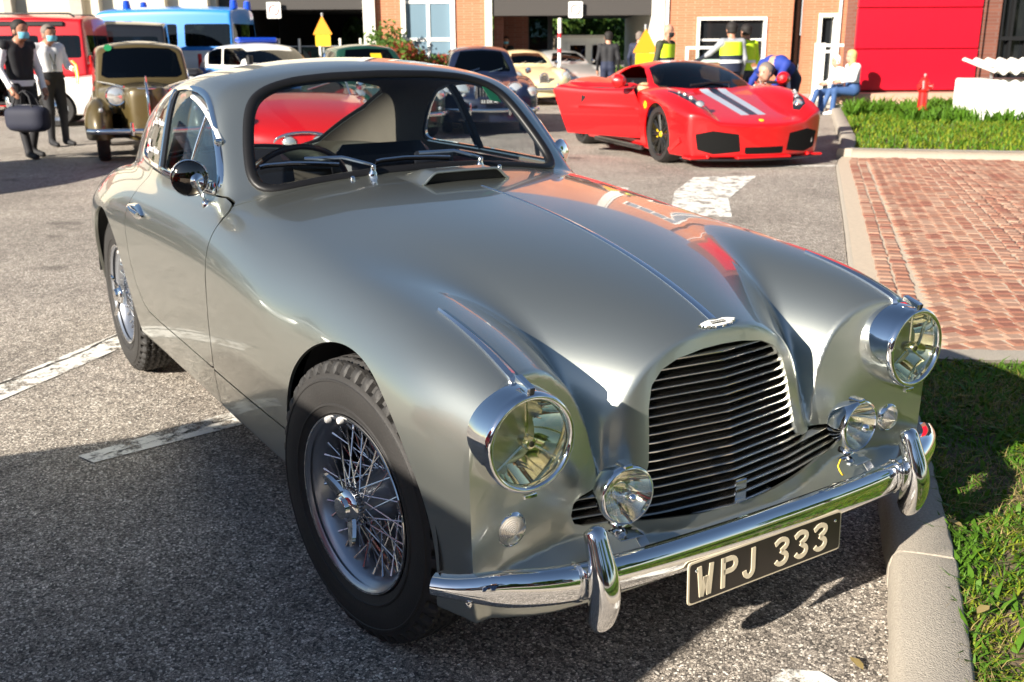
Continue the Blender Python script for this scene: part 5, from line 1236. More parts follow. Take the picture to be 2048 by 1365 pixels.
# ---- wheels
def tyre_mesh(R0, w, name, parent, m='tyre_rubber', na=360):
    # section (half angle param): list of (y, r, tread) from inner bead over the tread to the outer bead
    hw = w / 2
    sec = [(-hw * .62, R0 * .60, 0), (-hw * .86, R0 * .64, 0), (-hw * .95, R0 * .69, 0), (-hw * .985, R0 * .695, 0), (-hw * .985, R0 * .705, 0), (-hw * .955, R0 * .71, 0), (-hw * .985, R0 * .75, 0), (-hw, R0 * .81, 0), (-hw * .975, R0 * .86, 0), (-hw * .995, R0 * .865, 0), (-hw * .99, R0 * .875, 0), (-hw * .955, R0 * .88, 0), (-hw * .90, R0 * .905, 0), (-hw * .90, R0 * .912, 1), (-hw * .86, R0 * .94, 2), (-hw * .80, R0 * .966, 2), (-hw * .73, R0 * .982, 2)]
    ty = np.linspace(-.68, .68, 19); sec += [(hw * t, R0 * (1 - .014 * (t / .68) ** 2), 3) for t in ty]
    sec += [(-y, r, k) for y, r, k in sec[:17][::-1]]
    sec = np.array(sec); th = np.arange(na) * 2 * math.pi / na; per = na // 8
    tri = np.abs(((th * per / (2 * math.pi)) % 1) - .5) * 2
    V = []
    for y, r, k in sec:
        rr = np.full(na, r); yy = np.full(na, y)
        if k == 3:
            for gy in (-.46, -.16, .16, .46):
                d = np.abs(y / hw - gy - .09 * (tri - .5)); rr = rr - .009 * (d < .05)
            rr = rr - .005 * ((tri > .8) & (np.abs(y / hw) > .5))
        if k == 2:
            g = sstep(tri, .45, .60); rr = rr - .011 * g; yy = yy - np.sign(y) * .009 * g
        V.append(np.stack([rr * np.cos(th), yy, rr * np.sin(th)], 1))
    V = np.concatenate(V); n = na; j = np.arange(n); F = np.concatenate([np.stack([i * n + j, i * n + (j + 1) % n, (i + 1) * n + (j + 1) % n, (i + 1) * n + j], 1) for i in range(len(sec) - 1)])
    return raw_mesh(name, V, F, m, parent, sharp=28)
def wire_wheel(loc, steer, side):
    """side -1: outer face towards -y"""
    r = empty('wheel', loc, steer + (0 if side < 0 else math.pi)); r.parent = coupe
    tyre_mesh(.352, .165, 'tyre', r)
    ax = (0, 1, 0)
    rim = MB().lathe([(.206, .060), (.214, .064), (.217, .062), (.215, .052), (.200, .046), (.190, .030), (.186, .0), (.188, -.028), (.198, -.044), (.202, -.052), (.212, -.058), (.2185, -.066), (.221, -.071), (.219, -.075), (.214, -.073), (.207, -.066)], 96, axis=ax).build('rim', 'rim_paint', r, sharp=40)
    MB().lathe([(.2165, -.0755), (.2205, -.0758), (.2222, -.072), (.2205, -.069)], 96, axis=ax).build('rim_edge', 'chrome', rim)
    MB().lathe([(.030, .05), (.060, .045), (.066, .02), (.058, .0), (.046, -.03), (.040, -.058), (.038, -.066), (.030, -.070)], 40, axis=ax).build('hub', 'rim_paint', r, sharp=40)
    sp_ = MB(); ni = MB()
    def spoke(rh, yh, ah, rr, yr, ar):
        a = np.array((rh * math.cos(ah), yh, rh * math.sin(ah))); b = np.array((rr * math.cos(ar), yr, rr * math.sin(ar)))
        sp_.tube([a, b], .0021, 6, caps=False); d = (a - b) / np.linalg.norm(a - b); ni.tube([b, b + d * .017], [.0040, .0032], 6)
    for k in range(28):
        a0 = k * 2 * math.pi / 28; dirn = 1 if k % 2 else -1
        spoke(.040, -.060, a0 + dirn * R(38), .190, -.006, a0)
        spoke(.058, .028, a0 + R(6.5) + dirn * R(52), .190, -.036, a0 + R(6.5))
        spoke(.056, .018, a0 + R(3) - dirn * R(48), .188, .018, a0 + R(3))
    tag(sp_.build('spokes', 'spoke_metal', r), kind='stuff'); tag(ni.build('spoke_nipples', 'spoke_metal', r), kind='stuff')
    MB().lathe([(.0, .04), (.10, .04), (.145, .045), (.155, .052), (.165, .09), (.165, .12), (0, .12)], 48, axis=ax).build('brake_drum', 'drum_metal', r, sharp=40)
    sn = MB().lathe([(0, -.108), (.022, -.108), (.026, -.106), (.0275, -.101), (.029, -.096), (.034, -.094), (.042, -.088), (.044, -.080), (.044, -.066), (.036, -.064)], 40, axis=ax).build('knock_off_spinner', 'chrome', r, sharp=45)
    for a in (R(128), R(-52)):
        u = np.array((math.cos(a), 0, math.sin(a))); v = np.array((-math.sin(a), 0, math.cos(a))); Vv = []
        for t, wd, y in ((.036, .018, -.092), (.055, .017, -.098), (.075, .014, -.106), (.090, .008, -.112), (.094, .003, -.113)):
            c = u * t + np.array((0, y, 0)); Vv += [c + v * wd + (0, .006, 0), c + v * wd * .8 + (0, -.003, 0), c - v * wd * .8 + (0, -.003, 0), c - v * wd + (0, .006, 0)]
        i = np.arange(4)[:, None] * 4; F = np.concatenate([np.stack([i + j, i + (j + 1) % 4, i + 4 + (j + 1) % 4, i + 4 + j], -1).reshape(-1, 4) for j in range(4)])
        raw_mesh('spinner_ear', np.array(Vv), [F, np.array([[16, 17, 18, 19]])], 'chrome', sn, sharp=50)
    sr = MB()
    for k in range(36):
        a = k * 2 * math.pi / 36; u = np.array((math.cos(a), 0, math.sin(a))); sr.tube([u * .0445 + (0, -.082, 0), u * .0445 + (0, -.068, 0)], .0016, 5)
    tag(sr.build('spinner_ribs', 'chrome', sn), kind='stuff')
    for a in (112, 96): # balance weights
        u = np.array((math.cos(R(a)), 0, math.sin(R(a)))); MB().lathe([(0, -.086), (.007, -.085), (.009, -.081), (.009, -.074)], 14, u * .211, ax).build('balance_weight', 'weight_lead', rim)
    return r
w0 = wire_wheel((0, -.683, .350), R(8.5), -1)
for loc, st in (((-WB, -.683, .350), 0), ((0, .683, .350), R(188.5)), ((-WB, .683, .350), math.pi)):
    w_ = copy_tree(w0, coupe); w_.location = loc; w_.rotation_euler = (0, R(40) if st == 0 else 0, st)

# ---- inside and underneath
V, T, N = both(bV, bT); k_ = V[:, 2] > .93
ok = k_[T].all(1); Vl, Tl = compact(V - N * .014, T[ok][:, ::-1]); raw_mesh('headliner', Vl, Tl, 'headliner', coupe)
ib = empty('interior'); ib.parent = coupe
MB().box((-3.2, -.62, .26), (-.35, .62, .30)).box((-.75, -.70, .30), (-.70, .70, .80)).box((-3.35, -.66, .30), (-3.3, .66, .62)).build('floor', 'underbody', ib)
for s in (-1, 1):
    obox('wheel_box', (-.46, s * .62 - .01, .28), (.40, s * .62 + .01, .76), 'underbody', ib)
    obox('wheel_box', (-3.0, s * .60 - .01, .28), (-2.05, s * .60 + .01, .86), 'underbody', ib)
    MB().lathe([(.405, -.10), (.405, .08)], 40, (0, s * .63, .352), (0, 1, 0), arc=(R(-180), R(0))).build('arch_liner', 'underbody', ib)
    MB().lathe([(.405, -.12), (.405, .08)], 40, (-WB, s * .65, .352), (0, 1, 0), arc=(R(-175), R(-5))).build('arch_liner', 'underbody', ib)
    obox('door_trim', (-2.05, s * .665 - .012, .40), (-1.16, s * .665 + .012, .915), 'red_leather', ib, .01)
MB().box((.22, -.46, .185), (.40, .46, .262)).box((.0, -.20, .28), (.30, .20, .62)).box((-.65, -.40, .30), (.0, .40, .66)).build('engine_and_shade_pan', 'dark_void', ib)  # first box: black pan added to stop light passing under the nose
dash = MB(); xs = np.linspace(-.62, .62, 20); Vd = []
for y in xs:
    e_ = -.30 * y * y
    for x, z in ((-1.02, .975 - .06 * y * y), (-1.16, .955 - .08 * y * y), (-1.24, .93 - .08 * y * y), (-1.26, .90), (-1.25, .70)): Vd.append((x + e_ * .6, y, z))
Vd = np.array(Vd); i = np.arange(19)[:, None] * 5; raw_mesh('dashboard', Vd, np.concatenate([np.stack([i + j, i + 5 + j, i + 6 + j, i + 1 + j], -1).reshape(-1, 4) for j in range(4)]), 'dark_leather', ib)
# steering wheel
sw = empty('steering_wheel'); sw.parent = ib; c = np.array((-1.40, -.335, .880)); nrm_s = np.array((-.90, 0, .42)); nrm_s /= np.linalg.norm(nrm_s); u = np.array((0, 1., 0)); v = np.cross(nrm_s, u); v *= np.sign(v[2])
a = np.arange(56) * 2 * math.pi / 56
otube('wheel_rim', c + .205 * (np.cos(a)[:, None] * u + np.sin(a)[:, None] * v), .0105, 'wood_rim', sw, 10, closed=True)
mb = MB()
for t in (15, 165, 270): mb.tube([c - nrm_s * .03, c + .2 * (math.cos(R(t)) * u + math.sin(R(t)) * v)], .006, 6)
mb.lathe([(0, .02), (.03, .015), (.035, 0)], 20, c - nrm_s * .03, nrm_s).build('wheel_spokes', 'brushed_metal', sw)
otube('steering_column', [c - nrm_s * .03, c - nrm_s * .42], .02, 'dark_leather', sw)
for y in (-.34, .34):
    st = empty('seat'); st.parent = ib
    MB().box((-1.98, y - .25, .40), (-1.45, y + .25, .56), .05).build('cushion', 'dark_leather', st)
    MB().box((-.07, -.25, 0), (.07, .25, .50), .06, mtx=Matrix.Translation((-1.98, y, .50)) @ Matrix.Rotation(R(-14), 4, 'Y')).build('backrest', 'dark_leather', st)
MB().box((-3.25, -.55, .70), (-2.25, .55, .74), .01).box((-2.35, -.5, .40), (-2.25, .5, .90), .03).build('luggage_shelf', 'headliner', ib)
MB().box((-1.225, .06, .975), (-1.215, .22, 1.035), .008).build('dash_plaque', 'dark_leather', ib)
# ------------------------------------------------------------------ the other vehicles, each a skin cut into panels, glass and holes
def car_skin(sp):
    Zc, Wd, Rc, Sb = spl(sp['Z']), spl(sp['W']), spl(sp['R']), spl(sp['S'])
    cam_ = sp.get('camber', .06); rcam = sp.get('rcam', .10); tum = sp.get('tumble', .35); belt = sp.get('belt', .9); kk = sp.get('k', .10)
    nose = sp['nose']; tail = sp['tail']; ncv = sp.get('ncurve', .25); tcv = sp.get('tcurve', .2); nsl = sp.get('nslope', 0); bot = sp.get('bottom', .2); tuck = sp.get('tuck', .05)
    crest = [(spl(c[0]), c[1], c[2], c[3]) for c in sp.get('crest', [])]; pods = sp.get('pods', []); ws = sp.get('ws')
    def f(P):
        x, a, z = P[:, 0], np.abs(P[:, 1]), P[:, 2]
        w = Wd(x); T = Zc(x) - cam_ * (a / .8) ** 2
        for zs, yc, wi, h in crest: T = smax(T, zs(x) - capdrop(np.abs(a - yc), wi, h, 2.1), .08)
        d = smax((z - T) * .85, a - (w - tuck * np.maximum((.55 - z) / .35, 0) ** 2 - .04 * np.maximum((z - .75) / .3, 0) ** 2), kk)
        d = smax(d, x - (nose - ncv * a * a - nsl * (z - .5) - sp.get('nround', .6) * np.maximum(z - .5, 0) ** 2), sp.get('kn', .10))
        d = smax(d, (tail + tcv * a * a + sp.get('tround', .4) * np.maximum(z - .5, 0) ** 2) - x, .10); d = smax(d, bot - z, .05)
        for (x0, y0, z0, rx, ry, rz, zc) in pods:
            q = np.sqrt(((x - x0) / rx) ** 2 + ((a - y0) / ry) ** 2 + ((z - z0) / rz) ** 2); d = smin(d, np.maximum((q - 1) * min(rx, ry, rz), zc - z), .05)
        if Rc is not None:
            g = smax((z - (Rc(x) - rcam * (a / .6) ** 2)) * .9, a - (Sb(x) - tum * (z - belt)), sp.get('kr', .10))
            if ws: g = smax(g, (x - (ws[0] - (z - ws[1]) * ws[2] - ws[3] * a * a)) * .75, .05)
            if sp.get('bk'): b = sp['bk']; g = smax(g, ((b[0] + (z - b[1]) * b[2] + .1 * a * a) - x) * .8, .06)
            d = smin(d, np.maximum(g, belt - .25 - z), .04)
        return d
    return f
def disc_wheel(parent, x, y, r, w, m_hub='chrome', m_rim='rim_paint', spokes=0, steer=0.0, m_cal=None):
    s = 1 if y > 0 else -1; o = empty('wheel', (x, y, r)); o.parent = parent; o.rotation_euler = (0, 0, steer); ax = (0, s, 0); hw = w / 2; rr = r * (.64 if not spokes else .74)
    MB().lathe([(rr, -hw * .8), (r * .93, -hw), (r * .99, -hw * .7), (r, -hw * .3), (r, hw * .3), (r * .99, hw * .7), (r * .93, hw), (rr + .01, hw * .92), (rr, hw * .7)], 36, axis=ax).build('tyre', 'tyre_rubber', o, sharp=50)
    if spokes:
        MB().lathe([(rr, -hw * .6), (rr * .97, hw * .5), (rr * 1.0, hw * .85), (rr * .95, hw * .8), (rr * .93, hw * .3)], 40, axis=ax).build('rim', m_rim, o)
        mb = MB()
        for k in range(spokes):
            a = k * 2 * math.pi / spokes
            for da in (-.09, .09): mb.tube([(math.cos(a) * .04, s * hw * .55, math.sin(a) * .04), (math.cos(a + da) * rr * .96, s * hw * .62, math.sin(a + da) * rr * .96)], [.018, .012], 6)
        mb.build('spokes', m_rim, o); MB().lathe([(.0, hw * .72), (.03, hw * .7), (.05, hw * .5)], 20, axis=ax).build('centre_cap', m_hub, o)
        MB().lathe([(0, -hw * .2), (rr * .78, -hw * .2), (rr * .78, hw * .1), (0, hw * .1)], 30, axis=ax).build('brake_disc', 'brushed_metal', o)
        if m_cal: MB().box((-rr * .78, s * hw * .2 - .03, -.07), (-rr * .45, s * hw * .2 + .03, .07), .02).build('caliper', m_cal, o)
    else:
        MB().lathe([(rr + .005, hw * .80), (rr * .9, hw * .72), (rr * .75, hw * .55), (rr * .62, hw * .62)], 36, axis=ax).build('rim', m_rim, o)
        MB().lathe([(rr * .63, hw * .60), (rr * .55, hw * .78), (rr * .3, hw * .92), (0, hw * .95)], 30, axis=ax).build('hubcap', m_hub, o)
    return o
def lamp(parent, name, p, r, ax=(1, 0, 0), m='lens_white', ring='chrome'):
    o = MB().lathe([(r * 1.15, -.05), (r * 1.18, .0), (r * 1.08, .02), (r, .018)], 24, p, ax).build(name, ring, parent, sharp=60)
    MB().lathe([(r * 1.02, .014), (r * .7, .028), (0, .036)], 24, p, ax).build('lens', m, o, sharp=80); return o
def make_car(sp):
    root = empty(sp['name'], (0, 0, 0)); tag(root, sp['label'], sp.get('cat', 'car'), sp.get('group'))
    f = car_skin(sp); h = sp.get('h', .03)
    V, T = nets(f, (sp['tail'] - .15, -sp['ymax'], .05), (sp['nose'] + .15, .04, sp['top'] + .08), h, newton=2)
    V, T = cut(V, T, lambda P: P[:, 1], True)
    for (x, y, r, w) in sp['wheels']: V, T = cut(V, T, lambda P: np.where((np.abs(P[:, 1]) > y - .25) & (P[:, 2] < sp.get('arch_top', .9)), np.hypot(P[:, 0] - x, P[:, 2] - r) - r * sp.get('arch', 1.14), .5), False)
    nn = lambda P: unit(grad(f, P, 1e-3)); pieces = []
    def carve(kind, poly, cond):
        nonlocal V, T
        ax = {'front': (1, 2), 'side': (0, 2), 'plan': (0, 1)}[kind]; poly = np.asarray(poly, float)
        def sd(P):
            Q = P.copy(); Q[:, 1] = np.abs(Q[:, 1]); u, v = Q[:, ax[0]], Q[:, ax[1]]
            return np.where(cond(Q), poly_sdf(u, v, poly), .5)
        (pV, pT), (V, T) = divide(V, T, sd); return pV, pT
    for nm, kind, poly, cond, m, sub in sp.get('cuts', []):
        pV, pT = carve(kind, poly, cond)
        if len(pT): pieces.append((nm, pV, pT, m, sub))
    if 'two_tone' in sp:
        z0, m2 = sp['two_tone']; (aV, aT), (V, T) = divide(V, T, lambda P: P[:, 2] - z0); a3 = mirror(aV, aT, nn(aV)); shell('lower_body', *a3, m2, root, rim=.012)
    b3 = mirror(V, T, nn(V)); body = shell('body', *b3, sp['paint'], root, rim=.02); out = {'root': root, 'body': body, 'f': f, 'pieces': {}}
    for nm, pV, pT, m, sub in pieces:
        N = nn(pV)
        if m is None: continue
        if sub == 'split':
            for q in ((pV, pT, N), flip(pV, pT, N)): o = shell(nm, *q, m, root, rim=.012); out['pieces'].setdefault(nm, []).append(o)
        else: o = shell(nm, *mirror(pV, pT, N), m, root, rim=.0); out['pieces'].setdefault(nm, []).append(o)
    for i, (x, y, r, w) in enumerate(sp['wheels']):
        for s in (-1, 1): disc_wheel(root, x, s * y, r, w, sp.get('hub', 'chrome'), sp.get('rim', 'rim_paint'), sp.get('spokes', 0), m_cal=sp.get('caliper'))
    inn = [(sp['tail'] + .25, sp['nose'] - .35)]
    MB().box((sp['tail'] + .3, -.55, sp.get('bottom', .2) + .02), (sp['nose'] - .3, .55, sp.get('bottom', .2) + .06)).build('floor_pan', 'underbody', root)
    if sp.get('inside', True) and sp.get('ws'):
        x0 = sp['ws'][0] - .9
        for s in (-1, 1):
            MB().box((x0 - .45, s * .36 - .22, .3), (x0, s * .36 + .22, .5), .05).box((x0 - .55, s * .36 - .22, .45), (x0 - .40, s * .36 + .22, sp.get('belt', .9) + .08), .05).build('seat', 'dark_leather', root)
        MB().box((sp['ws'][0] - .45, -.6, .5), (sp['ws'][0] - .2, .6, sp.get('belt', .9) - .03), .03).build('dashboard', 'dark_leather', root)
    return out
def place(root, r, d, hr, hd):
    v = VR * hr + VD * hd; root.location = tuple(W3([(r, d, 0)])[0]); root.rotation_euler = (0, 0, math.atan2(v[1], v[0]))
def arc_bumper(root, x, w, z, m='chrome', rad=.035, curve=.12, name='bumper'):
    ys = np.linspace(-w, w, 24); s = 1 if x > -1 else -1; P = np.stack([x - s * curve * (ys / w) ** 2 - s * .12 * np.maximum(np.abs(ys / w) - .85, 0) / .15, ys, np.full(24, z)], 1); return otube(name, P, rad, m, root, 8)

for nm, c, mt in (('red_enamel', (.56, .004, .006), 0), ('brown_enamel', (.085, .062, .022), .15), ('cream_enamel', (.72, .60, .34), 0), ('silver_enamel', (.55, .57, .56), .5), ('navy_enamel', (.006, .010, .030), 0), ('green_enamel', (.008, .045, .028), 0),
                  ('blue_enamel', (.015, .18, .55), 0), ('white_enamel', (.76, .75, .71), 0), ('black_enamel', (.008, .008, .011), 0), ('van_red', (.50, .004, .008), 0)): paint(nm, c, mt, .38, .8)
mat('lens_white', (.82, .83, .80), .08, .7); mat('stripe_grey', (.42, .48, .55), .3, 0, .8); mat('stripe_black', (.006, .006, .008), .3, 0, .8); mat('carbon', (.012, .012, .013), .35, 0, .4); mat('yellow_part', (.75, .52, .01), .4); mat('gunmetal', (.06, .058, .055), .3, .8)
mat('intake_black', (.004, .004, .004), .8, spec=.2); mat('lamp_dark', (.02, .022, .026), .08, .3, .6); mat('blue_lamp', (.01, .06, .5), .15); mat('red_lamp', (.4, .01, .01), .2); mat('cloth_top', (.015, .016, .022), .8)
glass_mat('car_glass', (.30, .36, .38), 1.55); glass_mat('dark_glass', (.08, .10, .11), 1.55)

# ---- the red sports car with both doors open
F_ = dict(name='sports_car', label='low red mid-engined sports car with grey centre stripes and both doors standing open', cat='car', paint='red_enamel', h=.021, ymax=1.06, top=1.22, nose=.99, tail=-3.55, bottom=.13,
     Z=[(-3.6, .86), (-3.0, .93), (-2.3, .93), (-1.5, .86), (-.9, .85), (-.5, .845), (-.1, .775), (.3, .685), (.6, .615), (.85, .55), (1.0, .50)],
     W=[(-3.6, .86), (-3.2, .95), (-2.6, .99), (-2.0, .97), (-1.4, .925), (-.6, .925), (0, .965), (.4, .95), (.75, .86), (1.0, .70)],
     R=[(-3.4, .70), (-2.9, .92), (-2.4, 1.06), (-1.95, 1.165), (-1.55, 1.20), (-1.2, 1.175), (-.8, 1.04), (-.4, .86)], S=[(-3.4, .50), (-2.6, .66), (-2.0, .73), (-1.2, .76), (-.5, .74)], tumble=.62, belt=.85, rcam=.075, camber=.02,
     crest=[([(-3.6, .86), (-2.65, .96), (-2.0, .90), (-1.3, .80), (-.7, .86), (-.2, .895), (.15, .86), (.5, .76), (.8, .62), (1.0, .52)], .74, .25, .22)],
     ncurve=.34, nslope=-.05, nround=.2, tcurve=.12, k=.07, kn=.05, ws=(-.36, .86, 1.95, .42), wheels=[(0, .80, .345, .25), (-2.65, .80, .355, .30)], arch=1.10, arch_top=.85, spokes=10, rim='gunmetal', hub='yellow_part', caliper='yellow_part', kr=.09, tuck=.03)
ws_c = lambda Q: (Q[:, 0] < -.36) & (Q[:, 0] > -1.35) & (Q[:, 2] > .86)
F_['cuts'] = [('windscreen', 'plan', [(-.40, 0), (-.44, .30), (-.62, .63), (-.74, .66), (-1.17, .545), (-1.235, .4), (-1.26, 0), (-1.26, -.3), (-.40, -.3)], lambda Q: Q[:, 2] > .84, 'dark_glass', ''),
     ('side_window', 'side', [(-.80, .90), (-1.0, 1.01), (-1.25, 1.11), (-1.55, 1.145), (-1.8, 1.12), (-2.0, 1.03), (-2.02, .93), (-1.8, .90)], lambda Q: Q[:, 1] > .45, None, 'split'),
     ('door', 'side', [(-.56, .22), (-.56, .62), (-.70, .86), (-.80, .895), (-1.8, .895), (-1.92, .80), (-1.80, .50), (-1.70, .24)], lambda Q: Q[:, 1] > .60, 'red_enamel', 'split'),
     ('headlamp', 'plan', [(.70, .60), (.62, .72), (.40, .80), (.05, .845), (.04, .825), (.36, .715), (.52, .60), (.62, .555)], lambda Q: Q[:, 2] > .5, 'lamp_dark', 'split'),
     ('side_intake', 'front', [(.30, .20), (.33, .40), (.62, .44), (.80, .40), (.77, .22), (.6, .17)], lambda Q: Q[:, 0] > .55, 'intake_black', 'split'),
     ('centre_intake', 'front', [(-.25, .17), (-.25, .25), (.25, .25), (.25, .17)], lambda Q: Q[:, 0] > .6, 'intake_black', ''),
     ('stripe', 'plan', [(1.2, .055), (1.2, .155), (-.40, .19), (-.40, .065)], lambda Q: (Q[:, 2] > .40) & (Q[:, 0] < .68), 'stripe_grey', 'split'),
     ('stripe_centre', 'plan', [(1.2, -.2), (1.2, .05), (-.40, .06), (-.40, -.2)], lambda Q: (Q[:, 2] > .40) & (Q[:, 0] < .68), 'stripe_black', ''),
     ('roof_stripe', 'plan', [(-1.27, .08), (-1.27, .24), (-2.2, .24), (-2.2, .08)], lambda Q: Q[:, 2] > .9, 'stripe_grey', 'split')]
fc = make_car(F_); fr = fc['root']; place(fr, 2.69, 12.74, .283, -.959)
for i, dr_ in enumerate(fc['pieces']['door']):
    s = -1 if i == 0 else 1; ang = (-1 if s < 0 else 1) * -R(38)
    hx, hy = -.57, s * .93; M4 = Matrix.Translation((hx, hy, 0)) @ Matrix.Rotation(-s * R(34), 4, 'Z') @ Matrix.Translation((-hx, -hy, .03))
    dr_.matrix_local = M4
    dmesh = MB().prism(np.array([(-.60, .26), (-.60, .62), (-.72, .84), (-1.78, .84), (-1.86, .78), (-1.76, .50), (-1.68, .27)])[::-1], s * .80 - .02, s * .80 + .02, axis=1).build('door_card', 'dark_leather', dr_)
    # glass raised in the open door
    if s > 0: gl = raw_mesh('door_glass', [(-.82, s * .82, .89), (-1.80, s * .84, .89), (-1.95, s * .70, 1.04), (-1.75, s * .62, 1.12), (-1.3, s * .60, 1.10), (-1.0, s * .69, 1.0)], np.array([[0, 1, 2, 3, 4, 5]]), 'car_glass', dr_)
    mi = MB().lathe([(0, .10), (.05, .09), (.085, .04), (.09, -.02), (.07, -.05), (0, -.05)], 20, (-.80, s * 1.08, .93), (1, 0, 0)).build('door_mirror', 'red_enamel', dr_); MB().box((-.84, min(s * .86, s * 1.05), .86), (-.76, max(s * .86, s * 1.05), .90), .02).build('mirror_arm', 'carbon', mi)
    sc_ = MB().prism([(-1.5, .60), (-1.85, .80), (-1.80, .84), (-1.4, .72)], s * .90, s * .93, axis=1).build('door_scoop', 'carbon', dr_)
    # dark door opening, seat and occupant space
MB().box((-2.0, -.62, .2), (-.6, .62, .34)).box((-2.05, -.6, .34), (-1.95, .6, .95)).build('cabin_tub', 'dark_leather', fr)
for s in (-1, 1):
    for k, (x, w) in enumerate(((.56, .09), (.40, .05), (.30, .04), (.22, .03))): lamp(fr, 'lamp_element', proj_skin([(x, s * (.665 + (.56 - x) * .30), .70)], fc['f'])[0], w * .55, (.6, s * .2, .75))
    MB().box((.35, s * .66 - .02, .12), (.86, s * .66 + .02, .16), .01).box((.60, min(s * .50, s * .88), .11), (.82, max(s * .50, s * .88), .14), .01).build('side_blade', 'red_enamel', fr)
    MB().prism([(.35, .155), (.62, .30), (.60, .36), (.30, .20)], s * .90, s * .925, axis=1).build('corner_fin', 'red_enamel', fr)
    MB().box((-2.1, s * .92 - .03, .11), (-.45, s * .92 + .03, .17), .015).build('side_skirt', 'carbon', fr)
ys = np.linspace(-.86, .86, 30); V = []
for y in ys:
    x1 = 1.03 - .36 * y * y; V += [(x1 - .25, y, .125), (x1, y, .112), (x1, y, .098), (x1 - .25, y, .095)]
i = np.arange(29)[:, None] * 4; raw_mesh('front_splitter', np.array(V), np.concatenate([np.stack([i + j, i + (j + 1) % 4, i + 4 + (j + 1) % 4, i + 4 + j], -1).reshape(-1, 4) for j in range(4)]), 'carbon', fr)
MB().box((.83, -.35, .115), (.99, .35, .15), .01).build('splitter_insert', 'red_enamel', fr)
MB().box((.90, .30, .27), (.915, .72, .36), .004, mtx=Matrix.Rotation(R(12), 4, 'Z') @ Matrix.Translation((.02, -.17, 0))).build('front_plate', 'white_paint', fr)
bd = proj_skin([(.86, 0, .55)], fc['f'])[0]; MB().lathe([(0, .008), (.028, .006), (.035, -.004)], 16, bd, unit(grad(fc['f'], bd[None], 1e-3))[0]).build('nose_badge', 'yellow_part', fr)
sb = proj_skin([(-.35, -.95, .68)], fc['f'])[0]; MB().lathe([(0, .008), (.05, .006), (.055, -.004)], 5, sb, (0, -1, 0)).build('wing_badge', 'yellow_part', fr)
otube('wiper', [(-.42, -.30, .905), (-.52, .05, .93), (-.50, .30, .93)], .012, 'black_metal', fr, 6)

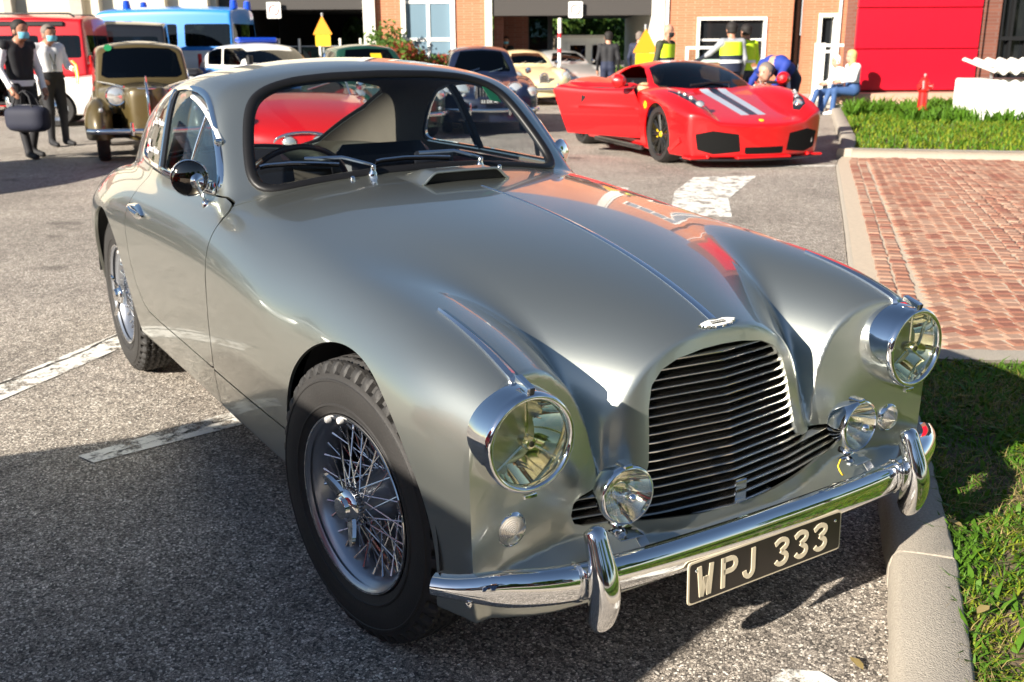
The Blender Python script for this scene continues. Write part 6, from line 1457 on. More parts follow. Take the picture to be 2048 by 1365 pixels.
# ---- 1940s brown saloon with free-standing wings
def vintage(name, label, pnt, top=1.50, ln=(.55, -3.1), nose_z=.98, **kw):
    sp = dict(name=name, label=label, paint=pnt, h=.032, ymax=.86, top=top, nose=ln[0], tail=ln[1], bottom=.28,
        Z=[(-3.2, .70), (-2.6, .88), (-1.5, .95), (-.8, .985), (-.3, .975), (.2, .955), (.6, .92)], W=[(-3.2, .45), (-2.6, .60), (-1.6, .68), (-.8, .62), (-.3, .46), (.2, .30), (.6, .20)],
        R=[(-3.0, 1.0), (-2.5, top - .14), (-1.9, top - .01), (-1.4, top), (-1.0, top - .04), (-.6, top - .22)], S=[(-3.0, .48), (-2.4, .60), (-1.5, .655), (-.8, .60)], tumble=.16, belt=.96, rcam=.09, camber=.16, ws=(-.70, .98, .55, .16), ncurve=.9, nround=.15, k=.10, tuck=.02,
        pods=[(.02, .60, .40, .56, .20, .40, .30), (-.55, .64, .30, .75, .13, .20, .24), (-2.3, .58, .42, .58, .20, .40, .28)], wheels=[(0, .58, .32, .15), (-2.3, .58, .32, .15)], arch=1.10, arch_top=.60,
        cuts=[('windscreen', 'front', [(-.3, top - .075), (.38, top - .10), (.47, top - .16), (.52, 1.05), (.45, 1.01), (-.3, 1.02)], lambda Q: (Q[:, 0] > -1.2) & (Q[:, 2] > .98), 'dark_glass', ''),
              ('side_window', 'side', [(-1.02, 1.04), (-1.14, top - .14), (-1.62, top - .13), (-1.62, 1.04)], lambda Q: (Q[:, 1] > .35) & (Q[:, 2] > 1.0), 'car_glass', 'split'),
              ('side_window', 'side', [(-1.74, 1.04), (-1.74, top - .13), (-2.15, top - .17), (-2.35, 1.06)], lambda Q: (Q[:, 1] > .35) & (Q[:, 2] > 1.0), 'car_glass', 'split')])
    sp.update(kw); c = make_car(sp); r = c['root']
    g = MB()
    gr = empty('grille'); gr.parent = r
    for k in range(11):
        z = .44 + k * .047; w = .10 + .10 * math.sin((k + 1.2) / 12.5 * math.pi * .62); x = ln[0] - .03 + .012 * math.cos(k * .3)
        otube('grille_bar', [(x - .10, -w, z), (x - .02, -w * .5, z), (x + .02, 0, z), (x - .02, w * .5, z), (x - .10, w, z)], .010, 'chrome', gr, 6)
    otube('grille_spine', [(ln[0] + .01, 0, .42), (ln[0] + .015, 0, .8), (ln[0] - .04, 0, .97), (ln[0] - .25, 0, 1.0)], .016, 'chrome', gr, 8); otube('mascot', [(ln[0] - .10, 0, .98), (ln[0] - .08, 0, 1.06)], [.018, .010], 'chrome', gr)
    for s in (-1, 1):
        lamp(r, 'headlamp', (.30, s * .37, .82), .105, (1, 0, 0)); otube('lamp_stalk', [(.18, s * .37, .78), (.12, s * .40, .62)], .03, pnt, r); MB().lathe([(.0, -.22), (.06, -.20), (.11, -.08), (.118, .0)], 24, (.30, s * .37, .82), (1, 0, 0)).build('lamp_bowl', 'chrome', r, sharp=80)
        lamp(r, 'side_lamp', (.46, s * .56, .66), .025, (1, 0, .2)); otube('bonnet_moulding', [(-.7, s * .57, .97), (-.2, s * .44, .96), (.35, s * .26, .93)], .012, 'chrome', r, 6)
        MB().box((-1.9, s * .66 - .10, .26), (-.55, s * .66 + .10, .30), .02).build('running_board', 'black_rubber', r)
    arc_bumper(r, .80, .72, .42, curve=.10)
    for s in (-1, 1): otube('bumper_iron', [(.3, s * .35, .40), (.78, s * .35, .42)], .02, 'black_metal', r)
    for s in (-.22, .22): MB().lathe([(.02, -.06), (.03, 0), (.02, .09), (0, .1)], 12, (.82, s, .43), (0, 0, 1)).build('overrider', 'chrome', r)
    return c
c = vintage('vintage_saloon', 'olive brown vintage saloon with separate wings facing us beside the white shirted man', 'brown_enamel', 1.49); place(c['root'], -4.70, 13.25, .36, -.933); br_root = c['root']
st_ = MB().lathe([(0, .002), (.05, .002), (.05, 0)], 16, (-.94, -.40, 1.40), (.85, 0, .5)).build('screen_sticker', 'green_sticker', br_root)

# ---- rounded post-war cars
def fifties(name, label, pnt, top=1.35, L=(.85, -3.3), lampz=.66, lamp_y=.58, lamp_r=.09, glass='dark_glass', soft=None, bumper=True, oval=None, wide=.80, **kw):
    sp = dict(name=name, label=label, paint=pnt, h=.034, ymax=wide + .08, top=top, nose=L[0], tail=L[1], bottom=.20,
        Z=[(L[1], .62), (-2.6, .82), (-1.6, .90), (-.7, .92), (-.2, .86), (.3, .76), (.7, .64), (.95, .52)], W=[(L[1], .55), (-2.7, wide - .04), (-1.5, wide), (-.3, wide - .01), (.3, wide - .04), (.7, wide - .13), (.95, wide - .3)],
        R=[(-3.2, .72), (-2.7, 1.0), (-2.2, top - .09), (-1.7, top), (-1.35, top - .01), (-1.0, top - .10), (-.6, top - .32)], S=[(-3.1, .42), (-2.4, .58), (-1.6, .66), (-.8, .63)], tumble=.35, belt=.90, rcam=.09, camber=.05, ws=(-.66, .91, .95, .22), ncurve=.42, nround=.5, k=.14, tuck=.06, kn=.14,
        crest=[([(L[1], .60), (-2.5, .86), (-1.6, .86), (-.8, .83), (0, .86), (.35, .82), (.65, .72), (.95, .55)], .60, .20, .20)], wheels=[(0, .66, .32, .16), (-2.35, .66, .32, .16)], arch=1.12, arch_top=.8,
        cuts=[('windscreen', 'front', [(-.3, top - .06), (.36, top - .09), (.50, 1.0), (.48, .965), (-.3, .985)], lambda Q: (Q[:, 0] > -1.35) & (Q[:, 2] > .93), glass, ''),
              ('side_window', 'side', [(-.95, .97), (-1.2, top - .14), (-1.7, top - .09), (-2.2, top - .18), (-2.35, 1.0)], lambda Q: (Q[:, 1] > .33) & (Q[:, 2] > .95), 'car_glass', 'split')])
    if oval: sp['cuts'].append(('mouth', 'front', round_poly([(-.2, oval[1]), (-.2, oval[2]), (oval[0], oval[2]), (oval[0], oval[1])], [.001, .001, .09, .09]), lambda Q: Q[:, 0] > .5, 'dark_void', ''))
    sp.update(kw); c = make_car(sp); r = c['root']; f = c['f']
    for s in (-1, 1):
        p = proj_skin([(L[0] - .25, s * lamp_y, lampz)], f)[0]; lamp(r, 'headlamp', p, lamp_r, (1, 0, .12)); p2 = proj_skin([(L[0] - .2, s * lamp_y, lampz - .18)], f)[0]; lamp(r, 'side_lamp', p2, .03, (1, s * .2, 0))
        MB().lathe([(0, .06), (.05, .05), (.055, 0)], 14, (-.85, s * (wide - .06), .98), (1, 0, 0)).build('door_mirror', 'chrome', r)
        h_ = proj_skin([(-1.75, s * wide, .80)], f)[0]; otube('door_handle', [h_ + (-.07, 0, 0), h_ + (0, s * .03, 0), h_ + (.07, 0, 0)], .010, 'chrome', r, 6)
    if bumper:
        b_ = arc_bumper(r, L[0] + .06, wide - .06, .40, curve=.22)
        for y in (-.32, .32): MB().lathe([(.015, -.09), (.03, -.04), (.03, .06), (.02, .12), (0, .13)], 12, (L[0] + .06, y, .41), (0, 0, 1)).build('overrider', 'chrome', b_)
    w = [(-.62, -.05, .97), (-.75, .2, 1.02), (-.74, .42, 1.02)]; otube('wiper', [(-.60, -.3, .955), (-.72, -.05, 1.02)], .008, 'chrome', r, 6); otube('wiper', [(-.60, .1, .955), (-.72, .35, 1.02)], .008, 'chrome', r, 6)
    return c
def upright_grille(r, x, w, z0, z1, m='chrome', n=9):
    g = empty('grille'); g.parent = r
    otube('grille_surround', [(x - .06, -w, z0), (x - .03, -w, z1 - .06), (x - .02, -w * .6, z1), (x - .0, 0, z1 + .02), (x - .02, w * .6, z1), (x - .03, w, z1 - .06), (x - .06, w, z0)], .022, m, g, 8)
    for k in range(n): y = -w + (k + .5) * 2 * w / n; otube('grille_bar', [(x - .04, y, z0), (x - .02, y, z1 - .02)], .007, m, g, 6)
    obox('grille_back', (x - .10, -w, z0), (x - .07, w, z1 - .02), 'dark_void', g); return g
c = fifties('navy_saloon', 'navy blue post-war saloon with large chrome headlamps behind the silver coupe', 'navy_enamel', 1.40, L=(.82, -3.6), lampz=.74, lamp_y=.42, lamp_r=.12, wide=.88); upright_grille(c['root'], .80, .22, .40, .86); place(c['root'], -.42, 17.3, .10, -.995)
for s in (-1, 1): lamp(c['root'], 'wing_lamp', proj_skin([(.62, s * .74, .70)], c['f'])[0], .075, (1, s * .1, .1))
obox('front_plate', (.90, -.16, .50), (.91, .16, .58), 'plate_black', c['root']); text_mesh('plate_lettering', '03 DR AP', .07, 'white_vinyl', c['root'], mtx=frame((.913, 0, .54), (0, 1, 0), (0, 0, 1)), depth=.001)
c = fifties('green_saloon', 'dark green saloon with a yellow screen sticker just above the coupe roof', 'green_enamel', 1.44, L=(.80, -3.4), lamp_y=.60, wide=.84, R=[(-3.2, .75), (-2.8, 1.06), (-2.3, 1.36), (-1.8, 1.43), (-1.3, 1.43), (-1.0, 1.36), (-.6, 1.12)]); upright_grille(c['root'], .80, .26, .40, .74); place(c['root'], -1.92, 16.1, .40, -.916)
obox('front_plate', (.905, -.20, .44), (.915, .20, .52), 'plate_black', c['root']); text_mesh('plate_lettering', 'EAPR 33', .075, 'white_vinyl', c['root'], mtx=frame((.918, 0, .48), (0, 1, 0), (0, 0, 1)), depth=.001)
p = proj_skin([(-.93, .12, 1.30)], c['f'])[0]; MB().box((-.09, -.05, .002), (.09, .05, .006), mtx=frame(p, (0, 1, 0), (-.6, 0, .7))).build('screen_sticker', 'yellow_vinyl', c['root'])
c = fifties('cream_cabriolet', 'cream post-war car with a dark folded top between navy and silver cars', 'cream_enamel', 1.30, wide=.82); upright_grille(c['root'], .86, .10, .36, .74); place(c['root'], .62, 25.4, .22, -.975)
MB().box((-2.75, -.58, .93), (-1.9, .58, 1.12), .09).build('folded_top', 'cloth_top', c['root'])
c = fifties('silver_coupe', 'silver rounded coupe parked right of the cream car', 'silver_enamel', 1.28, wide=.82, oval=(.30, .40, .58)); place(c['root'], 1.85, 28.2, .30, -.954)
c = fifties('red_roadster', 'red open sports car with oval grille seen through the coupe windscreen', 'red_enamel', 1.12, L=(.88, -3.0), lampz=.64, lamp_y=.56, lamp_r=.095, bumper=False, oval=(.27, .42, .60), wide=.76,
     R=[(-3.0, .5), (-2.4, .6), (-1.5, .7), (-.6, .8)], cuts=[], Z=[(-3.0, .60), (-2.4, .80), (-1.6, .86), (-.7, .92), (-.2, .90), (.3, .82), (.7, .68), (.95, .52)])
place(c['root'], -2.18, 10.6, .22, -.975)
mo = otube('grille_ring', [(.86 - .4 * (.28 * math.cos(a)) ** 2, .28 * math.cos(a), .51 + .10 * math.sin(a)) for a in np.linspace(0, 2 * math.pi, 33)[:-1]], .014, 'chrome', c['root'], 8, closed=True)
obox('mouth_back', (.70, -.27, .42), (.76, .27, .60), 'dark_void', c['root'])
for s in (-1, 1): lamp(c['root'], 'spot_lamp', (.86, s * .14, .51), .06)
raw_mesh('windshield', [(-.62, -.56, .88), (-.62, .56, .88), (-.80, .48, 1.14), (-.80, -.48, 1.14)], np.array([[0, 1, 2, 3]]), 'car_glass', c['root']); otube('windshield_frame', [(-.62, -.57, .87), (-.80, -.49, 1.15), (-.80, .49, 1.15), (-.62, .57, .87)], .012, 'chrome', c['root'], 8)
c = fifties('white_tourer', 'white open classic car standing behind the man in the white shirt', 'white_enamel', 1.1, L=(.85, -3.2), R=[(-3.0, .5), (-2.4, .6), (-1.5, .7), (-.6, .8)], cuts=[], wide=.78); place(c['root'], -8.55, 19.6, -.97, -.22)
MB().box((-2.6, -.55, .84), (-1.9, .55, 1.0), .08).build('folded_top', 'cloth_top', c['root'])

# ---- vans and modern cars
def van(name, label, pnt, L, H, Wd, r, d, hr, hd, cat='van', two=None, win_z=(1.05, 1.55), wins=((-1.3, -.3), (-2.4, -1.5), (-3.3, -2.6)), glass='dark_glass', hood=(.95, .45), bm='black_metal', wheels=None, **kw):
    n, t = L; wx = wheels or (0, t + .85)
    sp = dict(name=name, label=label, cat=cat, paint=pnt, h=.05, ymax=Wd + .1, top=H, nose=n, tail=t, bottom=.22, Z=[(t, hood[0]), (n - 1.2, hood[0]), (n - .4, hood[0] - .05), (n, hood[0] - .2)], W=[(t, Wd - .05), (t + .4, Wd), (n - .6, Wd), (n, Wd - .15)],
        R=[(t - .1, H - .04), (t + .5, H), (n - 1.9, H), (n - 1.4, H - .06), (n - .9, H - .3)], S=[(t - .1, Wd - .04), (t + .5, Wd - .01), (n - 1, Wd - .03)], tumble=.10, belt=hood[0], rcam=.05, camber=.03, ws=(n - hood[1], hood[0], .75, .16), bk=(t + .02, .5, .05), ncurve=.18, tcurve=.05, k=.10, tuck=.03, kr=.14, tround=.0,
        wheels=[(wx[0], Wd - .12, .33, .2), (wx[1], Wd - .12, .33, .2)], arch=1.14, arch_top=.8, hub='rim_paint',
        cuts=[('windscreen', 'front', [(-.3, H - .16), (Wd - .22, H - .18), (Wd - .10, hood[0] + .10), (-.3, hood[0] + .08)], lambda Q: (Q[:, 0] > n - 1.6) & (Q[:, 2] > hood[0] + .05), glass, '')]
        + [('side_window', 'side', round_poly([(a, win_z[0]), (a, win_z[1]), (b, win_z[1]), (b, win_z[0])], .05, 3), lambda Q: Q[:, 1] > Wd - .3, glass, 'split') for a, b in wins]
        + [('rear_window', 'front', [(-.3, win_z[1]), (Wd - .20, win_z[1]), (Wd - .16, win_z[0]), (-.3, win_z[0])], lambda Q: Q[:, 0] < t + .3, glass, '')])
    if two: sp['two_tone'] = two
    sp.update(kw); c = make_car(sp); q = c['root']; place(q, r, d, hr, hd)
    for s in (-1, 1):
        p = proj_skin([(n - .1, s * (Wd - .2), hood[0] - .22)], c['f'])[0]; MB().box((-.05, -.12, -.08), (.02, .12, .08), .03, mtx=Matrix.Translation((*p,))).build('headlamp', 'lens_white', q)
        MB().box((t - .01, s * (Wd - .07) - .05, .8), (t + .05, s * (Wd - .07) + .05, 1.25), .02).build('tail_lamp', 'red_lamp', q)
        MB().box((n - hood[1] - .35, s * (Wd + .09) - .07, hood[0] + .05), (n - hood[1] - .25, s * (Wd + .09) + .07, hood[0] + .28), .03).build('door_mirror', bm, q)
    MB().box((n - .12, -Wd + .12, .30), (n + .03, Wd - .12, .52), .05).build('front_bumper', bm, q); MB().box((t - .05, -Wd + .06, .32), (t + .08, Wd - .06, .55), .05).build('rear_bumper', bm, q)
    return c
c = van('red_van', 'red family van with roof rails behind the two men at left', 'van_red', (.9, -3.5), 2.08, .90, -12.4, 22.6, -1, -.06, wins=((-1.45, -.35), (-2.45, -1.6), (-3.3, -2.6)), win_z=(1.20, 1.66), hood=(1.1, .5))
for s in (-1, 1): otube('roof_rail', [(-.8, s * .72, 2.02), (-.9, s * .72, 2.10), (-3.1, s * .72, 2.10), (-3.2, s * .72, 2.03)], .02, 'black_metal', c['root'])
MB().box((-3.0, -.915, 1.80), (-1.0, -.895, 1.90)).build('roof_band', 'dark_glass', c['root']); MB().box((-3.0, .80, 1.84), (-1.0, .86, 1.94), .02).build('roof_band', 'black_metal', c['root'])
van('black_van', 'black van partly hidden behind the vintage saloon', 'black_enamel', (.9, -3.6), 2.0, .92, -11.75, 24.6, -.96, -.28, wins=((-1.5, -.4), (-3.3, -1.7)), win_z=(1.15, 1.65), hood=(1.1, .5))
c = van('police_van', 'tall blue and white police van with blue roof beacons', 'blue_enamel', (1.0, -4.2), 2.42, .98, -11.1, 28.2, -.99, .10, two=(1.32, 'white_enamel'), wins=((-1.4, -.4), (-2.6, -1.6), (-4.0, -2.8)), win_z=(1.42, 1.98), hood=(1.25, .55))
for x, y in ((-1.1, .5), (-4.0, .5), (-1.1, -.5), (-4.0, -.5)): MB().lathe([(.10, 2.36), (.10, 2.44), (.08, 2.58), (0, 2.6)], 16, (x, y, 0)).build('beacon', 'blue_lamp', c['root'])
for s in (-1, 1): MB().prism([(-4.1, .95), (-.2, .78), (-.2, .92), (-4.1, 1.12)], s * .985, s * .992, axis=1).build('blue_flash', 'blue_enamel', c['root'])
van('white_hatchback', 'white modern hatchback showing beside the police van', 'white_enamel', (.85, -3.0), 1.50, .86, -7.9, 31.0, -.2, -.98, cat='car', R=[(-3.3, 1.0), (-2.9, 1.25), (-2.3, 1.45), (-1.5, 1.50), (-1.0, 1.44), (-.5, 1.22), (-.1, 1.0)], bk=None, kr=.12, wins=((-1.5, -.5), (-2.4, -1.6)), win_z=(1.0, 1.40), hood=(.95, .25))
c = van('police_car', 'blue and white police car with roof light bar beyond the coupe roof', 'white_enamel', (.85, -3.2), 1.50, .86, -5.2, 23.8, .6, -.8, cat='car', R=[(-3.3, 1.0), (-2.9, 1.25), (-2.3, 1.45), (-1.5, 1.50), (-1.0, 1.44), (-.5, 1.22), (-.1, 1.0)], bk=None, kr=.12, two=(.92, 'blue_enamel'), wins=((-1.5, -.5), (-2.5, -1.6)), win_z=(1.0, 1.38), hood=(.95, .25))
MB().box((-1.6, -.5, 1.50), (-1.35, .5, 1.62), .04).build('light_bar', 'blue_lamp', c['root'])
# vehicles standing just outside the left edge, whose shadows reach into the picture
c = van('red_delivery_van', 'red van parked close to the left of the silver coupe outside the picture', 'van_red', (.95, -2.35), 1.95, .85, 0, 0, 1, 0, wins=((-1.3, -.5), (-2.3, -1.4)), win_z=(1.1, 1.5), hood=(1.02, .55), wheels=(0, -1.7), ws=(.40, 1.0, .86, .10), R=[(-2.4, 1.94), (-1.9, 1.95), (-.9, 1.95), (-.6, 1.90), (-.2, 1.68)], kr=.06)
c['root'].location = (-.90, -4.45, 0); c['root'].rotation_euler = (0, 0, math.pi)
van('grey_van', 'grey van beyond the left edge whose shadow crosses the asphalt', 'silver_enamel', (.9, -3.4), 2.0, .9, -8.6, 7.2, -.1, -1, wins=((-1.5, -.4), (-3.2, -1.7)), win_z=(1.15, 1.6), hood=(1.1, .5))
# ------------------------------------------------------------------ people: one continuous skin each
for nm, c in (('skin', (.48, .25, .17)), ('skin_tan', (.40, .19, .12)), ('shirt_white', (.80, .79, .80)), ('cloth_black', (.012, .012, .015)), ('cloth_navy', (.012, .018, .045)), ('cloth_blue', (.012, .035, .25)), ('denim', (.035, .085, .22)), ('hi_vis', (.62, .85, .02)), ('cloth_grey', (.30, .31, .33)),
              ('cloth_olive', (.035, .040, .022)), ('cloth_beige', (.48, .36, .20)), ('hair_dark', (.012, .009, .008)), ('hair_blond', (.62, .42, .16)), ('hair_grey', (.16, .13, .11)), ('mask_blue', (.18, .55, .72)), ('shoe_black', (.01, .01, .012)), ('shoe_white', (.78, .76, .74)), ('reflective', (.75, .76, .78)), ('bag_navy', (.010, .012, .028)), ('towel_green', (.05, .35, .18)), ('towel_yellow', (.75, .58, .04))):
    mat(nm, c, .75 if 'skin' not in nm else .5, var=.12, scale=25)
def seg_d(P, a, b, ra, rb):
    a = np.array(a, float); b = np.array(b, float); ab = b - a; t = np.clip(((P - a) @ ab) / (ab @ ab + 1e-9), 0, 1)
    return np.linalg.norm(P - (a + t[:, None] * ab), axis=1) - (ra + (rb - ra) * t)
def person(label, r, d, face, J=None, top='shirt_white', legs='cloth_black', shoes='shoe_black', skin='skin', hair='hair_dark', sleeve=None, h=.02, z0=0.0, scale=1.0, hairlen=0, extras=None, group=None, bulk=1.0, bald=False):
    """face: direction (right, depth) the chest points to; J overrides joints (x forward, y left, z up)"""
    j = dict(head=(.035, 0, 1.615), neck=(.0, 0, 1.46), chest=(.0, 0, 1.27), waist=(.0, 0, 1.05), pelvis=(-.01, 0, .93), shL=(-.01, .185, 1.40), shR=(-.01, -.185, 1.40), elL=(-.04, .25, 1.12), elR=(-.04, -.25, 1.12), wrL=(.06, .25, .87), wrR=(.06, -.25, .87),
             hipL=(0, .09, .90), hipR=(0, -.09, .90), knL=(.03, .10, .50), knR=(.03, -.10, .50), anL=(0, .11, .09), anR=(0, -.11, .09), toL=(.17, .13, .035), toR=(.17, -.13, .035))
    j.update(J or {}); j = {k: np.array(v, float) for k, v in j.items()}; B = bulk
    parts = []
    def S(a, b, ra, rb, m): parts.append((j[a] if isinstance(a, str) else a, j[b] if isinstance(b, str) else b, ra, rb, m))
    slv = sleeve or top
    cl = j['chest']; up = unit((j['neck'] - j['pelvis'])[None])[0]; sd = unit((j['shL'] - j['shR'])[None])[0]
    for s in (-1, 1): S(cl + sd * s * .075 + up * .06, j['waist'] + sd * s * .055, .115 * B, .105 * B, top); S(j['waist'] + sd * s * .055, j['pelvis'] + sd * s * .065, .108 * B, .112 * B, top if False else legs)
    S('shL', 'shR', .075, .075, top); S('neck', cl + up * .10, .058, .085, skin)
    for q in 'LR':
        S('sh' + q, 'el' + q, .064, .048, slv); S('el' + q, 'wr' + q, .046, .032, slv); hd = j['wr' + q] + unit((j['wr' + q] - j['el' + q])[None])[0] * .085; S('wr' + q, hd, .030, .034, skin); j['hd' + q] = hd
        S('hip' + q, 'kn' + q, .100, .066, legs); S('kn' + q, 'an' + q, .062, .048, legs); S(j['an' + q] - (0, 0, .03), 'to' + q, .045, .036, shoes)
    hc = j['head']; S(hc + (.005, 0, .035), hc + (.02, 0, -.055), .092, .068, skin); S('neck', hc + (-.01, 0, -.06), .055, .056, skin); S(hc + (.085, 0, -.01), hc + (.098, 0, -.035), .012, .016, skin)
    for s in (-1, 1): S(hc + (-.005, s * .086, .0), hc + (-.01, s * .09, -.03), .014, .010, skin)
    def f(P):
        o = None
        for a, b, ra, rb, m in parts:
            q = seg_d(P, a, b, ra, rb); o = q if o is None else smin(o, q, .05)
        return o
    pts = np.array([p[0] for p in parts] + [p[1] for p in parts]); V, T = nets(f, pts.min(0) - .18, pts.max(0) + .18, h, newton=2)
    mats = []
    for p in parts:
        if p[4] not in mats: mats.append(p[4])
    C = V[T].mean(1); D = np.stack([seg_d(C, a, b, ra, rb) for a, b, ra, rb, m in parts], 1).argmin(1); fm = np.array([mats.index(p[4]) for p in parts])[D]
    # fingers: four and a thumb on each hand, bent, joined to the palm
    fb = MB(); fb.add(V, T); nT = len(T)
    for q in 'LR':
        w = j['wr' + q]; hd = j['hd' + q]; t = unit((hd - w)[None])[0]; s = 1 if q == 'L' else -1; side = np.cross(t, (0, s * 1.0, 0)); side = unit(side[None])[0] if np.linalg.norm(side) > .1 else np.array((1., 0, 0)); pal = np.cross(side, t)
        for k in range(4):
            o = hd + side * (.026 - k * .017); L = (.070, .078, .072, .056)[k]; fb.tube([o - t * .01, o + t * L * .5 - pal * .006, o + t * L * .85 - pal * .022, o + t * L - pal * .034], [.010, .0095, .0085, .006], 6)
        o = w + t * .03 + side * .025; fb.tube([o, o + side * .026 + t * .025, o + side * .030 + t * .055], [.011, .010, .007], 6)
    allF = fb.F; nv = np.concatenate(fb.V); tri = np.concatenate(allF[3]); quad = np.concatenate(allF.get(4, [np.zeros((0, 4), int)])); sk = mats.index(skin)
    N = np.concatenate([unit(grad(f, V, 1e-3)), np.zeros((len(nv) - len(V), 3))])
    root = empty('person', W3([(r, d, z0)])[0]); v = VR * face[0] + VD * face[1]; root.rotation_euler = (0, 0, math.atan2(v[1], v[0])); root.scale = (scale,) * 3; tag(root, label, 'person', group)
    body = raw_mesh('body', nv, [tri, quad], mats, root, fmat=np.concatenate([fm, np.full(len(tri) - nT, sk), np.full(len(quad), sk)]), sharp=70)
    # hair
    if hair and not bald:
        hf = lambda P: np.maximum(seg_d(P, hc + (-.012, 0, .045), hc + (-.02, 0, -.02 - hairlen), .104, .090 if not hairlen else .075), np.maximum((P[:, 0] - hc[0] - .035) - .6 * np.maximum(P[:, 2] - hc[2] - .02, 0), (hc[2] - .055 - hairlen) - P[:, 2]))
        Vh, Th = nets(hf, hc - (.18, .18, .2 + hairlen), hc + (.18, .18, .2), max(.014, h * .8), newton=2); raw_mesh('hair', Vh, Th, hair, root)
    for s in (-1, 1): MB().lathe([(0, .006), (.010, .003), (.011, -.003)], 8, hc + (.086, s * .033, .012), (1, s * .3, 0)).build('eye', 'hair_dark', root)
    MB().box(hc + (.078, -.024, -.062), hc + (.090, .024, -.054), .002).build('mouth', 'skin_tan', root)
    if extras: extras(root, j, hc)
    return root
def face_mask(root, hc, m='mask_blue'):
    t = np.linspace(-1, 1, 9); V = []
    for u in t:
        a = u * R(62); V += [(hc[0] + .012 + .096 * math.cos(a), hc[1] + .090 * math.sin(a), hc[2] - .012), (hc[0] + .022 + .098 * math.cos(a), hc[1] + .088 * math.sin(a), hc[2] - .045), (hc[0] + .010 + .085 * math.cos(a), hc[1] + .078 * math.sin(a), hc[2] - .09)]
    i = np.arange(8)[:, None] * 3; raw_mesh('face_mask', np.array(V), np.concatenate([np.stack([i + k, i + 3 + k, i + 4 + k, i + 1 + k], -1).reshape(-1, 4) for k in range(2)]), m, root)
def torso_band(root, j, name, m, lo, hi, grow=.012, B=1.0):
    """garment shell round the torso between two fractions of chest (0) and pelvis (1) height"""
    c, w, p = j['chest'], j['waist'], j['pelvis']; up = unit((j['neck'] - p)[None])[0]; sd = unit((j['shL'] - j['shR'])[None])[0]
    top = c + up * .12; V = []; n = 24; rows = 6
    for i in range(rows):
        t = lo + (hi - lo) * i / (rows - 1); o = top + (p - top) * t; fw = np.cross(sd, up)
        for k in range(n):
            a = k * 2 * math.pi / n; V.append(o + sd * math.cos(a) * (.195 * B + grow - .01 * t) + fw * math.sin(a) * (.122 * B + grow))
    F = np.concatenate([np.stack([i * n + np.arange(n), i * n + (np.arange(n) + 1) % n, (i + 1) * n + (np.arange(n) + 1) % n, (i + 1) * n + np.arange(n)], 1) for i in range(rows - 1)])
    return raw_mesh(name, np.array(V), F, m, root)
# man with the holdall, seen from the side and behind
def ex_a(root, j, hc):
    face_mask(root, hc); torso_band(root, j, 'shirt_tail', 'shirt_white', .86, 1.02, .010)
person('man in black gilet and white sleeves carrying a dark holdall', -6.38, 13.45, (.86, -.5), dict(head=(.12, 0, 1.58), neck=(.04, 0, 1.45), elR=(-.02, -.27, 1.13), wrR=(.16, -.27, .90), elL=(.02, .25, 1.12), wrL=(.10, .24, .88), knL=(.05, .1, .5), anL=(-.12, .11, .10), toL=(.05, .13, .035), anR=(.12, -.11, .09), toR=(.29, -.13, .035)), top='cloth_black', sleeve='shirt_white', skin='skin_tan', hair='hair_dark', extras=ex_a, h=.017, scale=1.02)
bag = thing_at('holdall', -6.22, 13.15, 'dark navy holdall hanging from the hand of the man in the gilet', 'bag', z=.36)
hb = lambda P: np.maximum(np.sqrt(((P[:, 0]) / .30) ** 4 + (P[:, 1] / .15) ** 2 + ((P[:, 2] - .17) / .17) ** 4) - 1, -P[:, 2] - .02) * .15
Vb, Tb = nets(hb, (-.4, -.3, -.1), (.4, .3, .45), .025); raw_mesh('bag_body', Vb, Tb, 'bag_navy', bag)
for y in (-.06, .06): otube('handle', [(-.15, y * 1.5, .27), (-.10, y, .45), (0, y * .3, .52), (.10, y, .45), (.15, y * 1.5, .27)], .012, 'cloth_black', bag, 8)
otube('zip', [(-.25, 0, .325), (0, 0, .345), (.25, 0, .325)], .008, 'brushed_metal', bag, 6)
bag.rotation_euler = (0, 0, math.atan2(VR[1], VR[0]) - .2)
def ex_b(root, j, hc):
    face_mask(root, hc); otube('lanyard', [hc + (-.02, .06, -.16), (.125, .04, 1.30), (.14, .0, 1.16), (.125, -.04, 1.30), hc + (-.02, -.06, -.16)], .007, 'cloth_olive', root, 6)
    MB().box((.125, -.03, 1.10), (.135, .03, 1.17)).build('badge', 'cloth_grey', root); MB().box(hc + (.06, -.07, .085), hc + (.085, .07, .105), .006).build('sunglasses', 'cloth_black', root); torso_band(root, j, 'belt', 'shoe_black', .80, .88, .006, 1.08)
person('man in white shirt and black trousers with blue mask, hand on hip', -6.72, 15.1, (.80, -.6), dict(head=(.10, 0, 1.585), elR=(-.16, -.40, 1.14), wrR=(.04, -.22, .98), elL=(.03, .27, 1.14), wrL=(.26, .22, 1.10)), top='shirt_white', skin='skin_tan', hair='hair_grey', extras=ex_b, h=.017, bulk=1.08, scale=1.0)
tw = thing_at('rally_scarf', -6.25, 14.75, 'yellow and green folded cloth held by the man in the white shirt', 'cloth', z=.95)
for k, (m_, x) in enumerate((('towel_yellow', -.05), ('towel_green', .0), ('white_vinyl', .05), ('towel_yellow', .09))):
    P_ = np.array([(x, 0, .28), (x + .01, .05, .22), (x - .01, .06, .1), (x, .05, -.05)]); sweep('fold', resample(P_, .04), np.tile((0, 1., .2), (len(resample(P_, .04)), 1)), [(-.028, -.006), (.028, -.006), (.028, .006), (-.028, .006)], m_, tw)
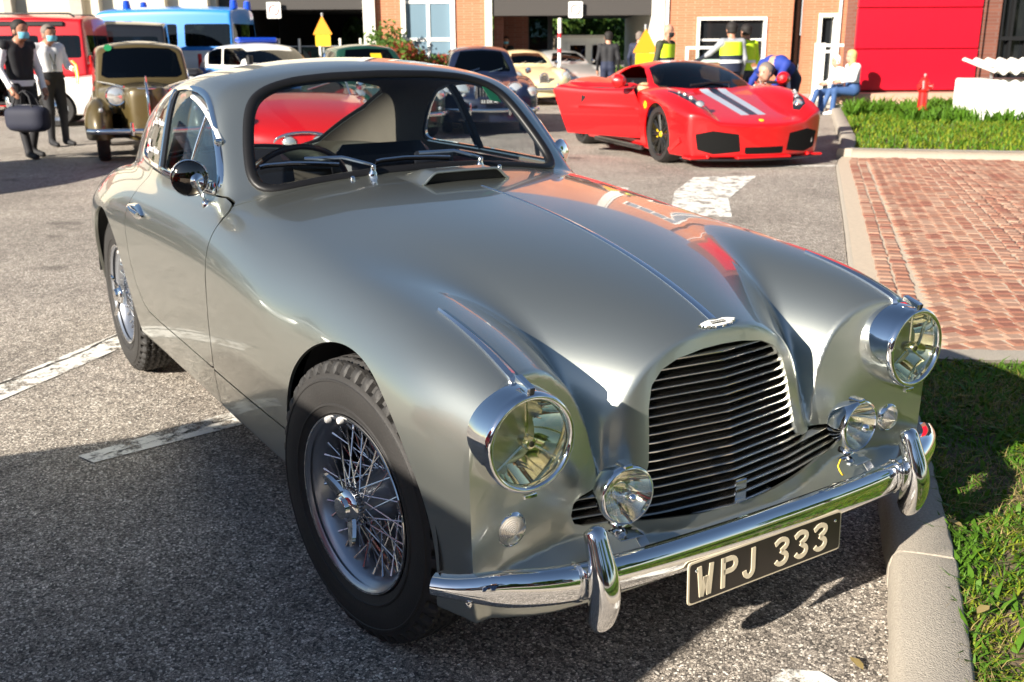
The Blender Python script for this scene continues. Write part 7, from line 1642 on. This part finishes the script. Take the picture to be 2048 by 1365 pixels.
# stewards and bystanders
def ex_vest(back_txt=None, lower='cloth_navy'):
    def g_(root, j, hc):
        torso_band(root, j, 'hi_vis_vest', 'hi_vis', -.05, .45, .02); torso_band(root, j, 'vest_lower', lower, .45, 1.06, .019)
        torso_band(root, j, 'reflective_band', 'reflective', .62, .74, .024)
    return g_
person('bearded steward in yellow and navy hi-vis vest facing right behind the sports car', 2.74, 18.3, (.7, -.6), dict(), top='cloth_olive', legs='cloth_navy', skin='skin', hair='hair_grey', bald=True, extras=lambda rt, j, hc: (ex_vest()(rt, j, hc), face_mask(rt, hc, 'cloth_black')), h=.022)
person('steward seen from behind in hi-vis vest with grey sleeves, pointing left', 4.02, 18.9, (-.2, 1), dict(elL=(.10, .36, 1.22), wrL=(.20, .58, 1.08)), top='cloth_grey', legs='cloth_navy', skin='skin_tan', extras=ex_vest(), h=.022, scale=1.02)
person('second steward in all yellow hi-vis vest right of the pointing one', 4.38, 19.3, (-.5, .86), dict(), top='hi_vis', legs='cloth_navy', skin='skin_tan', extras=lambda rt, j, hc: (torso_band(rt, j, 'hi_vis_vest', 'hi_vis', -.05, 1.0, .02), torso_band(rt, j, 'reflective_band', 'reflective', .6, .7, .024)), h=.022)
person('person in black jacket with his back to us standing near the kiosk', 2.28, 24.2, (.1, 1), dict(), top='cloth_black', legs='cloth_navy', hair='hair_dark', h=.025, scale=.97)
person('man in navy jacket walking away beyond the glass screen', 3.22, 26.0, (.4, .9), dict(), top='cloth_navy', legs='cloth_black', hair='hair_grey', h=.025, scale=.98)
person('man with blue mask standing in the dark passage behind the navy saloon', -.13, 32.0, (0, -1), dict(), top='cloth_black', legs='cloth_black', skin='skin_tan', hair='hair_dark', extras=lambda rt, j, hc: face_mask(rt, hc), h=.028, scale=.95)
person('man in blue collar and mask in the passage above the cream car', .52, 32.4, (0, -1), dict(), top='cloth_blue', legs='cloth_black', skin='skin', hair='hair_grey', extras=lambda rt, j, hc: face_mask(rt, hc), h=.028, scale=.94)
person('person in dark clothes between the police van and police car', -6.35, 25.8, (.2, -1), dict(), top='cloth_black', legs='cloth_black', skin='skin', hair='hair_grey', h=.028, scale=.92)
person('person in blue shirt bending into the sports car through its far door', 3.92, 14.55, (-.75, -.6), dict(head=(.52, 0, 1.02), neck=(.40, 0, 1.08), chest=(.24, 0, 1.12), waist=(.08, 0, 1.04), pelvis=(-.03, 0, .92), shL=(.33, .185, 1.13), shR=(.33, -.185, 1.13), elL=(.50, .22, .92), elR=(.50, -.22, .92), wrL=(.66, .18, .78), wrR=(.66, -.18, .78)), top='cloth_blue', legs='cloth_navy', hair='hair_grey', h=.022)
sit = dict(head=(.05, 0, 1.16), neck=(0, 0, 1.02), chest=(-.02, 0, .84), waist=(-.03, 0, .64), pelvis=(-.05, 0, .50), shL=(-.01, .17, .96), shR=(-.01, -.17, .96), elL=(.06, .21, .72), elR=(.06, -.21, .72), wrL=(.27, .12, .68), wrR=(.27, -.12, .68), hipL=(0, .09, .48), hipR=(0, -.09, .48), knL=(.40, .10, .50), knR=(.40, -.12, .48), anL=(.42, .10, .09), anR=(.55, -.14, .09), toL=(.58, .10, .04), toR=(.71, -.15, .04))
person('fair haired woman in white top and jeans seated on the stone ledge', 7.02, 21.2, (-1, -.15), sit, top='shirt_white', legs='denim', shoes='shoe_white', hair='hair_blond', hairlen=.16, h=.022, z0=-.02)
person('companion in white with cap seated beside the fair haired woman', 6.82, 21.55, (-1, -.2), dict(sit), top='shirt_white', legs='denim', shoes='shoe_white', hair='shirt_white', h=.024, z0=-.02, scale=.92)
person('driver in beige jacket sitting inside the red sports car', 2.0, 14.0, (.283, -.959), dict(sit, head=(-.02, 0, 1.02), neck=(-.08, 0, .89), chest=(-.12, 0, .72), waist=(-.08, 0, .52), pelvis=(-.02, 0, .40), shL=(-.09, .17, .83), shR=(-.09, -.17, .83), elL=(.12, .22, .66), elR=(.12, -.22, .66), wrL=(.34, .15, .70), wrR=(.34, -.15, .70), knL=(.42, .12, .50), knR=(.42, -.12, .50), anL=(.75, .10, .30), anR=(.75, -.1, .30), toL=(.88, .1, .34), toR=(.88, -.1, .34)), top='cloth_beige', legs='denim', h=.024)
post_sign('warning_sign', 2.62, 20.2, 1.78, 'orange warning sign half hidden behind the bearded steward', tri_sign)

ph = person('photographer in dark clothes behind the camera', -.02, -.42, (0, 1), dict(elL=(.10, .27, 1.20), elR=(.10, -.27, 1.20), wrL=(.26, .08, 1.30), wrR=(.26, -.08, 1.30)), top='cloth_black', legs='denim', hair='hair_dark', h=.028, scale=.98)
